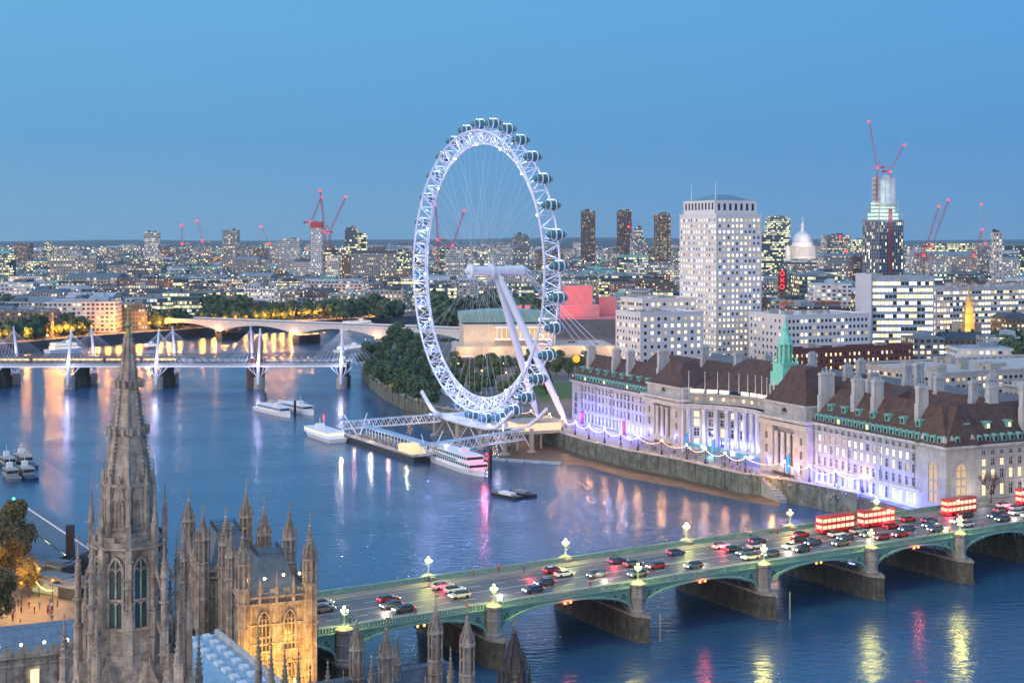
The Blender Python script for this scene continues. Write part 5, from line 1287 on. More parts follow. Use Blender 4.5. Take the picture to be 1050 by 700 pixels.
# cathedral
D = 2600; sx = PX(823, D).x; ca = thing('cathedral', (sx, D, GZ), 'floodlit white cathedral dome on a columned drum rising above the city roofs', 'cathedral')
M_cath = mat('cathedral_stone', (.72, .68, .64), .7, var=.06)
m = MB(); m.prism([(sx-60, D-18), (sx+34, D-18), (sx+34, D+60), (sx-60, D+60)], GZ, 40); m.build('nave', M_cath, ca)
m = MB(); m.lathe((sx, D, 44), [(24, 0), (24, 5), (19, 5.2), (19, 22), (23, 22.4), (23, 24.5), (19.5, 25), (19, 30)], 32); m.build('drum', M_cath, ca)
for i in range(32):
    a = 2*PI*i/32
    if math.sin(a) < .2: m = MB(); m.tube((sx+22*math.cos(a), D+22*math.sin(a), 49), (sx+22*math.cos(a), D+22*math.sin(a), 66.3), .9, 6); m.build('column', M_cath, ca)
m = MB(); m.lathe((sx, D, 74), [(18.5*math.cos(PI/2*j/10), 21*math.sin(PI/2*j/10)) for j in range(10)]+[(2.6, 21)], 32); m.build('dome', mat('dome_lead', (.50, .52, .58), .6, var=.06), ca, smooth=True)
m = MB(); m.lathe((sx, D, 94.5), [(4, 0), (4, 1.5), (2.8, 2), (2.8, 10), (3.4, 10.3), (2.2, 14), (.6, 17), (1, 19), (.5, 20)], 12); m.tube((sx, D, 114), (sx, D, 121), .5, 4); m.bar((sx-1.8, D, 118.6), (sx+1.8, D, 118.6), .7); m.build('lantern', M_cath, ca)
m = MB()
for dx in (-52, -30): m.box(sx+dx, D-14, 38, 8, 8, 18); m.lathe((sx+dx, D-14, 56), [(4.5, 0), (3.4, 5), (3.2, 8), (1, 14)], 8)
m.parts('west_tower', M_cath, ca)
for dx, dy, z, p in ((-26, -44, 60, 15000), (0, -50, 62, 15000), (26, -44, 60, 15000), (0, -36, 86, 9000)): lamp(ca, (sx+dx, D+dy, z), (1, .85, .80), p, 1.5)
# golden lit church steeple
D = 1080; sx = PX(993, D).x; ch_ = thing('church', (sx, D, GZ), 'small church with golden floodlit steeple near the right edge', 'church')
M_ch = mat('steeple_stone', (.6, .42, .16), .7)
m = MB(); m.box(sx, D, 10, 7, 7, 15); m.box(sx, D, 25, 5.6, 5.6, 6); m.box(sx, D, 31, 4, 4, 4); m.lathe((sx, D, 35), [(2.2, 0), (1.6, 3), (.7, 4), (.5, 9), (.06, 13)], 8); m.build('steeple', M_ch, ch_)
m = MB(); m.box(sx+3, D+14, GZ, 16, 22, 12); m.build('nave', M_conc, ch_)
for z, p in ((22, 2600), (30, 1800), (12, 2200)): lamp(ch_, (sx-3, D-8, z), (1, .55, .08), p, .4)
# ------------------------------------------------------------------ gothic palace in the foreground
def pinnacle_mb(m, c, r, z0, z1, n=8, crock=True, steps=7):
    """crocketed spirelet"""
    c = V(c[0], c[1], 0); h = z1-z0
    m.lathe((c.x, c.y, z0), [(r*1.18, 0), (r*1.18, h*.03), (r*.92, h*.05), (r*.84, h*.13), (r*.60, h*.26), (r*.37, h*.46), (r*.2, h*.66), (r*.12, h*.82), (r*.30, h*.84), (r*.30, h*.87), (r*.08, h*.9), (r*.03, h)], n)
    if crock:
        for k in range(n):
            a = 2*PI*(k+.5)/n
            for s in range(1, steps):
                t = s/steps*.8; rr = r*(.98*(1-t/.86)**1.35+.1)
                x, y = c.x+math.cos(a)*rr*1.05, c.y+math.sin(a)*rr*1.05; q = max(.07, r*.27*(1-t*.6))
                m.box(x, y, z0+h*(.05+t), q, q, q*1.4, a)
def turret(parent, x, y, r, z0, zl, zc, zt, name='turret', m_=None, n=8):
    """octagonal turret: ribbed shaft to zl, open lantern zl-zc, crocketed cap to zt"""
    m = MB(); st_ = m_ or M_gothic
    m.lathe((x, y, z0), [(r, 0), (r, zl-z0)], n)
    for k in range(n):
        a = 2*PI*(k+.5)/n; px_, py_ = x+math.cos(a)*r*1.02, y+math.sin(a)*r*1.02
        m.tube((px_, py_, z0), (px_, py_, zc), r*.14, 5)
        pinnacle_mb(m, (x+math.cos(a)*r*1.08, y+math.sin(a)*r*1.08), r*.2, zc-.1, zc+(zt-zc)*.38, 4, False)
        b_ = 2*PI*k/n+2*PI/n; ax, ay = x+math.cos(b_)*r*.93, y+math.sin(b_)*r*.93
        m.tube((ax, ay, z0), (ax, ay, zl), r*.06, 4)
    z = z0+1.5
    while z < zl: m.lathe((x, y, z), [(r*1.02, 0), (r*1.15, .1), (r*1.15, .28), (r*1.02, .36)], n); z += max(2.4, (zl-z0)/5)
    for zz in (zl, zc-.3): m.lathe((x, y, zz), [(r*1.0, 0), (r*1.25, .15), (r*1.25, .4), (r*.9, .5)], n)
    m.mat(1).lathe((x, y, zl), [(r*.72, .3), (r*.72, zc-zl)], n); m.mat(0)
    m.lathe((x, y, (zl+zc)/2), [(r*.98, 0), (r*.98, .22)], n)
    pinnacle_mb(m, (x, y), r*.95, zc, zt, n, True, 8)
    m.tube((x, y, zt-.2), (x, y, zt+1.1), .045, 4); m.mat(2).ball((x, y, zt+.2), .13, 6, 4); m.box(x+.28, y, zt+.65, .5, .06, .32, .3)
    o = m.build(name, [st_, M_gothicd, mat('gilded', (.5, .34, .10), .4, metal=.6)], parent); return o
def panelwork(m, o, d, n, L, z0, z1, step=.85, band=3.0):
    k = max(1, int(L/step))
    for i in range(k+1): m.bar(o+d*(L*i/k)+n*.08+V(0, 0, z0), o+d*(L*i/k)+n*.08+V(0, 0, z1), .13, .16, up=n)
    z = z0
    while z <= z1: m.obox(o+d*(L/2)+n*.12+V(0, 0, z), d*(L/2), n*.14, V(0, 0, .16)); z += band
def crenel(m, o, d, n, L, z, h=.9, th=.35):
    m.obox(o+d*(L/2)+V(0, 0, z+.25), d*(L/2), n*th/2, V(0, 0, .25)); k = max(1, int(L/1.1))
    for i in range(k):
        if i % 2 == 0: m.obox(o+d*(L*(i+.5)/k)+V(0, 0, z+.5+h/2), d*(L/k/2), n*th/2, V(0, 0, h/2))
    m.obox(o+d*(L/2)+n*.15+V(0, 0, z-.1), d*(L/2), n*.35, V(0, 0, .14))
def gwindow(m, gl, o, d, n, w, z0, zs, lights=2, trans=(.5,), rec=.45):
    """pointed window standing in front of the glass; o = foot of the window's centre line on the wall face"""
    rise = w*.75
    pts = []
    k = 7
    for i in range(k+1): t = i/k; pts.append((-w/2+w/2*t, zs+rise*math.sin(t*PI/2)**.8))
    pts = pts+[(-x, z) for x, z in pts[::-1][1:]]
    for (xa_, za_), (xb_, zb_) in zip(pts[:-1], pts[1:]):
        m.bar(o+d*xa_+n*.12+V(0, 0, za_), o+d*xb_+n*.12+V(0, 0, zb_), .28, .3, up=n)
    for s in (-1, 1): m.bar(o+d*(s*w/2)+n*.12+V(0, 0, z0), o+d*(s*w/2)+n*.12+V(0, 0, zs), .28, .3, up=n)
    poly = [o+d*x-n*rec*0+n*.03+V(0, 0, z) for x, z in [(-w/2, z0)]+pts+[(w/2, z0)]]
    gl.face(poly[::-1] if d.cross(V(0, 0, 1)).dot(n) > 0 else poly)
    for i in range(1, lights):
        x = -w/2+w*i/lights; m.bar(o+d*x+n*.1+V(0, 0, z0), o+d*x+n*.1+V(0, 0, zs+rise*(.55 if lights > 2 else .8)), .16, .2, up=n)
    for tt in trans: m.bar(o-d*(w/2)+n*.1+V(0, 0, z0+(zs-z0)*tt), o+d*(w/2)+n*.1+V(0, 0, z0+(zs-z0)*tt), .22, .2, up=n)
    for i in range(lights):                           # little heads to each light
        x = -w/2+w*(i+.5)/lights; hw = w/lights/2
        for lvl in [zs]+[z0+(zs-z0)*tt-.25 for tt in trans]:
            m.bar(o+d*(x-hw)+n*.09+V(0, 0, lvl-.35), o+d*x+n*.09+V(0, 0, lvl+.2), .12, .14, up=n); m.bar(o+d*(x+hw)+n*.09+V(0, 0, lvl-.35), o+d*x+n*.09+V(0, 0, lvl+.2), .12, .14, up=n)
    m.obox(o+n*.2+V(0, 0, z0-.1), d*(w/2+.3), n*.25, V(0, 0, .14))
# --- octagonal central tower
TC = V((131.5-CX)*165/F, 165, 0)
ct = thing('octagonal_tower', (TC.x, TC.y, 8), 'tall octagonal gothic stone tower with slender crocketed spire in the left foreground', 'tower')
def O(a, r, z): return V(TC.x+r*math.cos(a), TC.y+r*math.sin(a), z)
PH = math.radians(15.2); PN = PH/(PI/4) #                                             # a corner of the octagon looks at the camera
m = MB(); m.lathe((TC.x, TC.y, 8), [(9.5, 0), (9.5, 14), (7.6, 22.0), (4.3, 27.5), (4.05, 28.2)], 8, PN)
m.lathe((TC.x, TC.y, 36), [(3.55, 0), (3.55, 13.5)], 8, PN); m.build('drum', M_gothic, ct)
m = MB(); gl = MB()
for k in range(8):
    a0, a1 = PH+2*PI*k/8, PH+2*PI*(k+1)/8; p, q = O(a0, 3.75, 0), O(a1, 3.75, 0); d = (q-p).normalized(); L = (q-p).length; n = (p+q)/2-V(TC.x, TC.y, 0); n.normalize()
    gwindow(m, gl, (p+q)/2, d, n, 1.75, 39.3, 46.0, 2, (.48,)); panelwork(m, p, d, n, .5, 36.5, 48, .5, 2.8); panelwork(m, p+d*(L-.5), d, n, .5, 36.5, 48, .5, 2.8)
    m.obox((p+q)/2-n*.1+V(0, 0, 37.6), d*(L/2), n*.16, V(0, 0, 1.5)); 
    crenel(m, O(a0, 4.15, 0), d, n, (O(a1, 4.15, 0)-O(a0, 4.15, 0)).length, 48.6, .6, .25)
    m.lathe((TC.x, TC.y, 48.1), [(3.7, 0), (4.25, .25), (4.25, .6)], 8, PN) if k == 0 else None
    # corner buttress with offsets and its pinnacle
    c = O(a0, 4.0, 0); m.box(c.x, c.y, 34.5, .75, .75, 14.6, a0); m.box(c.x+.1*math.cos(a0), c.y+.1*math.sin(a0), 34.5, .95, .95, 7, a0)
    for z in (38, 41, 44, 47): m.box(c.x, c.y, z, 1.0, .95, .22, a0)
    # small gabled openings on the flared roof
m.build('lantern_stage', M_gothic, ct); gl.build('lantern_window', mat('old_glass', (.025, .07, .07), .2, var=.4), ct)
for k in range(8):
    a0 = PH+2*PI*k/8; c = O(a0, 4.15, 0); m = MB(); m.box(c.x, c.y, 48.8, .62, .62, 2.2, a0); pinnacle_mb(m, (c.x, c.y), .4, 51, 55.6, 4, True, 5); m.build('pinnacle', M_gothicd, ct)
    if math.sin(a0) < -.9: continue
    c = O(a0+.0, 5.6, 0); m = MB(); m.lathe((c.x, c.y, 33), [(.5, 0), (.5, 6), (.36, 6.4), (.36, 12)], 8); 
    for z in (36, 39, 42): m.lathe((c.x, c.y, z), [(.42, 0), (.62, .1), (.62, .3), (.42, .4)], 8)
    pinnacle_mb(m, (c.x, c.y), .42, 45, 50, 8, True, 6)
    m.bar(O(a0, 5.3, 43.5), O(a0, 4.2, 46.2), .3, .35); m.bar(O(a0, 5.3, 38.5), O(a0, 4.2, 40.2), .35, .4); m.build('flying_pinnacle', M_gothic, ct)
    if math.sin(a0) < -.1: continue
    c = O(a0, 6.9, 0); m = MB(); m.lathe((c.x, c.y, 24), [(.6, 0), (.6, 8), (.42, 8.5), (.42, 15)], 8); pinnacle_mb(m, (c.x, c.y), .48, 39, 44.5, 8, True, 6); m.bar(O(a0, 6.6, 33), O(a0, 5.0, 36), .35, .4); m.build('flying_pinnacle', M_gothic, ct)
# upper octagon with niches
m = MB(); m.lathe((TC.x, TC.y, 49), [(3.2, 0), (3.2, .8), (2.75, 1.1), (2.75, 6.0), (3.05, 6.2), (3.05, 6.6), (2.6, 6.7)], 8, PN)
for k in range(8):
    a0, a1 = PH+2*PI*k/8, PH+2*PI*(k+1)/8; c = O(a0, 2.85, 0); m.box(c.x, c.y, 49, .6, .6, 6.4, a0); pinnacle_mb(m, (c.x, c.y), .36, 55.4, 58.4, 4, False)
    p, q = O(a0, 2.62, 0), O(a1, 2.62, 0); d = (q-p).normalized(); n = ((p+q)/2-V(TC.x, TC.y, 0)).normalized(); dark = MB()
    gwindow(m, dark, (p+q)/2, d, n, .9, 50.6, 53.2, 2, ()); m.merge(dark)
    mid = (p+q)/2+n*.1; m.add([mid-d*.75+V(0, 0, 53.8), mid+d*.75+V(0, 0, 53.8), mid+V(0, 0, 56.6), mid-d*.75+V(0, 0, 53.8)+n*.25, mid+d*.75+V(0, 0, 53.8)+n*.25, mid+V(0, 0, 56.6)+n*.25], [(3, 4, 5), (2, 1, 0), (0, 3, 5, 2), (1, 2, 5, 4), (0, 1, 4, 3)])
m.build('upper_stage', M_gothic, ct)
m = MB(); zs_, ze = 55.6, 72.6
m.lathe((TC.x, TC.y, zs_), [(2.5, 0), (.36, ze-zs_), (.2, ze-zs_+.2)], 8, PN)
for k in range(8):
    a = PH+2*PI*k/8
    m.bar(O(a, 2.52, zs_), O(a, .38, ze), .17, .17)
    for j in range(1, 34):
        t = j/34; r_ = 2.52+(.38-2.52)*t; c = O(a, r_+.13, zs_+(ze-zs_)*t); q = .24*(1-t*.45); m.obox(c, V(math.cos(a), math.sin(a), .3)*q*.75, V(-math.sin(a), math.cos(a), 0)*q*.45, V(0, 0, q*.5))
for zb, rr in ((61.0, 1.92), (66.4, 1.24)):
    m.lathe((TC.x, TC.y, zb), [(rr, 0), (rr+.38, .3), (rr+.38, .6), (rr-.02, 1.0)], 8, PN)
    for k in range(16): a = 2*PI*k/16; c = O(a, rr+.42, 0); m.box(c.x, c.y, zb+.1, .3, .3, .95, a)
m.build('spire', M_gothic, ct)
m = MB(); m.lathe((TC.x, TC.y, 72.4), [(.5, 0), (.5, .3), (.3, .5), (.22, 1.0), (.5, 1.3), (.3, 1.6), (.14, 1.9), (.1, 3.2)], 8)
m.tube((TC.x, TC.y, 75), (TC.x, TC.y, 76.4), .06, 5); m.bar((TC.x-.42, TC.y, 75.7), (TC.x+.42, TC.y, 75.7), .1); m.build('finial', mat('old_gilt', (.30, .27, .12), .5, metal=.3), ct)
# gabled vents on the flared roof
for k in range(8):
    a0, a1 = PH+2*PI*k/8, PH+2*PI*(k+1)/8; am = (a0+a1)/2; n = V(math.cos(am), math.sin(am), 0); d = V(-n.y, n.x, 0); c = V(TC.x, TC.y, 0)+n*5.9
    m = MB(); m.obox(c-n*1+V(0, 0, 31.8), d*.8, n*1.3, V(0, 0, 1.6)); g1 = [c+n*.3-d*1.05+V(0, 0, 33.4), c+n*.3+d*1.05+V(0, 0, 33.4), c+n*.3+V(0, 0, 35.7)]; g2 = [x-n*2.6 for x in g1]; m.add(g1+g2, [(0, 1, 2), (5, 4, 3), (0, 2, 5, 3), (1, 4, 5, 2), (0, 3, 4, 1)])
    pinnacle_mb(m, (c.x+n.x*.2, c.y+n.y*.2), .14, 35.5, 37, 4, False); gl = MB(); gwindow(m, gl, c+n*.31, d, n, .95, 31.2, 32.8, 2, (), .2); m.build('gabled_vent', M_gothic, ct); gl.build('vent_louvre', M_black, ct)
M_gr = M_gothicd
# --- river-end towers by the bridge
def palace_tower(label, NL, e2v, e1v, L2, L1, zp, tips, zfront):
    t = thing('palace_tower', (NL.x, NL.y, 6), label, 'tower'); NL = V(NL.x, NL.y, 0)
    m = MB(); gl = MB(); q = [NL, NL+e2v*L2, NL+e2v*L2+e1v*L1, NL+e1v*L1]; m.prism([x[:2] for x in q], 4, zp)
    fr_n = -e1v; lf_n = -e2v
    panelwork(m, NL, e2v, fr_n, L2, 7, zp, .62, 3.2); panelwork(m, NL+e1v*L1, -e1v, lf_n, L1, 7, zp, .8, 3.2); panelwork(m, NL+e2v*L2, e1v, e2v, L1, 7, zp, .8, 3.2)
    for z0, z1 in ((8.5, 12.3), (15.6, 20.6)):
        for f in (.31, .69): gwindow(m, gl, NL+e2v*(L2*f)+fr_n*.14, e2v, fr_n, 1.9, z0, z1, 3, (.45,))
    for z0, z1 in ((9, 12), (16, 20)):
        for f in (.2, .4, .6, .8): gwindow(m, gl, NL+e1v*(L1*f)+lf_n*.14, e1v, lf_n, 1.5, z0, z1, 2, (.45,))
    for o_, d_, n_, L_ in ((NL, e2v, fr_n, L2), (NL+e1v*L1, -e1v, lf_n, L1), (NL+e2v*L2, e1v, e2v, L1), (NL+e1v*L1+e2v*L2, -e2v, e1v, L2)):
        crenel(m, o_+n_*.2, d_, n_, L_, zp, .55, .3)
        for f in (.25, .5, .75):
            c = o_+d_*(L_*f)+n_*.3; m.box(c.x, c.y, zp-1.2, .5, .5, 2.6); pinnacle_mb(m, (c.x, c.y), .3, zp+1.4, zp+(4.6 if f == .5 else 3.4), 4, True, 4)
    m.obox(NL+e2v*(L2/2)+fr_n*.2+V(0, 0, zp-1.3), e2v*(L2/2), fr_n*.3, V(0, 0, .16)); m.build('wall', M_gothic, t); gl.build('window', mat('palace_glass', (.05, .045, .04), .25), t)
    m = MB(); a = 1.6; q2 = [NL+e2v*a+e1v*a, NL+e2v*(L2-a)+e1v*a, NL+e2v*(L2-a)+e1v*(L1-a), NL+e2v*a+e1v*(L1-a)]; c = (q2[0]+q2[2])/2
    m.prism([x[:2] for x in q2], zp-.2, zp+5.4, [(c+(x-c)*.55)[:2] for x in q2]); m.build('roof', M_slate, t)
    m = MB(); q3 = [c+(x-c)*.55 for x in q2]
    for i in range(4):
        p_, r_ = q3[i], q3[(i+1) % 4]; m.bar(p_+V(0, 0, zp+5.9), r_+V(0, 0, zp+5.9), .08)
        for j in range(12): x_ = p_+(r_-p_)*j/12; m.bar(x_+V(0, 0, zp+5.4), x_+V(0, 0, zp+6.5), .07)
    m.build('iron_cresting', M_dark, t)
    for i, x in enumerate(q): turret(t, x.x, x.y, 1.12, 6, zp+1.2, zp+5.6, tips[i])
    return t
e2v, e1v = V(.93, .355, 0).normalized(), V(-.355, .93, 0).normalized()
NLa = V(-44.4, 233, 0); NLb = V(-55.2, 252.5, 0)
pa = palace_tower('square gothic tower with amber floodlit front and corner turrets beside the bridge end', NLa, e2v, e1v, 11.3, 16.5, 24.6, [35.2, 36.6, 35.6, 35.6], 6)
pb = palace_tower('unlit square gothic tower with corner turrets, behind and left of the amber lit one', NLb, e2v, e1v, 11.0, 18, 24.5, [35.0, 35.8, 35.6, 34.6], 6)
turret(pb, NLb.x-1.8, NLb.y-7, .8, 6, 24, 28, 33, 'stair_turret'); turret(pa, NLa.x-3.2, NLa.y+6.5, .8, 6, 26, 30, 34.5, 'stair_turret')
fc = NLa+e2v*5.6-e1v*6.5
for dx, z, p_ in ((-4, 8, 1800), (0, 7, 1800), (4, 8, 1800), (-3, 16, 2600), (3, 16, 2600)): lamp(pa, fc+e2v*dx+V(0, 0, z), (1, .52, .10), p_, .3, 'flood_light')
m = MB()
for f in (.08, .34, .62, .86): c = NLa+e2v*(11.3*f)-e1v*-1.0+V(0, 0, 27.2+(f > .5)*.4); m.ball(c, .26, 8, 5); lamp(pa, c-e1v*.6, (1, .8, .4), 60, .2)
m.parts('roof_lamp', E_lampw, pa)
m = MB()
for dx in (-3.2, .0, 3.0): m.box(*(fc+e2v*dx+e1v*6.1)[:2], 9.2, .5, .3, 1.4, math.atan2(e2v.y, e2v.x))
m.parts('lit_window', E_warm, pa)
# blue lead roof with skylights in front of the towers
lr = thing('lead_roofed_range', (-46, 205, 6), 'palace range with flat pale blue lead roof and rows of skylights right of the spire', 'building')
rt = [G(196, 652, 20), G(223, 649, 20), G(296, 708, 20), G(300, 730, 20), G(206, 730, 20)]
m = MB(); m.prism([x[:2] for x in rt], 4, 20.0); m.build('roof_slab', mat('pale_lead', (.24, .38, .50), .45, var=.3, scale=.6), lr)
m = MB(); d = (rt[2]-rt[1]).normalized(); n = V(-d.y, d.x, 0)
L = (rt[2]-rt[1]).length
m.bar(rt[1]+n*-.2+V(0, 0, .35), rt[2]+n*-.2+V(0, 0, .35), .6, .8); m.build('parapet', M_stone2, lr)
m = MB(); n2 = -n if (rt[0]-rt[1]).dot(-n) > 0 else n
for i in range(9):
    for j in (2.2, 4.9):
        if i < 8 or j < 3:
            c = rt[1]+d*(L*(i+.5)/9)+n2*j
            m.obox(V(c.x, c.y, 20.25), d*.95, n2*.55, V(0, 0, .25))
m.parts('skylight', mat('snowy_lead', (.55, .63, .70), .5, var=.2, scale=2), lr)
m = MB(); c = G(196, 640, 14); m.tube(V(c.x, c.y, 6), V(c.x, c.y, 19), .2, 6); m.ball(V(c.x, c.y, 19.3), .45, 8, 6); 
# slate range at lower left
sl = thing('slate_roofed_range', (-75, 225, 6), 'palace range with blue grey slate roof and battlements at the lower left corner', 'building')
a, b = G(-12, 676, 21.5), G(92, 664, 21.5); d = (b-a).normalized(); n = V(-d.y, d.x, 0); L = (b-a).length
m = MB(); m.prism([x[:2] for x in (a, b, b+n*12, a+n*12)], 4, 21.5); crenel(m, V(a.x, a.y, 0), d, -n, L, 21.5, .8, .4)
panelwork(m, V(a.x, a.y, 0), d, -n, L, 10, 22, 2.2, 3.4); m.build('wall', M_gothic, sl)
m = MB(); m.add([a+n*1+V(0, 0, .1), b+n*1+V(0, 0, .1), b+n*6.5+V(0, 0, 3.0), a+n*6.5+V(0, 0, 3.0), a+n*12+V(0, 0, .1), b+n*12+V(0, 0, .1)], [(0, 1, 2, 3), (3, 2, 5, 4), (1, 5, 2), (0, 3, 4)]); m.build('roof', mat('blue_slate_roof', (.13, .19, .26), .5, var=.2, scale=.8, brick=(1.2, .8, .5)), sl)
m = MB()
for f in (.1, .32, .55, .78, .95):
    c = a+d*(L*f)+n*.6+V(0, 0, 1.5); m.ball(c, .24, 8, 5); lamp(sl, c, (1, .75, .35), 50, .15)
m.parts('parapet_lamp', E_lampw, sl)
m = MB(); c = a+d*(L*.45)-n*.2; m.obox(V(c.x, c.y, 17.4), d*.6, n*.12, V(0, 0, 1.9)); m.parts('lit_window', E_warm, sl)
for px, yt, D, r_ in ((27, 700, 150, .6), (66, 624, 190, .62), (79, 628, 172, .5), (99, 620, 158, .55), (172, 640, 160, .55), (183, 618, 150, .5), (204, 640, 176, .5), (265, 636, 190, .5), (278, 648, 186, .5), (292, 654, 184, .5), (306, 662, 183, .5), (318, 676, 180, .5)):
    p = PX(px, D); zt = ZZ(yt, D); t = thing('gothic_pinnacle', (p.x, p.y, zt-14), 'slender crocketed stone pinnacle on the palace roofs around the foot of the spire', 'pinnacle', 'stone pinnacles around the foot of the spire')
    m = MB(); m.lathe((p.x, p.y, zt-24), [(r_, 0), (r_, 17.5)], 8)
    for z in (zt-10, zt-13.5): m.lathe((p.x, p.y, z), [(r_, 0), (r_*1.3, .15), (r_*1.3, .4), (r_, .5)], 8)
    m.build('shaft', M_gothic, t); m = MB(); pinnacle_mb(m, (p.x, p.y), r_*.95, zt-6.6, zt, 8, True, 8); m.build('spirelet', M_gothicd, t)
# riverfront range: turrets along the bottom edge
rf = thing('riverfront_range', (-15, 200, 6), 'palace riverfront range of slate roof and gothic turrets along the bottom edge', 'building')
ra, rb_ = V(-28, 192, 0), V(-6.5, 205, 0); dd = (rb_-ra).normalized(); nn = V(-dd.y, dd.x, 0)
m = MB(); m.prism([x[:2] for x in (ra, rb_, rb_+nn*9, ra+nn*9)], 4, 17.5); crenel(m, ra, dd, -nn, (rb_-ra).length, 17.5); m.build('wall', M_gothic, rf)
m = MB(); q = [ra+nn*1+dd, rb_+nn*1-dd, rb_+nn*8-dd, ra+nn*8+dd]; m.prism([x[:2] for x in q], 17.4, 21.6, [(q[0]+nn*2.6)[:2], (q[1]+nn*2.6)[:2], (q[2]-nn*2.6)[:2], (q[3]-nn*2.6)[:2]]); m.build('roof', M_slate, rf)
m = MB()
for o_ in (nn*3.6, nn*5.4):
    for j in range(40): x = ra+dd*(2+j*.55)+o_; m.bar(x+V(0, 0, 21.5), x+V(0, 0, 22.7), .06)
m.build('iron_cresting', M_dark, rf)
for px, yt, D, r_ in ((366, 627, 200, .98), (396, 634, 197, .98), (446.5, 611, 205, 1.0), (479, 622, 196, .98)):
    p = PX(px, D); zt = ZZ(yt, D); turret(rf, p.x, p.y, r_, 6, zt-9.5, zt-5.2, zt-.8)
for px, yt, D, r_ in ((336, 674, 190, .55), (352, 684, 190, .4), (381, 668, 194, .6), (407, 648, 203, .65), (436, 690, 192, .4), (462, 661, 200, .5), (471, 690, 200, .4)):
    p = PX(px, D); zt = ZZ(yt, D); m = MB(); m.lathe((p.x, p.y, 8), [(r_, 0), (r_, zt-12.4)], 8); pinnacle_mb(m, (p.x, p.y), r_, zt-4.6, zt, 8, True, 6); m.build('pinnacle', M_gothic, rf)
p = PX(527, 200); dk = thing('ventilation_fleche', (p.x, p.y, 6), 'dark weathered gothic fleche, rightmost along the bottom edge', 'turret')
turret(dk, p.x, p.y, 1.7, 8, ZZ(704, 200), ZZ(684, 200), ZZ(642, 200), 'fleche', mat('dark_gothic', (.09, .075, .07), .85, bump=.5, scale=1))
for i in range(6):
    a = i*PI/3; m = MB(); x, y = p.x+2.2*math.cos(a), p.y+2.2*math.sin(a); m.lathe((x, y, 10), [(.3, 0), (.3, 11.6)], 6); pinnacle_mb(m, (x, y), .3, 21.5, 24.4, 6, True, 4); m.build('pinnacle', MATS['dark_gothic'], dk)
# soft warm wash on the spire from the palace courts
for dx, dy, z, p_ in ((14, -16, 30, 2200), (-16, -14, 28, 900)): lamp(ct, V(TC.x+dx, TC.y+dy, z), (1, .72, .50), p_, .8, 'court_flood')

# ------------------------------------------------------------------ left bank: pier sheds, street
ps = thing('river_pier_shed', G(50, 550, 0), 'long dark blue roofed river pier shed along the near left bank', 'pier')
a, b = G(22, 519, 5.5), G(92, 566, 5.5); d = (b-a).normalized(); n = V(-d.y, d.x, 0); L = (b-a).length
M_shed = mat('shed_roof_blue', (.07, .10, .15), .5, var=.2, scale=.4)
for k, (o0, o1, z0, z1) in enumerate(((-4.5, 0, 4.2, 5.8), (0, 4.5, 5.8, 4.2), (-11, -6, 4.0, 5.2))):
    m = MB(); e = d*L; st_ = 2 if k == 2 else 0
    q = [a+n*o0+d*st_*4, a+n*o0+e, a+n*o1+e, a+n*o1+d*st_*4]
    for x, zz in zip(q, (z0, z0, z1, z1)): x.z = zz
    m.add(q+[x+V(0, 0, .25) for x in q], [(0, 3, 2, 1), (4, 5, 6, 7), (0, 1, 5, 4), (1, 2, 6, 5), (2, 3, 7, 6), (3, 0, 4, 7)]); m.build('roof', M_shed, ps)
m = MB(); m.bar(V(a.x, a.y, 6.2), V((a+d*L).x, (a+d*L).y, 6.2), .35, .25); m.build('ridge_cap', M_white, ps)
m = MB()
for i in range(14): x = a+d*(L*i/13); m.tube(V(x.x, x.y, .5)-n*5, V(x.x, x.y, 4.3)-n*5, .16, 5); m.tube(V(x.x, x.y, .5)+n*4.2, V(x.x, x.y, 4.3)+n*4.2, .16, 5)
m.build('post', M_dark, ps); m = MB(); m.obox((a+d*(L/2))*1+V(0, 0, -4.7)-n*2, d*(L/2), n*9, V(0, 0, .5)); m.build('pontoon', M_dark, ps)
for i in range(4): lamp(ps, a+d*(L*(i+.5)/4)-n*5.5+V(0, 0, -2), (.85, .9, .35), 320, .3)
m = MB(); c = G(72, 577, 3); m.box(c.x, c.y, 0, 1.7, 1.7, 12.5); m.build('pier_pylon', M_dark, ps)
gs2 = thing('navigation_beacon', G(13, 520, 3), 'post with bright green lamps at the far end of the pier shed', 'beacon')
c = G(14, 520, 3); m = MB(); m.tube((c.x, c.y, 0), (c.x, c.y, 6), .15, 5); m.build('post', M_dark, gs2)
for z in (4, 5.6): m = MB(); m.ball((c.x, c.y, z), .4, 8, 5); m.build('green_lamp', emat('green_signal', (.05, 1, .5), 6), gs2)
for i, (px, py, wx, wy, lab) in enumerate(((56, 592, 12, 8, 'dark sloping canopy roof left of the spire beside the street'), (78, 598, 9, 7, 'small dark kiosk roof between the street lamp and the spire'), (60, 577, 8, 6, 'dark roofed ticket kiosk behind the pier shed pylon'))):
    c = G(px, py, 9.5); t = thing('kiosk', (c.x, c.y, 6.5), lab, 'kiosk'); m = MB(); m.box(c.x, c.y, 9.3, wx, wy, .4, -.5); m.box(c.x, c.y, 9.7, wx*.7, wy*.5, .4, -.5); m.build('roof', M_shed, t)
    m = MB(); m.box(c.x, c.y, 6.5, wx*.7, wy*.6, 2.8, -.5); m.build('wall', emat('kiosk_interior', (1, .85, .4), .35) if i == 0 else M_dark, t); lamp(t, (c.x-2, c.y-wy*.6, 8.4), (1, .9, .45), 120, .3)
st2 = MB(); st2.prism([x[:2] for x in (G(-60, 560, 6.5), G(-10, 540, 6.5), G(85, 640, 6.5), G(60, 680, 6.5), G(-60, 680, 6.5))], 6.5, 6.56)
tag(st2.build('road', mat('street_asphalt', (.13, .11, .10), .6)), kind='structure')
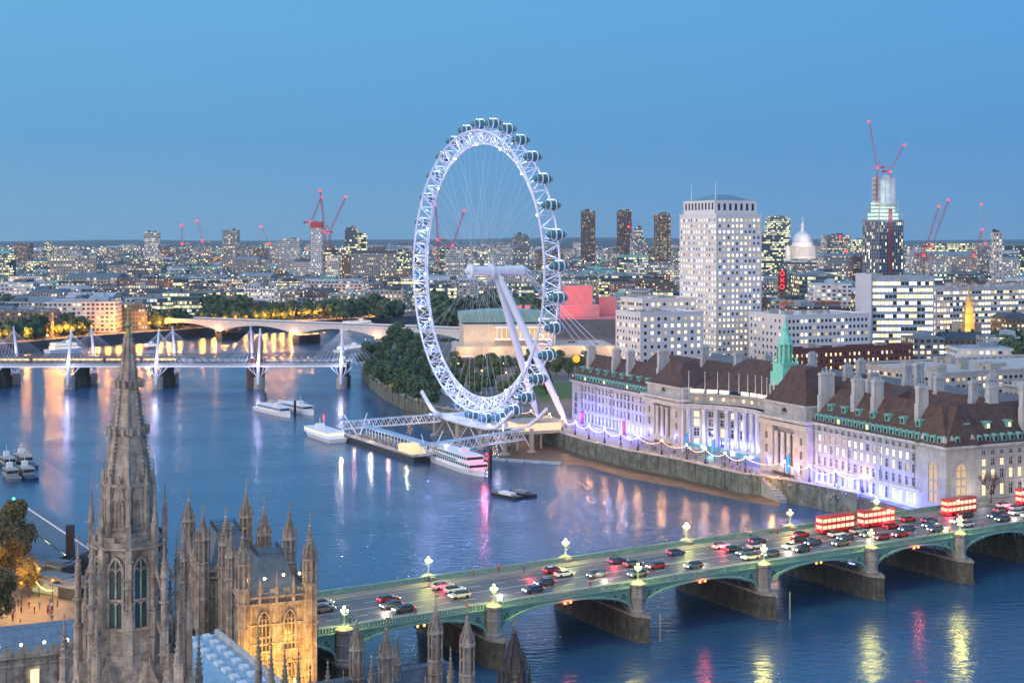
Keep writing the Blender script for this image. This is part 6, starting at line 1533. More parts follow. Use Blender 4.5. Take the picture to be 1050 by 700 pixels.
def pole_lamp(p, h, col_, pw, label, group, em_, r_=.3):
    t = thing('street_lamp', p, label, 'street lamp', group, absolute=False); m = MB(); m.lathe((0, 0, 0), [(.14, 0), (.1, h*.3), (.07, h)], 6); m.build('post', M_dark, t)
    m = MB(); m.ball((0, 0, h+r_*.6), r_, 8, 6); m.build('globe', em_, t); lamp(t, V(0, 0, h+r_*.6), col_, pw, r_*1.25); return t
G_l = 'amber street lamps along the left bank street'
for px, py, h, pw, lab in ((54, 625, 6, 4500, 'amber globe street lamp in front of the dark canopy roof at left'), (78, 617, 6, 3000, 'amber street lamp close to the left side of the spire'), (6, 620, 7, 9000, 'amber street lamp at the left edge above the crowded street'),
                           (22, 628, 6, 8000, 'amber street lamp right of the one at the left edge'), (40, 612, 6, 6000, 'amber street lamp under the big tree crowns at left'), (12, 596, 6, 6000, 'amber street lamp behind the big tree crowns at left')):
    pole_lamp(G(px, py, 6.5), h, (1, .45, .08), pw, lab, G_l, E_orange)
lc = thing('lit_handrail', G(45, 605, 9), 'curved bright strip light sagging beside the amber lamp at left', 'strip light')
m = MB(); pts = [G(34, 588, 10), G(37, 596, 9.6), G(42, 602, 9.3), G(48, 605, 9.2), G(55, 605, 9.2)]
for x, y in zip(pts[:-1], pts[1:]): m.tube(x, y, .14, 5)
m.build('strip', gs, lc)

# ------------------------------------------------------------------ trees
M_leaf = mat('foliage', (.075, .12, .045), .8, var=.5, scale=1.2); M_leaf2 = mat('foliage_dark', (.055, .10, .05), .8, var=.5, scale=.8); M_leafy = mat('foliage_autumn', (.14, .11, .04), .8, var=.5, scale=1.2)
def crown_mesh(seed, R_, Hh, cnt, q, ml_, lobes=9):
    r = random.Random(seed); b = MB(); lb = []
    for i in range(lobes):
        a = r.uniform(0, 2*PI); rr = R_*r.uniform(.2, .62); z = Hh*r.uniform(.12, .85)
        lb.append((rr*math.cos(a), rr*math.sin(a), z, R_*r.uniform(.36, .6)*(1.1-.4*z/Hh)))
    lb.append((0, 0, Hh*.5, R_*.62)); lb.append((0, 0, Hh*.8, R_*.45))
    for i in range(cnt):
        x, y, z, s = r.choice(lb); d = V(r.gauss(0, 1), r.gauss(0, 1), r.gauss(0, .8)).normalized(); p = V(x, y, z)+d*(s*r.uniform(.6, 1.08))
        if p.z < 0: continue
        n = (d+V(r.uniform(-.7, .7), r.uniform(-.7, .7), r.uniform(-.2, .9))).normalized(); t = n.cross(V(r.uniform(-1, 1), r.uniform(-1, 1), r.uniform(-1, 1))).normalized(); u = n.cross(t); k = q*r.uniform(.6, 1.3)
        b.face([p-t*k-u*k*.5, p+t*k*.3-u*k, p+t*k+u*k*.4, p-t*k*.2+u*k])
    return b.mesh('crown', ml_)
def trunk_mesh(h, Hh, R_, seed):
    r = random.Random(seed); b = MB(); b.tube((0, 0, 0), (0, 0, h+Hh*.35), h*.07+.12, 7, .12)
    for i in range(7):
        a = 2*PI*i/7+r.uniform(-.3, .3); b.tube((0, 0, h*r.uniform(.8, 1.1)), (math.cos(a)*R_*.55, math.sin(a)*R_*.55, h+Hh*r.uniform(.3, .6)), .16, 5, .04)
    return b.mesh('trunk', M_bark)
TREE = {}
def tree_kind(key, R_, Hh, h, cnt, q, m_, nvar=3):
    TREE[key] = [(crown_mesh(i*13+len(key), R_, Hh, cnt, q, m_), trunk_mesh(h, Hh, R_, i), h) for i in range(nvar)]
tree_kind('near', 5.5, 11, 4, 5200, .33, M_leafy, 2); tree_kind('bank', 6.2, 11, 3.4, 2600, .55, M_leaf2); tree_kind('gard', 4.5, 8, 2.6, 1500, .5, M_leaf); tree_kind('far', 8, 12, 3, 620, 1.5, M_leaf2)
RTt = random.Random(3)
def put_tree(key, p, label, group, s=1.0, name='tree'):
    cm, tm, h = RTt.choice(TREE[key]); t = thing(name, p, label, 'tree', group, absolute=False); t.scale = (s, s, s*RTt.uniform(.9, 1.1)); t.rotation_euler = (0, 0, RTt.uniform(0, 6))
    link('trunk', tm, t); c = link('crown', cm, t); c.location = (0, 0, h*.75); return t
for px, py, s in ((2, 592, .9), (16, 584, .8), (-12, 600, 1.1), (2, 566, .8), (30, 604, .62), (-6, 640, .9), (12, 560, .9)):
    put_tree('near', G(px, py+8, 6.5), 'amber lit autumn tree over the crowded street at the left edge', 'autumn trees over the left bank street', s)
for px, py in ((381, 386), (391, 395), (403, 401), (416, 406), (429, 411), (441, 415), (390, 372), (402, 380), (417, 388), (431, 394), (443, 398), (398, 360), (412, 366), (426, 374), (440, 380), (404, 350), (418, 354), (432, 358), (376, 372), (452, 402), (410, 346)):
    put_tree('bank', G(px, py+2, 6.5), 'dense rounded dark green tree beside the riverside wall left of the big wheel', 'rounded trees on the bank left of the wheel', RTt.uniform(.85, 1.1))
for px, py in ((472, 400), (486, 404), (500, 398), (515, 406), (530, 402), (545, 396), (462, 392), (480, 388), (508, 386), (535, 386), (556, 388), (583, 384), (592, 376), (574, 372), (600, 370), (604, 384), (520, 378), (492, 380), (560, 402), (470, 378), (466, 372), (482, 366), (498, 370), (514, 366), (528, 368), (546, 372), (562, 374), (552, 380), (570, 384), (606, 376), (588, 366), (612, 368), (540, 376), (505, 376)):
    put_tree('gard', G(px, py+2, 6.5), 'small green garden tree seen behind the lower part of the big wheel', 'garden trees behind the wheel', RTt.uniform(.8, 1.15))
lw = MB(); lw.prism([x[:2] for x in (G(556, 412, 6.5), G(592, 408, 6.5), G(596, 392, 6.5), G(540, 392, 6.5))], 6.5, 6.56); tag(lw.build('grass', mat('lawn', (.06, .12, .03), .9, scale=.6)), kind='stuff')
G_g = 'garden lamps behind the big wheel'
for px, py, h, pw, c_, lab in ((572, 422, 6, 1600, (1, .8, .4), 'bright lamp at the foot of the wheel leg'), (588, 400, 7, 1200, (1, .6, .2), 'lamp standing on the lawn left of the hall'), (562, 394, 7, 1200, (1, .7, .3), 'lamp seen under the wheel leg beside the lawn'), (519, 392, 5, 900, (1, .75, .1), 'yellow lamp among the trees seen through the wheel'), (400, 404, 4, 1000, (1, .5, .12), 'amber lamp under the rounded bank trees'), (420, 412, 4, 900, (1, .5, .12), 'second amber lamp under the rounded bank trees')):
    pole_lamp(G(px, py, 6.5), h, c_, pw, lab, G_g, emat('amber_glow', (1, .5, .12), 3.5), .42)
for px, py in ((470, 384), (494, 392), (516, 384), (540, 390), (560, 380), (604, 380), (580, 370), (486, 372)):
    pole_lamp(G(px, py, 6.5), 6, (1, .5, .15), 2600, 'small amber garden lamp among the trees behind the wheel', 'amber garden lamps among the trees behind the wheel', emat('amber_glow', (1, .5, .12), 3.5), .45)
bigl = pole_lamp(PX(591, 662, 6.5), 19.5, (1, .42, .05), 26000, 'brilliant orange floodlight just beyond the left end of the long hall', None, emat('brilliant_orange', (1, .17, .005), 3.0), 1.8)
# far bank: trees and amber lamps along the embankment road
def bankline(t):
    pts = [G(-2, 363), G(50, 357), G(100, 353), G(180, 347), G(265, 340), G(330, 335), G(400, 332)]; k = min(len(pts)-2, int(t*(len(pts)-1))); f = t*(len(pts)-1)-k
    return pts[k].lerp(pts[k+1], f)
LB = 'plane trees along the far embankment'
for i in range(110):
    t = i/109; p = bankline(t); n = V(-.35, 1, 0).normalized()
    if RTt.random() < .88 and not 108 < CX+p.x*F/(p.y+24) < 172: put_tree('far', V(p.x, p.y, 6.5)+n*RTt.choice([24, 27, 30, 60])+V(RTt.uniform(-6, 6), 0, 0), 'bushy dark tree lit amber from below on the far embankment', LB, RTt.uniform(.7, 1.15))
cl = [(5, 318), (20, 322), (35, 325), (62, 318), (72, 314), (82, 316), (92, 320), (78, 322), (215, 306), (222, 303), (232, 302), (240, 305), (248, 304), (228, 309), (258, 308), (352, 314), (360, 310), (372, 314), (384, 318), (396, 316), (408, 312), (345, 318)]
for px, py in cl:
    D = 1330; put_tree('far', PX(px, D+RTt.uniform(-30, 30), 6.5), 'large dark tree of the gardens behind the far embankment', 'garden trees behind the far embankment', RTt.uniform(1.1, 1.55))
for i in range(26):
    px = RTt.uniform(446, 560); D = RTt.uniform(1150, 1330); put_tree('far', PX(px, D, 6.5), 'large dark tree behind the concert hall seen through the wheel', 'dark trees behind the concert hall', RTt.uniform(1.3, 1.9))
for i in range(14):
    put_tree('far', PX(RTt.uniform(1022, 1058), RTt.uniform(880, 1000), 6.5), 'dark tree among the roofs near the golden steeple', 'trees near the golden steeple', RTt.uniform(.8, 1.1))
pl = None
for i in range(46):
    t = i/45; p = bankline(t)+V(-5, 17, 6.5)
    if pl is None: pl = pole_lamp(p, 6, (1, .36, .04), 30000, 'amber lamp in the row along the far embankment road', 'amber lamps along the far embankment', emat('embankment_amber', (1, .26, .02), 2.6), 1.1); o = pl
    else:
        o = dup(pl, None, p)
    for c in o.children:
        if c.type == 'LIGHT' and i % 2: c.data = c.data
rdm = MB()
for i in range(6): a, b = bankline(i/6)+V(0, 12, 6.53), bankline((i+1)/6)+V(0, 12, 6.53); rdm.face([a, b, b+V(-4, 12, 0), a+V(-4, 12, 0)])
tag(rdm.build('road', M_asph), kind='structure')
# bare winter tree by the corner of the hall
bt = thing('bare_tree', CP(-6, 10.5, 10), 'small bare branched tree in front of the right face of the long hall', 'tree')
def branch(b, p, d, L, r, lvl, rg):
    q = p+d*L; b.tube(p, q, r, 5, r*.65, cap=False)
    if lvl == 0: return
    for i in range(3 if lvl > 1 else 4):
        nd = (d+V(rg.uniform(-.75, .75), rg.uniform(-.75, .75), rg.uniform(-.15, .55))).normalized(); branch(b, p+d*L*rg.uniform(.6, 1), nd, L*rg.uniform(.62, .82), r*.6, lvl-1, rg)
m = MB(); rg = random.Random(4); base = CP(-6, 10.5, 10.2); m.tube(base, base+V(0, 0, 2.4), .28, 6, .22); m.build('trunk', M_bark, bt)
m = MB()
for i in range(5): branch(m, base+V(0, 0, 2.2), V(math.cos(i*1.26)*.6, math.sin(i*1.26)*.6, 1).normalized(), 2.6, .14, 4, rg)
m.build('branches', M_bark, bt)
bushes = thing('shrub', CP(-3.5, 6, 9.5), 'small orange lit shrub at the corner of the hall beside the bridge road', 'shrub')
link('foliage', crown_mesh(5, 2.2, 2.6, 700, .22, M_leafy), bushes)

# ------------------------------------------------------------------ people
def person_mesh(seed, cloth, legc, stride):
    me = bpy.data.meshes.new('person_skel'); j = [(0, 0, .95), (0, 0, 1.2), (0, 0, 1.45), (0, 0, 1.54), (0, 0, 1.66), (0, .2, 1.42), (.08, .26, 1.14), (.18, .27, .9), (0, -.2, 1.42), (-.06, -.26, 1.14), (.02, -.27, .9),
         (0, .1, .9), (stride, .11, .48), (stride*.6, .11, .06), (stride*.6+.16, .11, .03), (0, -.1, .9), (-stride*.6, -.11, .48), (-stride*1.2, -.11, .08), (-stride*1.2+.16, -.11, .05)]
    e = [(0, 1), (1, 2), (2, 3), (3, 4), (2, 5), (5, 6), (6, 7), (2, 8), (8, 9), (9, 10), (0, 11), (11, 12), (12, 13), (13, 14), (0, 15), (15, 16), (16, 17), (17, 18)]
    rad = [.15, .14, .15, .06, .11, .07, .05, .04, .07, .05, .04, .1, .07, .05, .04, .1, .07, .05, .04]
    me.from_pydata(j, e, []); o = bpy.data.objects.new('tmp', me); COL.objects.link(o); md = o.modifiers.new('s', 'SKIN')
    for i, r_ in enumerate(rad): me.skin_vertices[0].data[i].radius = (r_, r_*(1.25 if i in (0, 1, 2) else 1))
    me.skin_vertices[0].data[0].use_root = True
    o.modifiers.new('u', 'SUBSURF').levels = 1; dg = bpy.context.evaluated_depsgraph_get(); out_ = bpy.data.meshes.new_from_object(o.evaluated_get(dg)); bpy.data.objects.remove(o)
    out_.materials.clear()
    for x in (cloth, legc, mat('skin', (.45, .28, .2), .6), mat('hair', (.04, .025, .02), .7)): out_.materials.append(x)
    for p in out_.polygons: z = p.center.z; p.material_index = 3 if z > 1.68 or (z > 1.56 and p.center.x < -.02) else 2 if z > 1.5 else 0 if z > .86 else 1; p.use_smooth = True
    out_.name = 'person'; return out_
cols = [('dark', (.03, .03, .04)), ('red', (.4, .05, .05)), ('pale', (.5, .48, .45)), ('blue', (.06, .1, .3))]
PM = [(nm, person_mesh(i, mat('coat_'+nm, c, .8), mat('trousers_dark', (.03, .035, .05), .8), .12+.08*i)) for i, (nm, c) in enumerate(cols)]
def people(n, fn, place, grp):
    for i in range(n):
        nm, me = RTt.choice(PM); o = link('person', me); o.location = fn(i); o.rotation_euler = (0, 0, RTt.uniform(0, 6.3)); s = RTt.uniform(.94, 1.05); o.scale = (s, s, s)
        tag(o, 'person in %s coat %s' % (nm, place), 'person', '%s-coated %s' % (nm, grp))
people(75, lambda i: CP(RTt.uniform(8, 225), RTt.uniform(-16, -8) if True else 0, 6.56), 'strolling on the walk before the long hall', 'people on the riverside walk')
people(24, lambda i: BP(RTt.uniform(-20, 190), RTt.choice([RTt.uniform(.8, 3.6), RTt.uniform(22.5, 25.4)]), ZD+.2), 'on a footway of the near bridge', 'people on the near bridge')
people(26, lambda i: mcP+dP*(LpP*RTt.uniform(-.46, .3))+nP*RTt.uniform(-4, 0)+V(0, 0, 1.3), 'waiting on the deck of the floating pier', 'people on the floating pier')
people(16, lambda i: G(RTt.uniform(4, 60), RTt.uniform(620, 640), 6.58), 'on the amber lit street at the lower left', 'people on the left bank street')
# ------------------------------------------------------------------ the city
CM = {
 'pale stone': facade_mat('city_pale_stone', (.40, .385, .38), 3.4, 3.7, .45, .55, .55, es=1.5, roof=(.13, .17, .21)),
 'brown brick': facade_mat('city_brown_brick', (.19, .12, .10), 3.0, 3.3, .4, .5, .5, es=1.5, roof=(.08, .09, .11)),
 'white': facade_mat('city_white', (.54, .55, .58), 3.2, 3.4, .6, .5, .55, es=1.4, roof=(.20, .24, .28), cool=(.95, .95, .85)),
 'grey': facade_mat('city_grey', (.20, .22, .25), 3.2, 3.5, .62, .55, .6, es=1.4, roof=(.10, .13, .17), warm=(1, .78, .40)),
 'glass': facade_mat('city_glass', (.10, .15, .20), 3.0, 3.8, .88, .62, .85, roof=(.12, .18, .22), warm=(1, .82, .35), cool=(.95, 1, .62), es=1.6),
}
RC = random.Random(2024)
M_rp = {'slate': MATS['blue_slate'], 'lead': MATS['lead_roof'], 'dark': mat('roof_dark', (.05, .06, .075), .7, scale=.1), 'green': mat('roof_verdigris', (.13, .34, .30), .6, scale=.1), 'pale': mat('roof_pale', (.34, .38, .43), .6, var=.25, scale=.1)}
used_boxes = []
def bld_geom(x, y, w, d, z1, rot, style, b=None, r=None):
    """walls and roof of one building; style flat / setback / mansard / gable"""
    b = b or MB(); r = r or MB(); c, s = math.cos(rot), math.sin(rot)
    def P(u, v): return (x+c*u-s*v, y+s*u+c*v)
    def rect(iw, id_): return [P(-w/2+iw, -d/2+id_), P(w/2-iw, -d/2+id_), P(w/2-iw, d/2-id_), P(-w/2+iw, d/2-id_)]
    if style == 'flat':
        b.prism(rect(0, 0), 6, z1); 
        for i in range(RC.choice([1, 2, 3])):
            q = P(RC.uniform(-.32, .32)*w, RC.uniform(-.3, .3)*d); r.box(q[0], q[1], z1, w*RC.uniform(.1, .3), d*RC.uniform(.2, .5), RC.uniform(1.5, 4), rot)
    elif style == 'setback':
        b.prism(rect(0, 0), 6, z1-4); b.prism(rect(w*.09, d*.14), z1-4, z1); q = P(RC.uniform(-.2, .2)*w, 0); r.box(q[0], q[1], z1, w*.25, d*.3, 3, rot)
    elif style == 'mansard':
        b.prism(rect(0, 0), 6, z1-3.5, cap=False); a, e = rect(-.3, -.3), rect(min(w, d)*.16, min(w, d)*.16); r.prism(a, z1-3.5, z1, e)
        for i in range(RC.choice([1, 2, 3])): q = P(RC.uniform(-.4, .4)*w, RC.uniform(-.1, .1)*d); r.box(q[0], q[1], z1-.5, 1.6, 3.2, 3.2, rot)
    else:
        b.prism(rect(0, 0), 6, z1-4, cap=False); a = rect(-.3, -.3); m1, m2 = P(-w/2, 0), P(w/2, 0)
        A = [V(p[0], p[1], z1-4) for p in a]; r1, r2 = V(*m1, z1+.5), V(*m2, z1+.5); r.face([A[0], A[1], r2, r1]); r.face([A[2], A[3], r1, r2]); r.face([A[1], A[2], r2]); r.face([A[3], A[0], r1])
        for i in range(3): q = P((i-1)*w*.3, 0); r.box(q[0], q[1], z1-2, 1.5, 2.4, 4.2, rot)
    return b, r
def zone(px, D):
    if px < 110: z = 'at the left edge'
    elif px < 200: z = 'behind the spire tip'
    elif px < 300: z = 'above the concrete bridge'
    elif px < 425: z = 'left of the big wheel'
    elif px < 580: z = 'seen through the big wheel'
    elif px < 700: z = 'left of the tall stone tower'
    elif px < 880: z = 'right of the tall stone tower'
    elif px < 960: z = 'around the unfinished tower'
    else: z = 'at the right edge'
    return z
def dist(D): return 'front row' if D < 1450 else 'second row' if D < 1700 else 'middle distance' if D < 2150 else 'far skyline'
hts = lambda z: 'low' if z < 27 else 'mid-height' if z < 38 else 'tall'
nbl = 0
def city_building(px, D, w, d, z1, mk, style, rk, rot=None, label=None, name='building', cat='building'):
    global nbl
    p = PX(px, D); b, r = bld_geom(0, 0, w, d, z1, rot if rot is not None else RC.uniform(-.35, .35), style)
    b.v = [(a+p.x, c+p.y, e) for a, c, e in b.v]; r.v = [(a+p.x, c+p.y, e) for a, c, e in r.v]
    lab = label or '%s %s building, %s roof, %s %s' % (hts(z1), mk, rk, dist(D), zone(px, D))
    t = thing(name, (p.x, p.y, GZ), lab, cat, None if label else 'city buildings: %s' % lab)
    b.build('wall', CM[mk], t)
    if r.f: r.build('roof', M_rp[rk], t)
    used_boxes.append((p.x, p.y, max(w, d)*.5)); nbl += 1; return t
def inside(pt, poly):
    x, y = pt; c = False; n = len(poly)
    for i in range(n):
        x1, y1 = poly[i][0], poly[i][1]; x2, y2 = poly[(i+1) % n][0], poly[(i+1) % n][1]
        if (y1 > y) != (y2 > y) and x < (x2-x1)*(y-y1)/(y2-y1)+x1: c = not c
    return c
def bank_y(x):                                        # far edge of the river
    pts = north[11:]
    for a, b in zip(pts[:-1], pts[1:]):
        if a.x <= x <= b.x: return a.y+(b.y-a.y)*(x-a.x)/(b.x-a.x)
    return 1640 if x > 0 else 1023
def sbank_y(x):
    pts = [V(-98, 1255), V(40, 1400), V(300, 1480), V(900, 1640), V(2600, 2250)]
    for a, b in zip(pts[:-1], pts[1:]):
        if a.x <= x <= b.x: return a.y+(b.y-a.y)*(x-a.x)/(b.x-a.x)
    return 0
for t_ in [o for o in COL.objects if o.parent is None and o.get('category') in ('building', 'tower', 'office building', 'concert hall', 'theatre', 'church', 'cathedral', 'public building')]:
    pass
keep = [(62, 1050, 62), (335, 1000, 62), (160, 925, 62), (105, 930, 48), (95, 850, 45), (200, 880, 62), (262, 925, 55), (395, 1150, 90), (15, 890, 75), (60, 1140, 55), (437, 1525, 45), (PX(823, 2600).x, 2620, 70), (PX(993, 1080).x, 1090, 22), (230, 720, 90), (180, 740, 60), (245, 1145, 40), (PX(536, 1010).x, 1010, 20)]
def free(x, y, r_): return all((x-a)**2+(y-b)**2 > (c+r_)**2 for a, b, c in keep) and all((x-a)**2+(y-b)**2 > (c*.82+r_*.82)**2 for a, b, c in used_boxes)
# named skyline pieces
SK = [  # px, width px, ytop, D, depth, material, style, roof, name, label
 (156, 15, 238, 2900, 24, 'white', 'flat', 'dark', 'slab_tower', 'pale slab tower alone on the left skyline'),
 (237, 16, 236, 2700, 26, 'pale stone', 'flat', 'dark', 'slab_tower', 'banded residential tower with a red lamp on the left skyline'),
 (297, 24, 245, 2600, 26, 'white', 'flat', 'dark', 'slab_block', 'wide white slab block left of the red topped tower'),
 (325, 12, 228, 2300, 16, 'white', 'flat', 'dark', 'core_tower', 'narrow pale concrete tower with red top beside the cranes on the left'),
 (341, 13, 262, 1900, 22, 'pale stone', 'flat', 'dark', 'tower_block', 'narrow block with red stripe below the red cranes on the left'),
 (361, 14, 233, 2400, 24, 'glass', 'setback', 'lead', 'glass_tower', 'bright yellow lit stepped glass tower left of the wheel'),
 (370, 13, 240, 2430, 24, 'glass', 'flat', 'lead', 'glass_tower', 'darker glass tower adjoining the bright stepped one left of the wheel'),
 (372, 44, 266, 2150, 60, 'glass', 'setback', 'lead', 'office_terraces', 'wide bright yellow terraced offices below the stepped glass tower'),
 (404, 40, 270, 2050, 60, 'glass', 'setback', 'lead', 'office_terraces', 'wide bright yellow terraced offices just left of the wheel rim'),
 (466, 20, 256, 2000, 40, 'white', 'flat', 'lead', 'office_block', 'white lit office block seen through the left half of the wheel'),
 (493, 16, 258, 1900, 30, 'glass', 'flat', 'lead', 'office_block', 'yellow lit office block seen left of the wheel hub'),
 (534, 18, 240, 2300, 30, 'grey', 'setback', 'dark', 'office_block', 'grey office tower seen right of the wheel hub'),
 (603, 15, 216, 3260, 34, 'brown brick', 'flat', 'dark', 'residential_tower', 'leftmost of three dark brown residential towers'),
 (640, 15, 216, 3240, 34, 'brown brick', 'flat', 'dark', 'residential_tower', 'middle one of three dark brown residential towers'),
 (679, 17, 219, 3200, 34, 'brown brick', 'flat', 'dark', 'residential_tower', 'rightmost of three dark brown residential towers'),
 (654, 9, 233, 2900, 20, 'grey', 'flat', 'dark', 'tower_block', 'slim dark block between the middle and right residential towers'),
 (655, 18, 245, 2800, 30, 'grey', 'flat', 'dark', 'office_block', 'dark office block under the crane between the residential towers'),
 (797, 24, 222, 3000, 40, 'glass', 'setback', 'lead', 'glass_tower', 'pale glass tower between the stone tower and the white dome'),
 (790, 26, 240, 2500, 40, 'glass', 'flat', 'lead', 'glass_tower', 'bright yellow lit office in front of the pale glass tower'),
 (857, 27, 241, 2700, 50, 'grey', 'flat', 'dark', 'office_block', 'dark office block with lit floors right of the white dome'),
 (880, 18, 246, 2500, 40, 'glass', 'flat', 'lead', 'office_block', 'green glass office left of the unfinished tower'),
 (1022, 9, 238, 1700, 14, 'pale stone', 'flat', 'dark', 'brick_tower', 'slender plain tower near the right edge'),
 (978, 55, 250, 2600, 60, 'glass', 'flat', 'lead', 'office_block', 'long dark office with bright lit floors left of the slender tower'),
 (1043, 40, 252, 2500, 60, 'glass', 'flat', 'lead', 'office_block', 'long office with bright lit floors right of the slender tower'),
 (945, 26, 258, 2100, 40, 'white', 'flat', 'pale', 'office_block', 'pale office behind the pair of red cranes'),
 (343, 72, 287, 1500, 60, 'white', 'setback', 'green', 'grand_building', 'bright lit white building with green roof above the concrete bridge'),
 (330, 34, 296, 1440, 30, 'brown brick', 'gable', 'dark', 'gabled_block', 'dark red gabled block in front of the bright green roofed building'),
 (270, 34, 294, 1450, 40, 'white', 'flat', 'pale', 'banded_block', 'white banded block above the left pier of the concrete bridge'),
 (300, 16, 297, 1430, 30, 'pale stone', 'flat', 'pale', 'stone_block', 'small pale block between the banded block and the gabled one'),
 (175, 82, 304, 1450, 36, 'pale stone', 'mansard', 'slate', 'long_palace', 'long pale classical range with slate roof behind the embankment trees'),
 (128, 38, 305, 1400, 34, 'pale stone', 'mansard', 'slate', 'stone_block', 'pale classical block left of the long slate roofed range'),
 (80, 52, 262, 1900, 50, 'pale stone', 'flat', 'pale', 'stone_block', 'broad pale block high on the left between dark roofs'),
 (100, 56, 281, 1650, 60, 'pale stone', 'gable', 'slate', 'station_hotel', 'big pale building with slate roofs on the left above the trees'),
 (152, 50, 286, 1640, 50, 'brown brick', 'flat', 'dark', 'dark_office', 'dark office with bands of yellow windows right of the big slate roofed building'),
 (20, 62, 290, 1400, 60, 'white', 'setback', 'slate', 'grand_building', 'large white building with many lit windows at the left edge'),
 (52, 36, 297, 1370, 40, 'pale stone', 'mansard', 'slate', 'stone_block', 'pale mansard roofed block right of the large white building at left'),
 (12, 44, 318, 1240, 30, 'pale stone', 'flat', 'pale', 'stone_block', 'low plain pale block at the left edge just above the trees'),
 (62, 16, 307, 1340, 20, 'pale stone', 'flat', 'pale', 'stone_block', 'squarish pale block left of the dark trees at left'),
 (835, 44, 282, 1250, 60, 'glass', 'flat', 'lead', 'office_block', 'yellow green lit office left of the broad bright office block'),
 (850, 40, 291, 1180, 40, 'white', 'flat', 'pale', 'office_block', 'white office with lit windows just left of the blank stair tower'),
 (802, 9, 276, 1300, 12, 'brown brick', 'flat', 'dark', 'sign_tower', 'small tower with a bright red lit sign right of the stone tower'),
 (1010, 60, 300, 1350, 50, 'white', 'flat', 'lead', 'office_block', 'pale office with strip windows behind the golden steeple'),
 (985, 40, 315, 1180, 30, 'brown brick', 'gable', 'dark', 'brick_terrace', 'dark red brick terrace behind the golden steeple'),
 (1040, 36, 322, 1050, 30, 'brown brick', 'mansard', 'dark', 'brick_terrace', 'dark red brick terrace right of the golden steeple'),
 (984, 46, 342, 930, 26, 'brown brick', 'gable', 'dark', 'brick_terrace', 'low dark brick terrace right in front of the golden steeple'),
 (1026, 40, 346, 900, 24, 'pale stone', 'flat', 'pale', 'stone_block', 'low pale flat roofed block right of the terrace before the golden steeple'),
 (946, 34, 346, 880, 24, 'grey', 'flat', 'lead', 'office_block', 'low grey roofed block left of the terrace before the golden steeple'),
 (1004, 60, 357, 800, 26, 'white', 'flat', 'lead', 'office_block', 'long low white block with grey roof nearest behind the hall at right'),
 (672, 60, 270, 2000, 60, 'white', 'flat', 'pale', 'pale_block', 'pale flat roofed block left of the stone tower at skyline foot'),
 (640, 56, 283, 1700, 50, 'glass', 'flat', 'lead', 'office_block', 'lit glass block above the red theatre'),
]
for px, wp_, yt, D, dep, mk, st_, rk, nm, lab in SK:
    z1 = ZZ(yt, D); w = wp_*D/F*.94
    t = city_building(px, D+dep/2, w, dep, z1, mk, st_, rk, 0.0 if D > 1800 else RC.uniform(-.08, .08), lab, nm)
    if 'red top' in lab and 'core' in nm: m = MB(); p = PX(px, D+dep/2); m.box(p.x, p.y, z1-9, w*1.05, dep*1.02, 10); m.build('wrapped_top', mat('red_wrap', (.5, .05, .06), .6), t); 
    if 'red lit sign' in lab:
        p = PX(px, D-1); m = MB(); m.obox((p.x, p.y, z1-10), (3, 0, 0), (0, .3, 0), (0, 0, 9)); m.build('sign_panel', mat('sign_backing', (.1, .01, .01), .6), t)
        for q in range(3):
            m = MB(); c = V(p.x, p.y-.5, z1-4-6*q)
            if q == 1: m.bar(c-V(1.7, 0, 1.7), c+V(1.7, 0, 1.7), .7); m.bar(c-V(-1.7, 0, 1.7), c+V(-1.7, 0, 1.7), .7)
            else:
                for j in range(12): a0, a1 = 2*PI*j/12, 2*PI*(j+1)/12; m.bar(c+V(math.cos(a0)*1.8, 0, math.sin(a0)*2), c+V(math.cos(a1)*1.8, 0, math.sin(a1)*2), .7)
            m.build('sign_letter', E_red, t)
    if nm == 'residential_tower':
        p = PX(px, D-.5); m = MB()
        for k in range(7): m.box(p.x+w*(-.5+k/6), p.y, 6, w*.05, 3, z1-4-6)
        m.parts('balcony_fin', mat('brutal_concrete', (.10, .075, .07), .9), t)
# far bank front rows, then everything behind, large to small
cand = []
def trypl(x, y, big):
    px = CX+x*F/y
    if px < -30 or px > 1085: return
    if y < bank_y(x)+75 and not (y < sbank_y(x)-12 and x > -40): return
    if y < 950 and x < 230: return
    if inside((x, y), [(300, 1040), (480, 1040), (480, 1220), (300, 1220)]): return
    if 446 < px < 560 and y < 1370: return
    if px < 500 and y < 1380 and x > -250 and y < 1340: return
    w = RC.uniform(26, 62)*big; d = RC.uniform(18, 36)*big
    if free(x, y, max(w, d)*.5):
        z = RC.choice([18, 21, 23, 25, 27, 28, 30, 32]) + RC.uniform(-2, 3); 
        if RC.random() < .05 and y > 1800: z += RC.uniform(8, 24)
        return w, d, z
y = 960.0
while nbl < 300 and y < 2500:
    for k in range(120):
        yy = y+RC.uniform(0, 70); x = RC.uniform(-.38, .40)*yy; r_ = trypl(x, yy, 1.0)
        if r_ and nbl < 300:
            w, d, z = r_; mk = RC.choices(['pale stone', 'brown brick', 'white', 'grey', 'glass'], [32, 24, 18, 16, 12] if x < 300 else [16, 26, 18, 16, 26])[0]
            st_ = RC.choices(['flat', 'setback', 'mansard', 'gable'], [3, 2, 3, 2] if mk in ('pale stone', 'brown brick') else [4, 3, 1, 0])[0]
            rk = RC.choice(['slate', 'lead', 'dark', 'dark', 'pale', 'slate', 'green' if RC.random() < .3 else 'lead'])
            city_building(CX+x*F/yy, yy, w, d, z, mk, st_, rk)
    y += 70
ylast = y
walls = {k: MB() for k in CM}; big = MB(); mats_ = [CM[k] for k in CM]+[M_rp[k] for k in M_rp]
kk = list(CM); rk_ = list(M_rp)
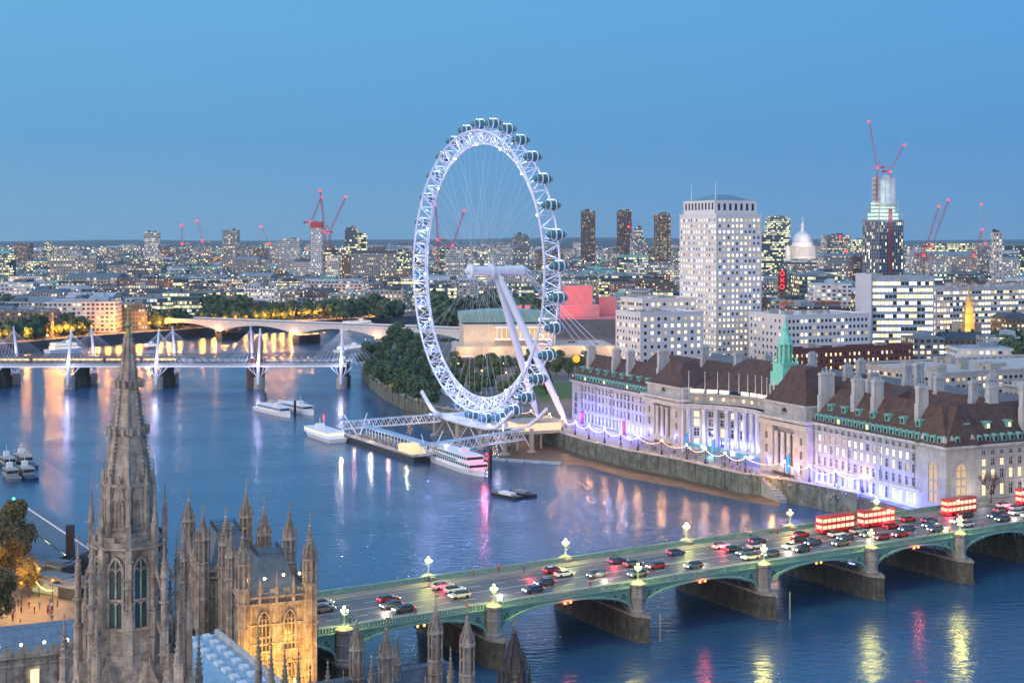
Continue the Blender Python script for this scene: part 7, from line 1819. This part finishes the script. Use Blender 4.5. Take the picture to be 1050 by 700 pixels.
for i in range(5200):
    yy = ylast-150+(8200-ylast)*(RC.random()**1.5); x = RC.uniform(-.40, .42)*yy
    if not all((x-a)**2+(yy-b)**2 > (c+20)**2 for a, b, c in keep) or yy < bank_y(x)+60: continue
    if yy < ylast+150 and not all((x-a)**2+(yy-b)**2 > (c+18)**2 for a, b, c in used_boxes): continue
    w, d = RC.uniform(20, 55)*(1+yy/9000), RC.uniform(16, 30); z = 6+RC.uniform(9, 20)+(RC.uniform(8, 45) if RC.random() < .035 else 0)
    if yy > 4500: z = 6+(z-6)*.9
    mi = RC.choices(range(5), [30, 26, 20, 16, 14])[0]; b, r = bld_geom(x, yy, w, d, z, RC.uniform(-.4, .4), RC.choice(['flat', 'mansard', 'flat', 'gable']))
    b.m = [mi]*len(b.f); r.m = [5+RC.randrange(5)]*len(r.f); big.merge(b); big.merge(r)
tag(big.build('distant_city', mats_), 'mass of distant rooftops and lit windows reaching to the horizon', 'city buildings', kind='stuff')
# street and window lights too many to count, spread through the streets
dots = MB(); ems = [emat('city_amber', (1, .45, .08), 3), emat('city_white', (1, .86, .62), 5), emat('city_red', (1, .03, .05), 2.6), emat('city_green', (.35, 1, .7), 2.5)]
for i in range(5600):
    yy = 1350+6800*(RC.random()**1.5); x = RC.uniform(-.39, .41)*yy
    if yy < bank_y(x)+40: continue
    dots.mat(RC.choices(range(4), [60, 30, 5, 3])[0]); z = RC.choice([14, 24, 28, 30, 34]) ; s = .00033*yy*RC.uniform(.5, 1.2); dots.box(x, yy, z, s*1.4, s*1.4, s)
tag(dots.build('distant_street_lights', ems), 'scattered amber and white lights among the distant streets', 'street lights', kind='stuff')
for i in range(44):
    px = RC.uniform(0, 430); D_ = RC.uniform(1380, 1900); p = PX(px, D_, 20); t = pole_lamp(V(p.x, p.y, 6.5), 12, (1, .45, .12), 22000, 'amber street lamp deep among the buildings of the far bank', 'amber street lamps among the far bank buildings', E_orange, 1.0)
# wooded parks between the roofs
wood = MB(); rw = random.Random(9)
for i in range(70):
    yy = rw.uniform(1900, 7400); x = rw.uniform(-.40, .42)*yy; L_ = rw.uniform(80, 420)
    for j in range(int(L_/9)):
        c = V(x+rw.uniform(-.5, .5)*L_, yy+rw.uniform(-20, 20), 6+rw.uniform(8, 15))
        for q in range(9):
            p = c+V(rw.gauss(0, 5), rw.gauss(0, 5), rw.gauss(0, 3)); k = rw.uniform(2, 4); t = V(rw.uniform(-1, 1), rw.uniform(-1, 1), rw.uniform(-1, 1)).normalized(); u = t.cross(V(rw.uniform(-1, 1), rw.uniform(-1, 1), rw.uniform(-1, 1))).normalized()
            wood.face([p-t*k, p-u*k, p+t*k, p+u*k])
tag(wood.build('distant_trees', M_leaf2), 'dark tree belts among the distant roofs', 'trees', kind='stuff')
# ------------------------------------------------------------------ traffic
def make_car(paint, name='car'):
    t = thing('car', (0, 0, 0), '', 'car', 'cars crossing the near bridge', absolute=False)
    b = MB(); prof = [(-2.15, .35), (-2.2, .75), (-2.0, .95), (-1.1, 1.02), (1.3, 1.0), (2.1, .85), (2.2, .6), (2.15, .35)]
    vs = []
    for y in (-.85, .85):
        for x, z in prof: vs.append((x, y, z))
    n = len(prof)
    b.add(vs, [tuple(range(n)), tuple(reversed(range(n, 2*n)))]+[(i, n+i, n+(i+1) % n, (i+1) % n) for i in range(n)])
    cab = [(-1.9, .95), (-1.5, 1.42), (.3, 1.45), (1.15, 1.0)]
    vs = [(x, y*(.84 if z < 1.1 else .68), z) for y in (-1, 1) for x, z in cab]
    b.build('body', paint, t)
    c = MB(); c.add(vs, [(0, 1, 2, 3), (7, 6, 5, 4), (0, 4, 5, 1), (1, 5, 6, 2), (2, 6, 7, 3)]); c.build('cabin', M_glass, t)
    for x in (-1.35, 1.35):
        for y in (-.8, .8):
            w_ = MB(); w_.tube((x, y-.12, .34), (x, y+.12, .34), .34, 10); w_.build('wheel', M_black, t)
    for y in (-.6, .6):
        h = MB(); h.box(2.19, y, .62, .08, .36, .18); h.build('headlight', emat('headlight_glow', (1, .93, .75), 9), t)
        h = MB(); h.box(-2.2, y, .7, .08, .36, .2); h.build('tail_light', emat('tail_glow', (1, .02, .04), 9), t)
    return t
def make_bus():
    t = thing('bus', (0, 0, 0), '', 'bus', 'red buses crossing the near bridge', absolute=False)
    b = MB(); L_, Wd = 5.4, 1.25
    for z0, z1 in ((.35, 1.25), (2.15, 2.85), (3.75, 4.4)):
        b.obox((0, 0, (z0+z1)/2), (L_, 0, 0), (0, Wd, 0), (0, 0, (z1-z0)/2))
    for x in [-5.35+i*1.52 for i in range(8)]:
        for y in (-1.2, 1.2): b.obox((x, y, 2.3), (.09, 0, 0), (0, .05, 0), (0, 0, 1.9))
    b.build('body', mat('bus_red', (.55, .02, .025), .35, var=.08, coat=.5), t)
    g_ = MB(); g_.obox((0, 0, 1.7), (5.33, 0, 0), (0, 1.19, 0), (0, 0, .47)); g_.obox((0, 0, 3.3), (5.33, 0, 0), (0, 1.19, 0), (0, 0, .47))
    g_.build('window', emat('bus_interior_light', (1, .8, .55), .9), t)
    for x in (-3.4, 3.6):
        for y in (-1.1, 1.1):
            w_ = MB(); w_.tube((x, y-.16, .5), (x, y+.16, .5), .5, 12); w_.build('wheel', M_black, t)
    for y in (-.95, .95):
        h = MB(); h.box(5.41, y, .7, .06, .3, .25); h.build('headlight', MATS['headlight_glow'], t)
        h = MB(); h.box(-5.42, y, .9, .06, .25, .7); h.build('tail_light', MATS['tail_glow'], t)
    return t
ang = math.atan2(BU.y, BU.x)
paints = [('silver', (.5, .5, .52)), ('charcoal', (.07, .07, .08)), ('white', (.75, .75, .75)), ('dark blue', (.03, .05, .15)), ('grey', (.15, .15, .16)), ('red', (.4, .02, .02))]
protos = [(nm, make_car(mat('car_paint_'+nm.replace(' ', '_'), c, .3, var=.05, coat=.6))) for nm, c in paints]
bus = make_bus(); used = set(); busused = False
RT = random.Random(21)
def put_car(s, n0, away, where):
    nm, pr = RT.choice(protos)
    if nm not in used: o = pr; used.add(nm)
    else: o = dup(pr)
    o.location = BP(s, n0, ZD+.055); o.rotation_euler = (0, 0, ang if away else ang+PI)
    o['label'] = '%s car %s' % (nm, where); o['_w'] = 1
    o['group'] = o['label'].replace(' car ', ' cars ', 1); del o['_w']
    return o
def put_bus(s, n0, away, where):
    global busused
    o = bus if not busused else dup(bus); busused = True
    o.location = BP(s, n0, ZD+.055); o.rotation_euler = (0, 0, ang if away else ang+PI)
    o['label'] = 'red double-decker bus ' + where
    return o
names = ['before the first near lamp', 'before the second near lamp', 'before the third near lamp', 'before the fourth near lamp', 'before the fifth near lamp', 'before the last near lamp', 'past the last near lamp']
def where(s):
    k = sum(1 for q in PIER_S if q <= s); return names[k]
busy = []
for s, n0, aw, w_ in ((142, 19.3, True, 'driving away near the far end of the bridge'), (156, 19.3, True, 'next one ahead, driving away near the far end of the bridge'), (186, 19.2, True, 'reaching the far bank before the corner of the long hall'), (215, 19.2, True, 'on the road in front of the bare tree beyond the bridge'), (-12, 18.6, True, 'on the bridge end glimpsed behind the palace towers')):
    put_bus(s, n0, aw, w_); busy.append((s, n0))
for lane, n0, aw in ((0, 6.9, False), (1, 10.8, False), (2, 15.2, True), (3, 19.2, True)):
    s = RT.uniform(-26, -14)
    while s < 238:
        if not any(abs(s-b_[0]) < 9.5 and abs(n0-b_[1]) < 2 for b_ in busy):
            put_car(s, n0, aw, '%s, %s' % ('heading away, %s lane' % ('outer far' if lane == 3 else 'inner far') if aw else 'oncoming, %s lane' % ('outer near' if lane == 0 else 'inner near'), where(s)))
        s += RT.uniform(6.0, 14) if s > 96 else RT.uniform(12, 30)
# glow of the tail and head lamps on the asphalt
for s in range(0, 236, 26):
    lamp(tb, BP(s+RT.uniform(-6, 6), 17.3, ZD+1.3), (1, .06, .08), 900 if s > 90 else 400, .5); lamp(tb, BP(s+13, 8.6, ZD+1.2), (1, .85, .62), 500, .5)
# ------------------------------------------------------------------ air
hz = MB(); hz.add([(-9000, -60, -3), (9000, -60, -3), (9000, 16500, -3), (-9000, 16500, -3), (-9000, -60, 218), (9000, -60, 218), (9000, 16500, 218), (-9000, 16500, 218)],
                  [(0, 3, 2, 1), (4, 5, 6, 7), (0, 1, 5, 4), (1, 2, 6, 5), (2, 3, 7, 6), (3, 0, 4, 7)])
hm_ = bpy.data.materials.new('haze'); hm_.use_nodes = True; t = hm_.node_tree; t.nodes.clear()
o_ = t.nodes.new('ShaderNodeOutputMaterial'); pv_ = t.nodes.new('ShaderNodeVolumePrincipled'); pv_.inputs['Density'].default_value = 0.000038
pv_.inputs['Color'].default_value = (.62, .84, 1, 1); pv_.inputs['Anisotropy'].default_value = .2
t.links.new(pv_.outputs[0], o_.inputs['Volume'])
tag(hz.build('haze', hm_), 'thin blue evening haze over the city', 'haze', kind='stuff')
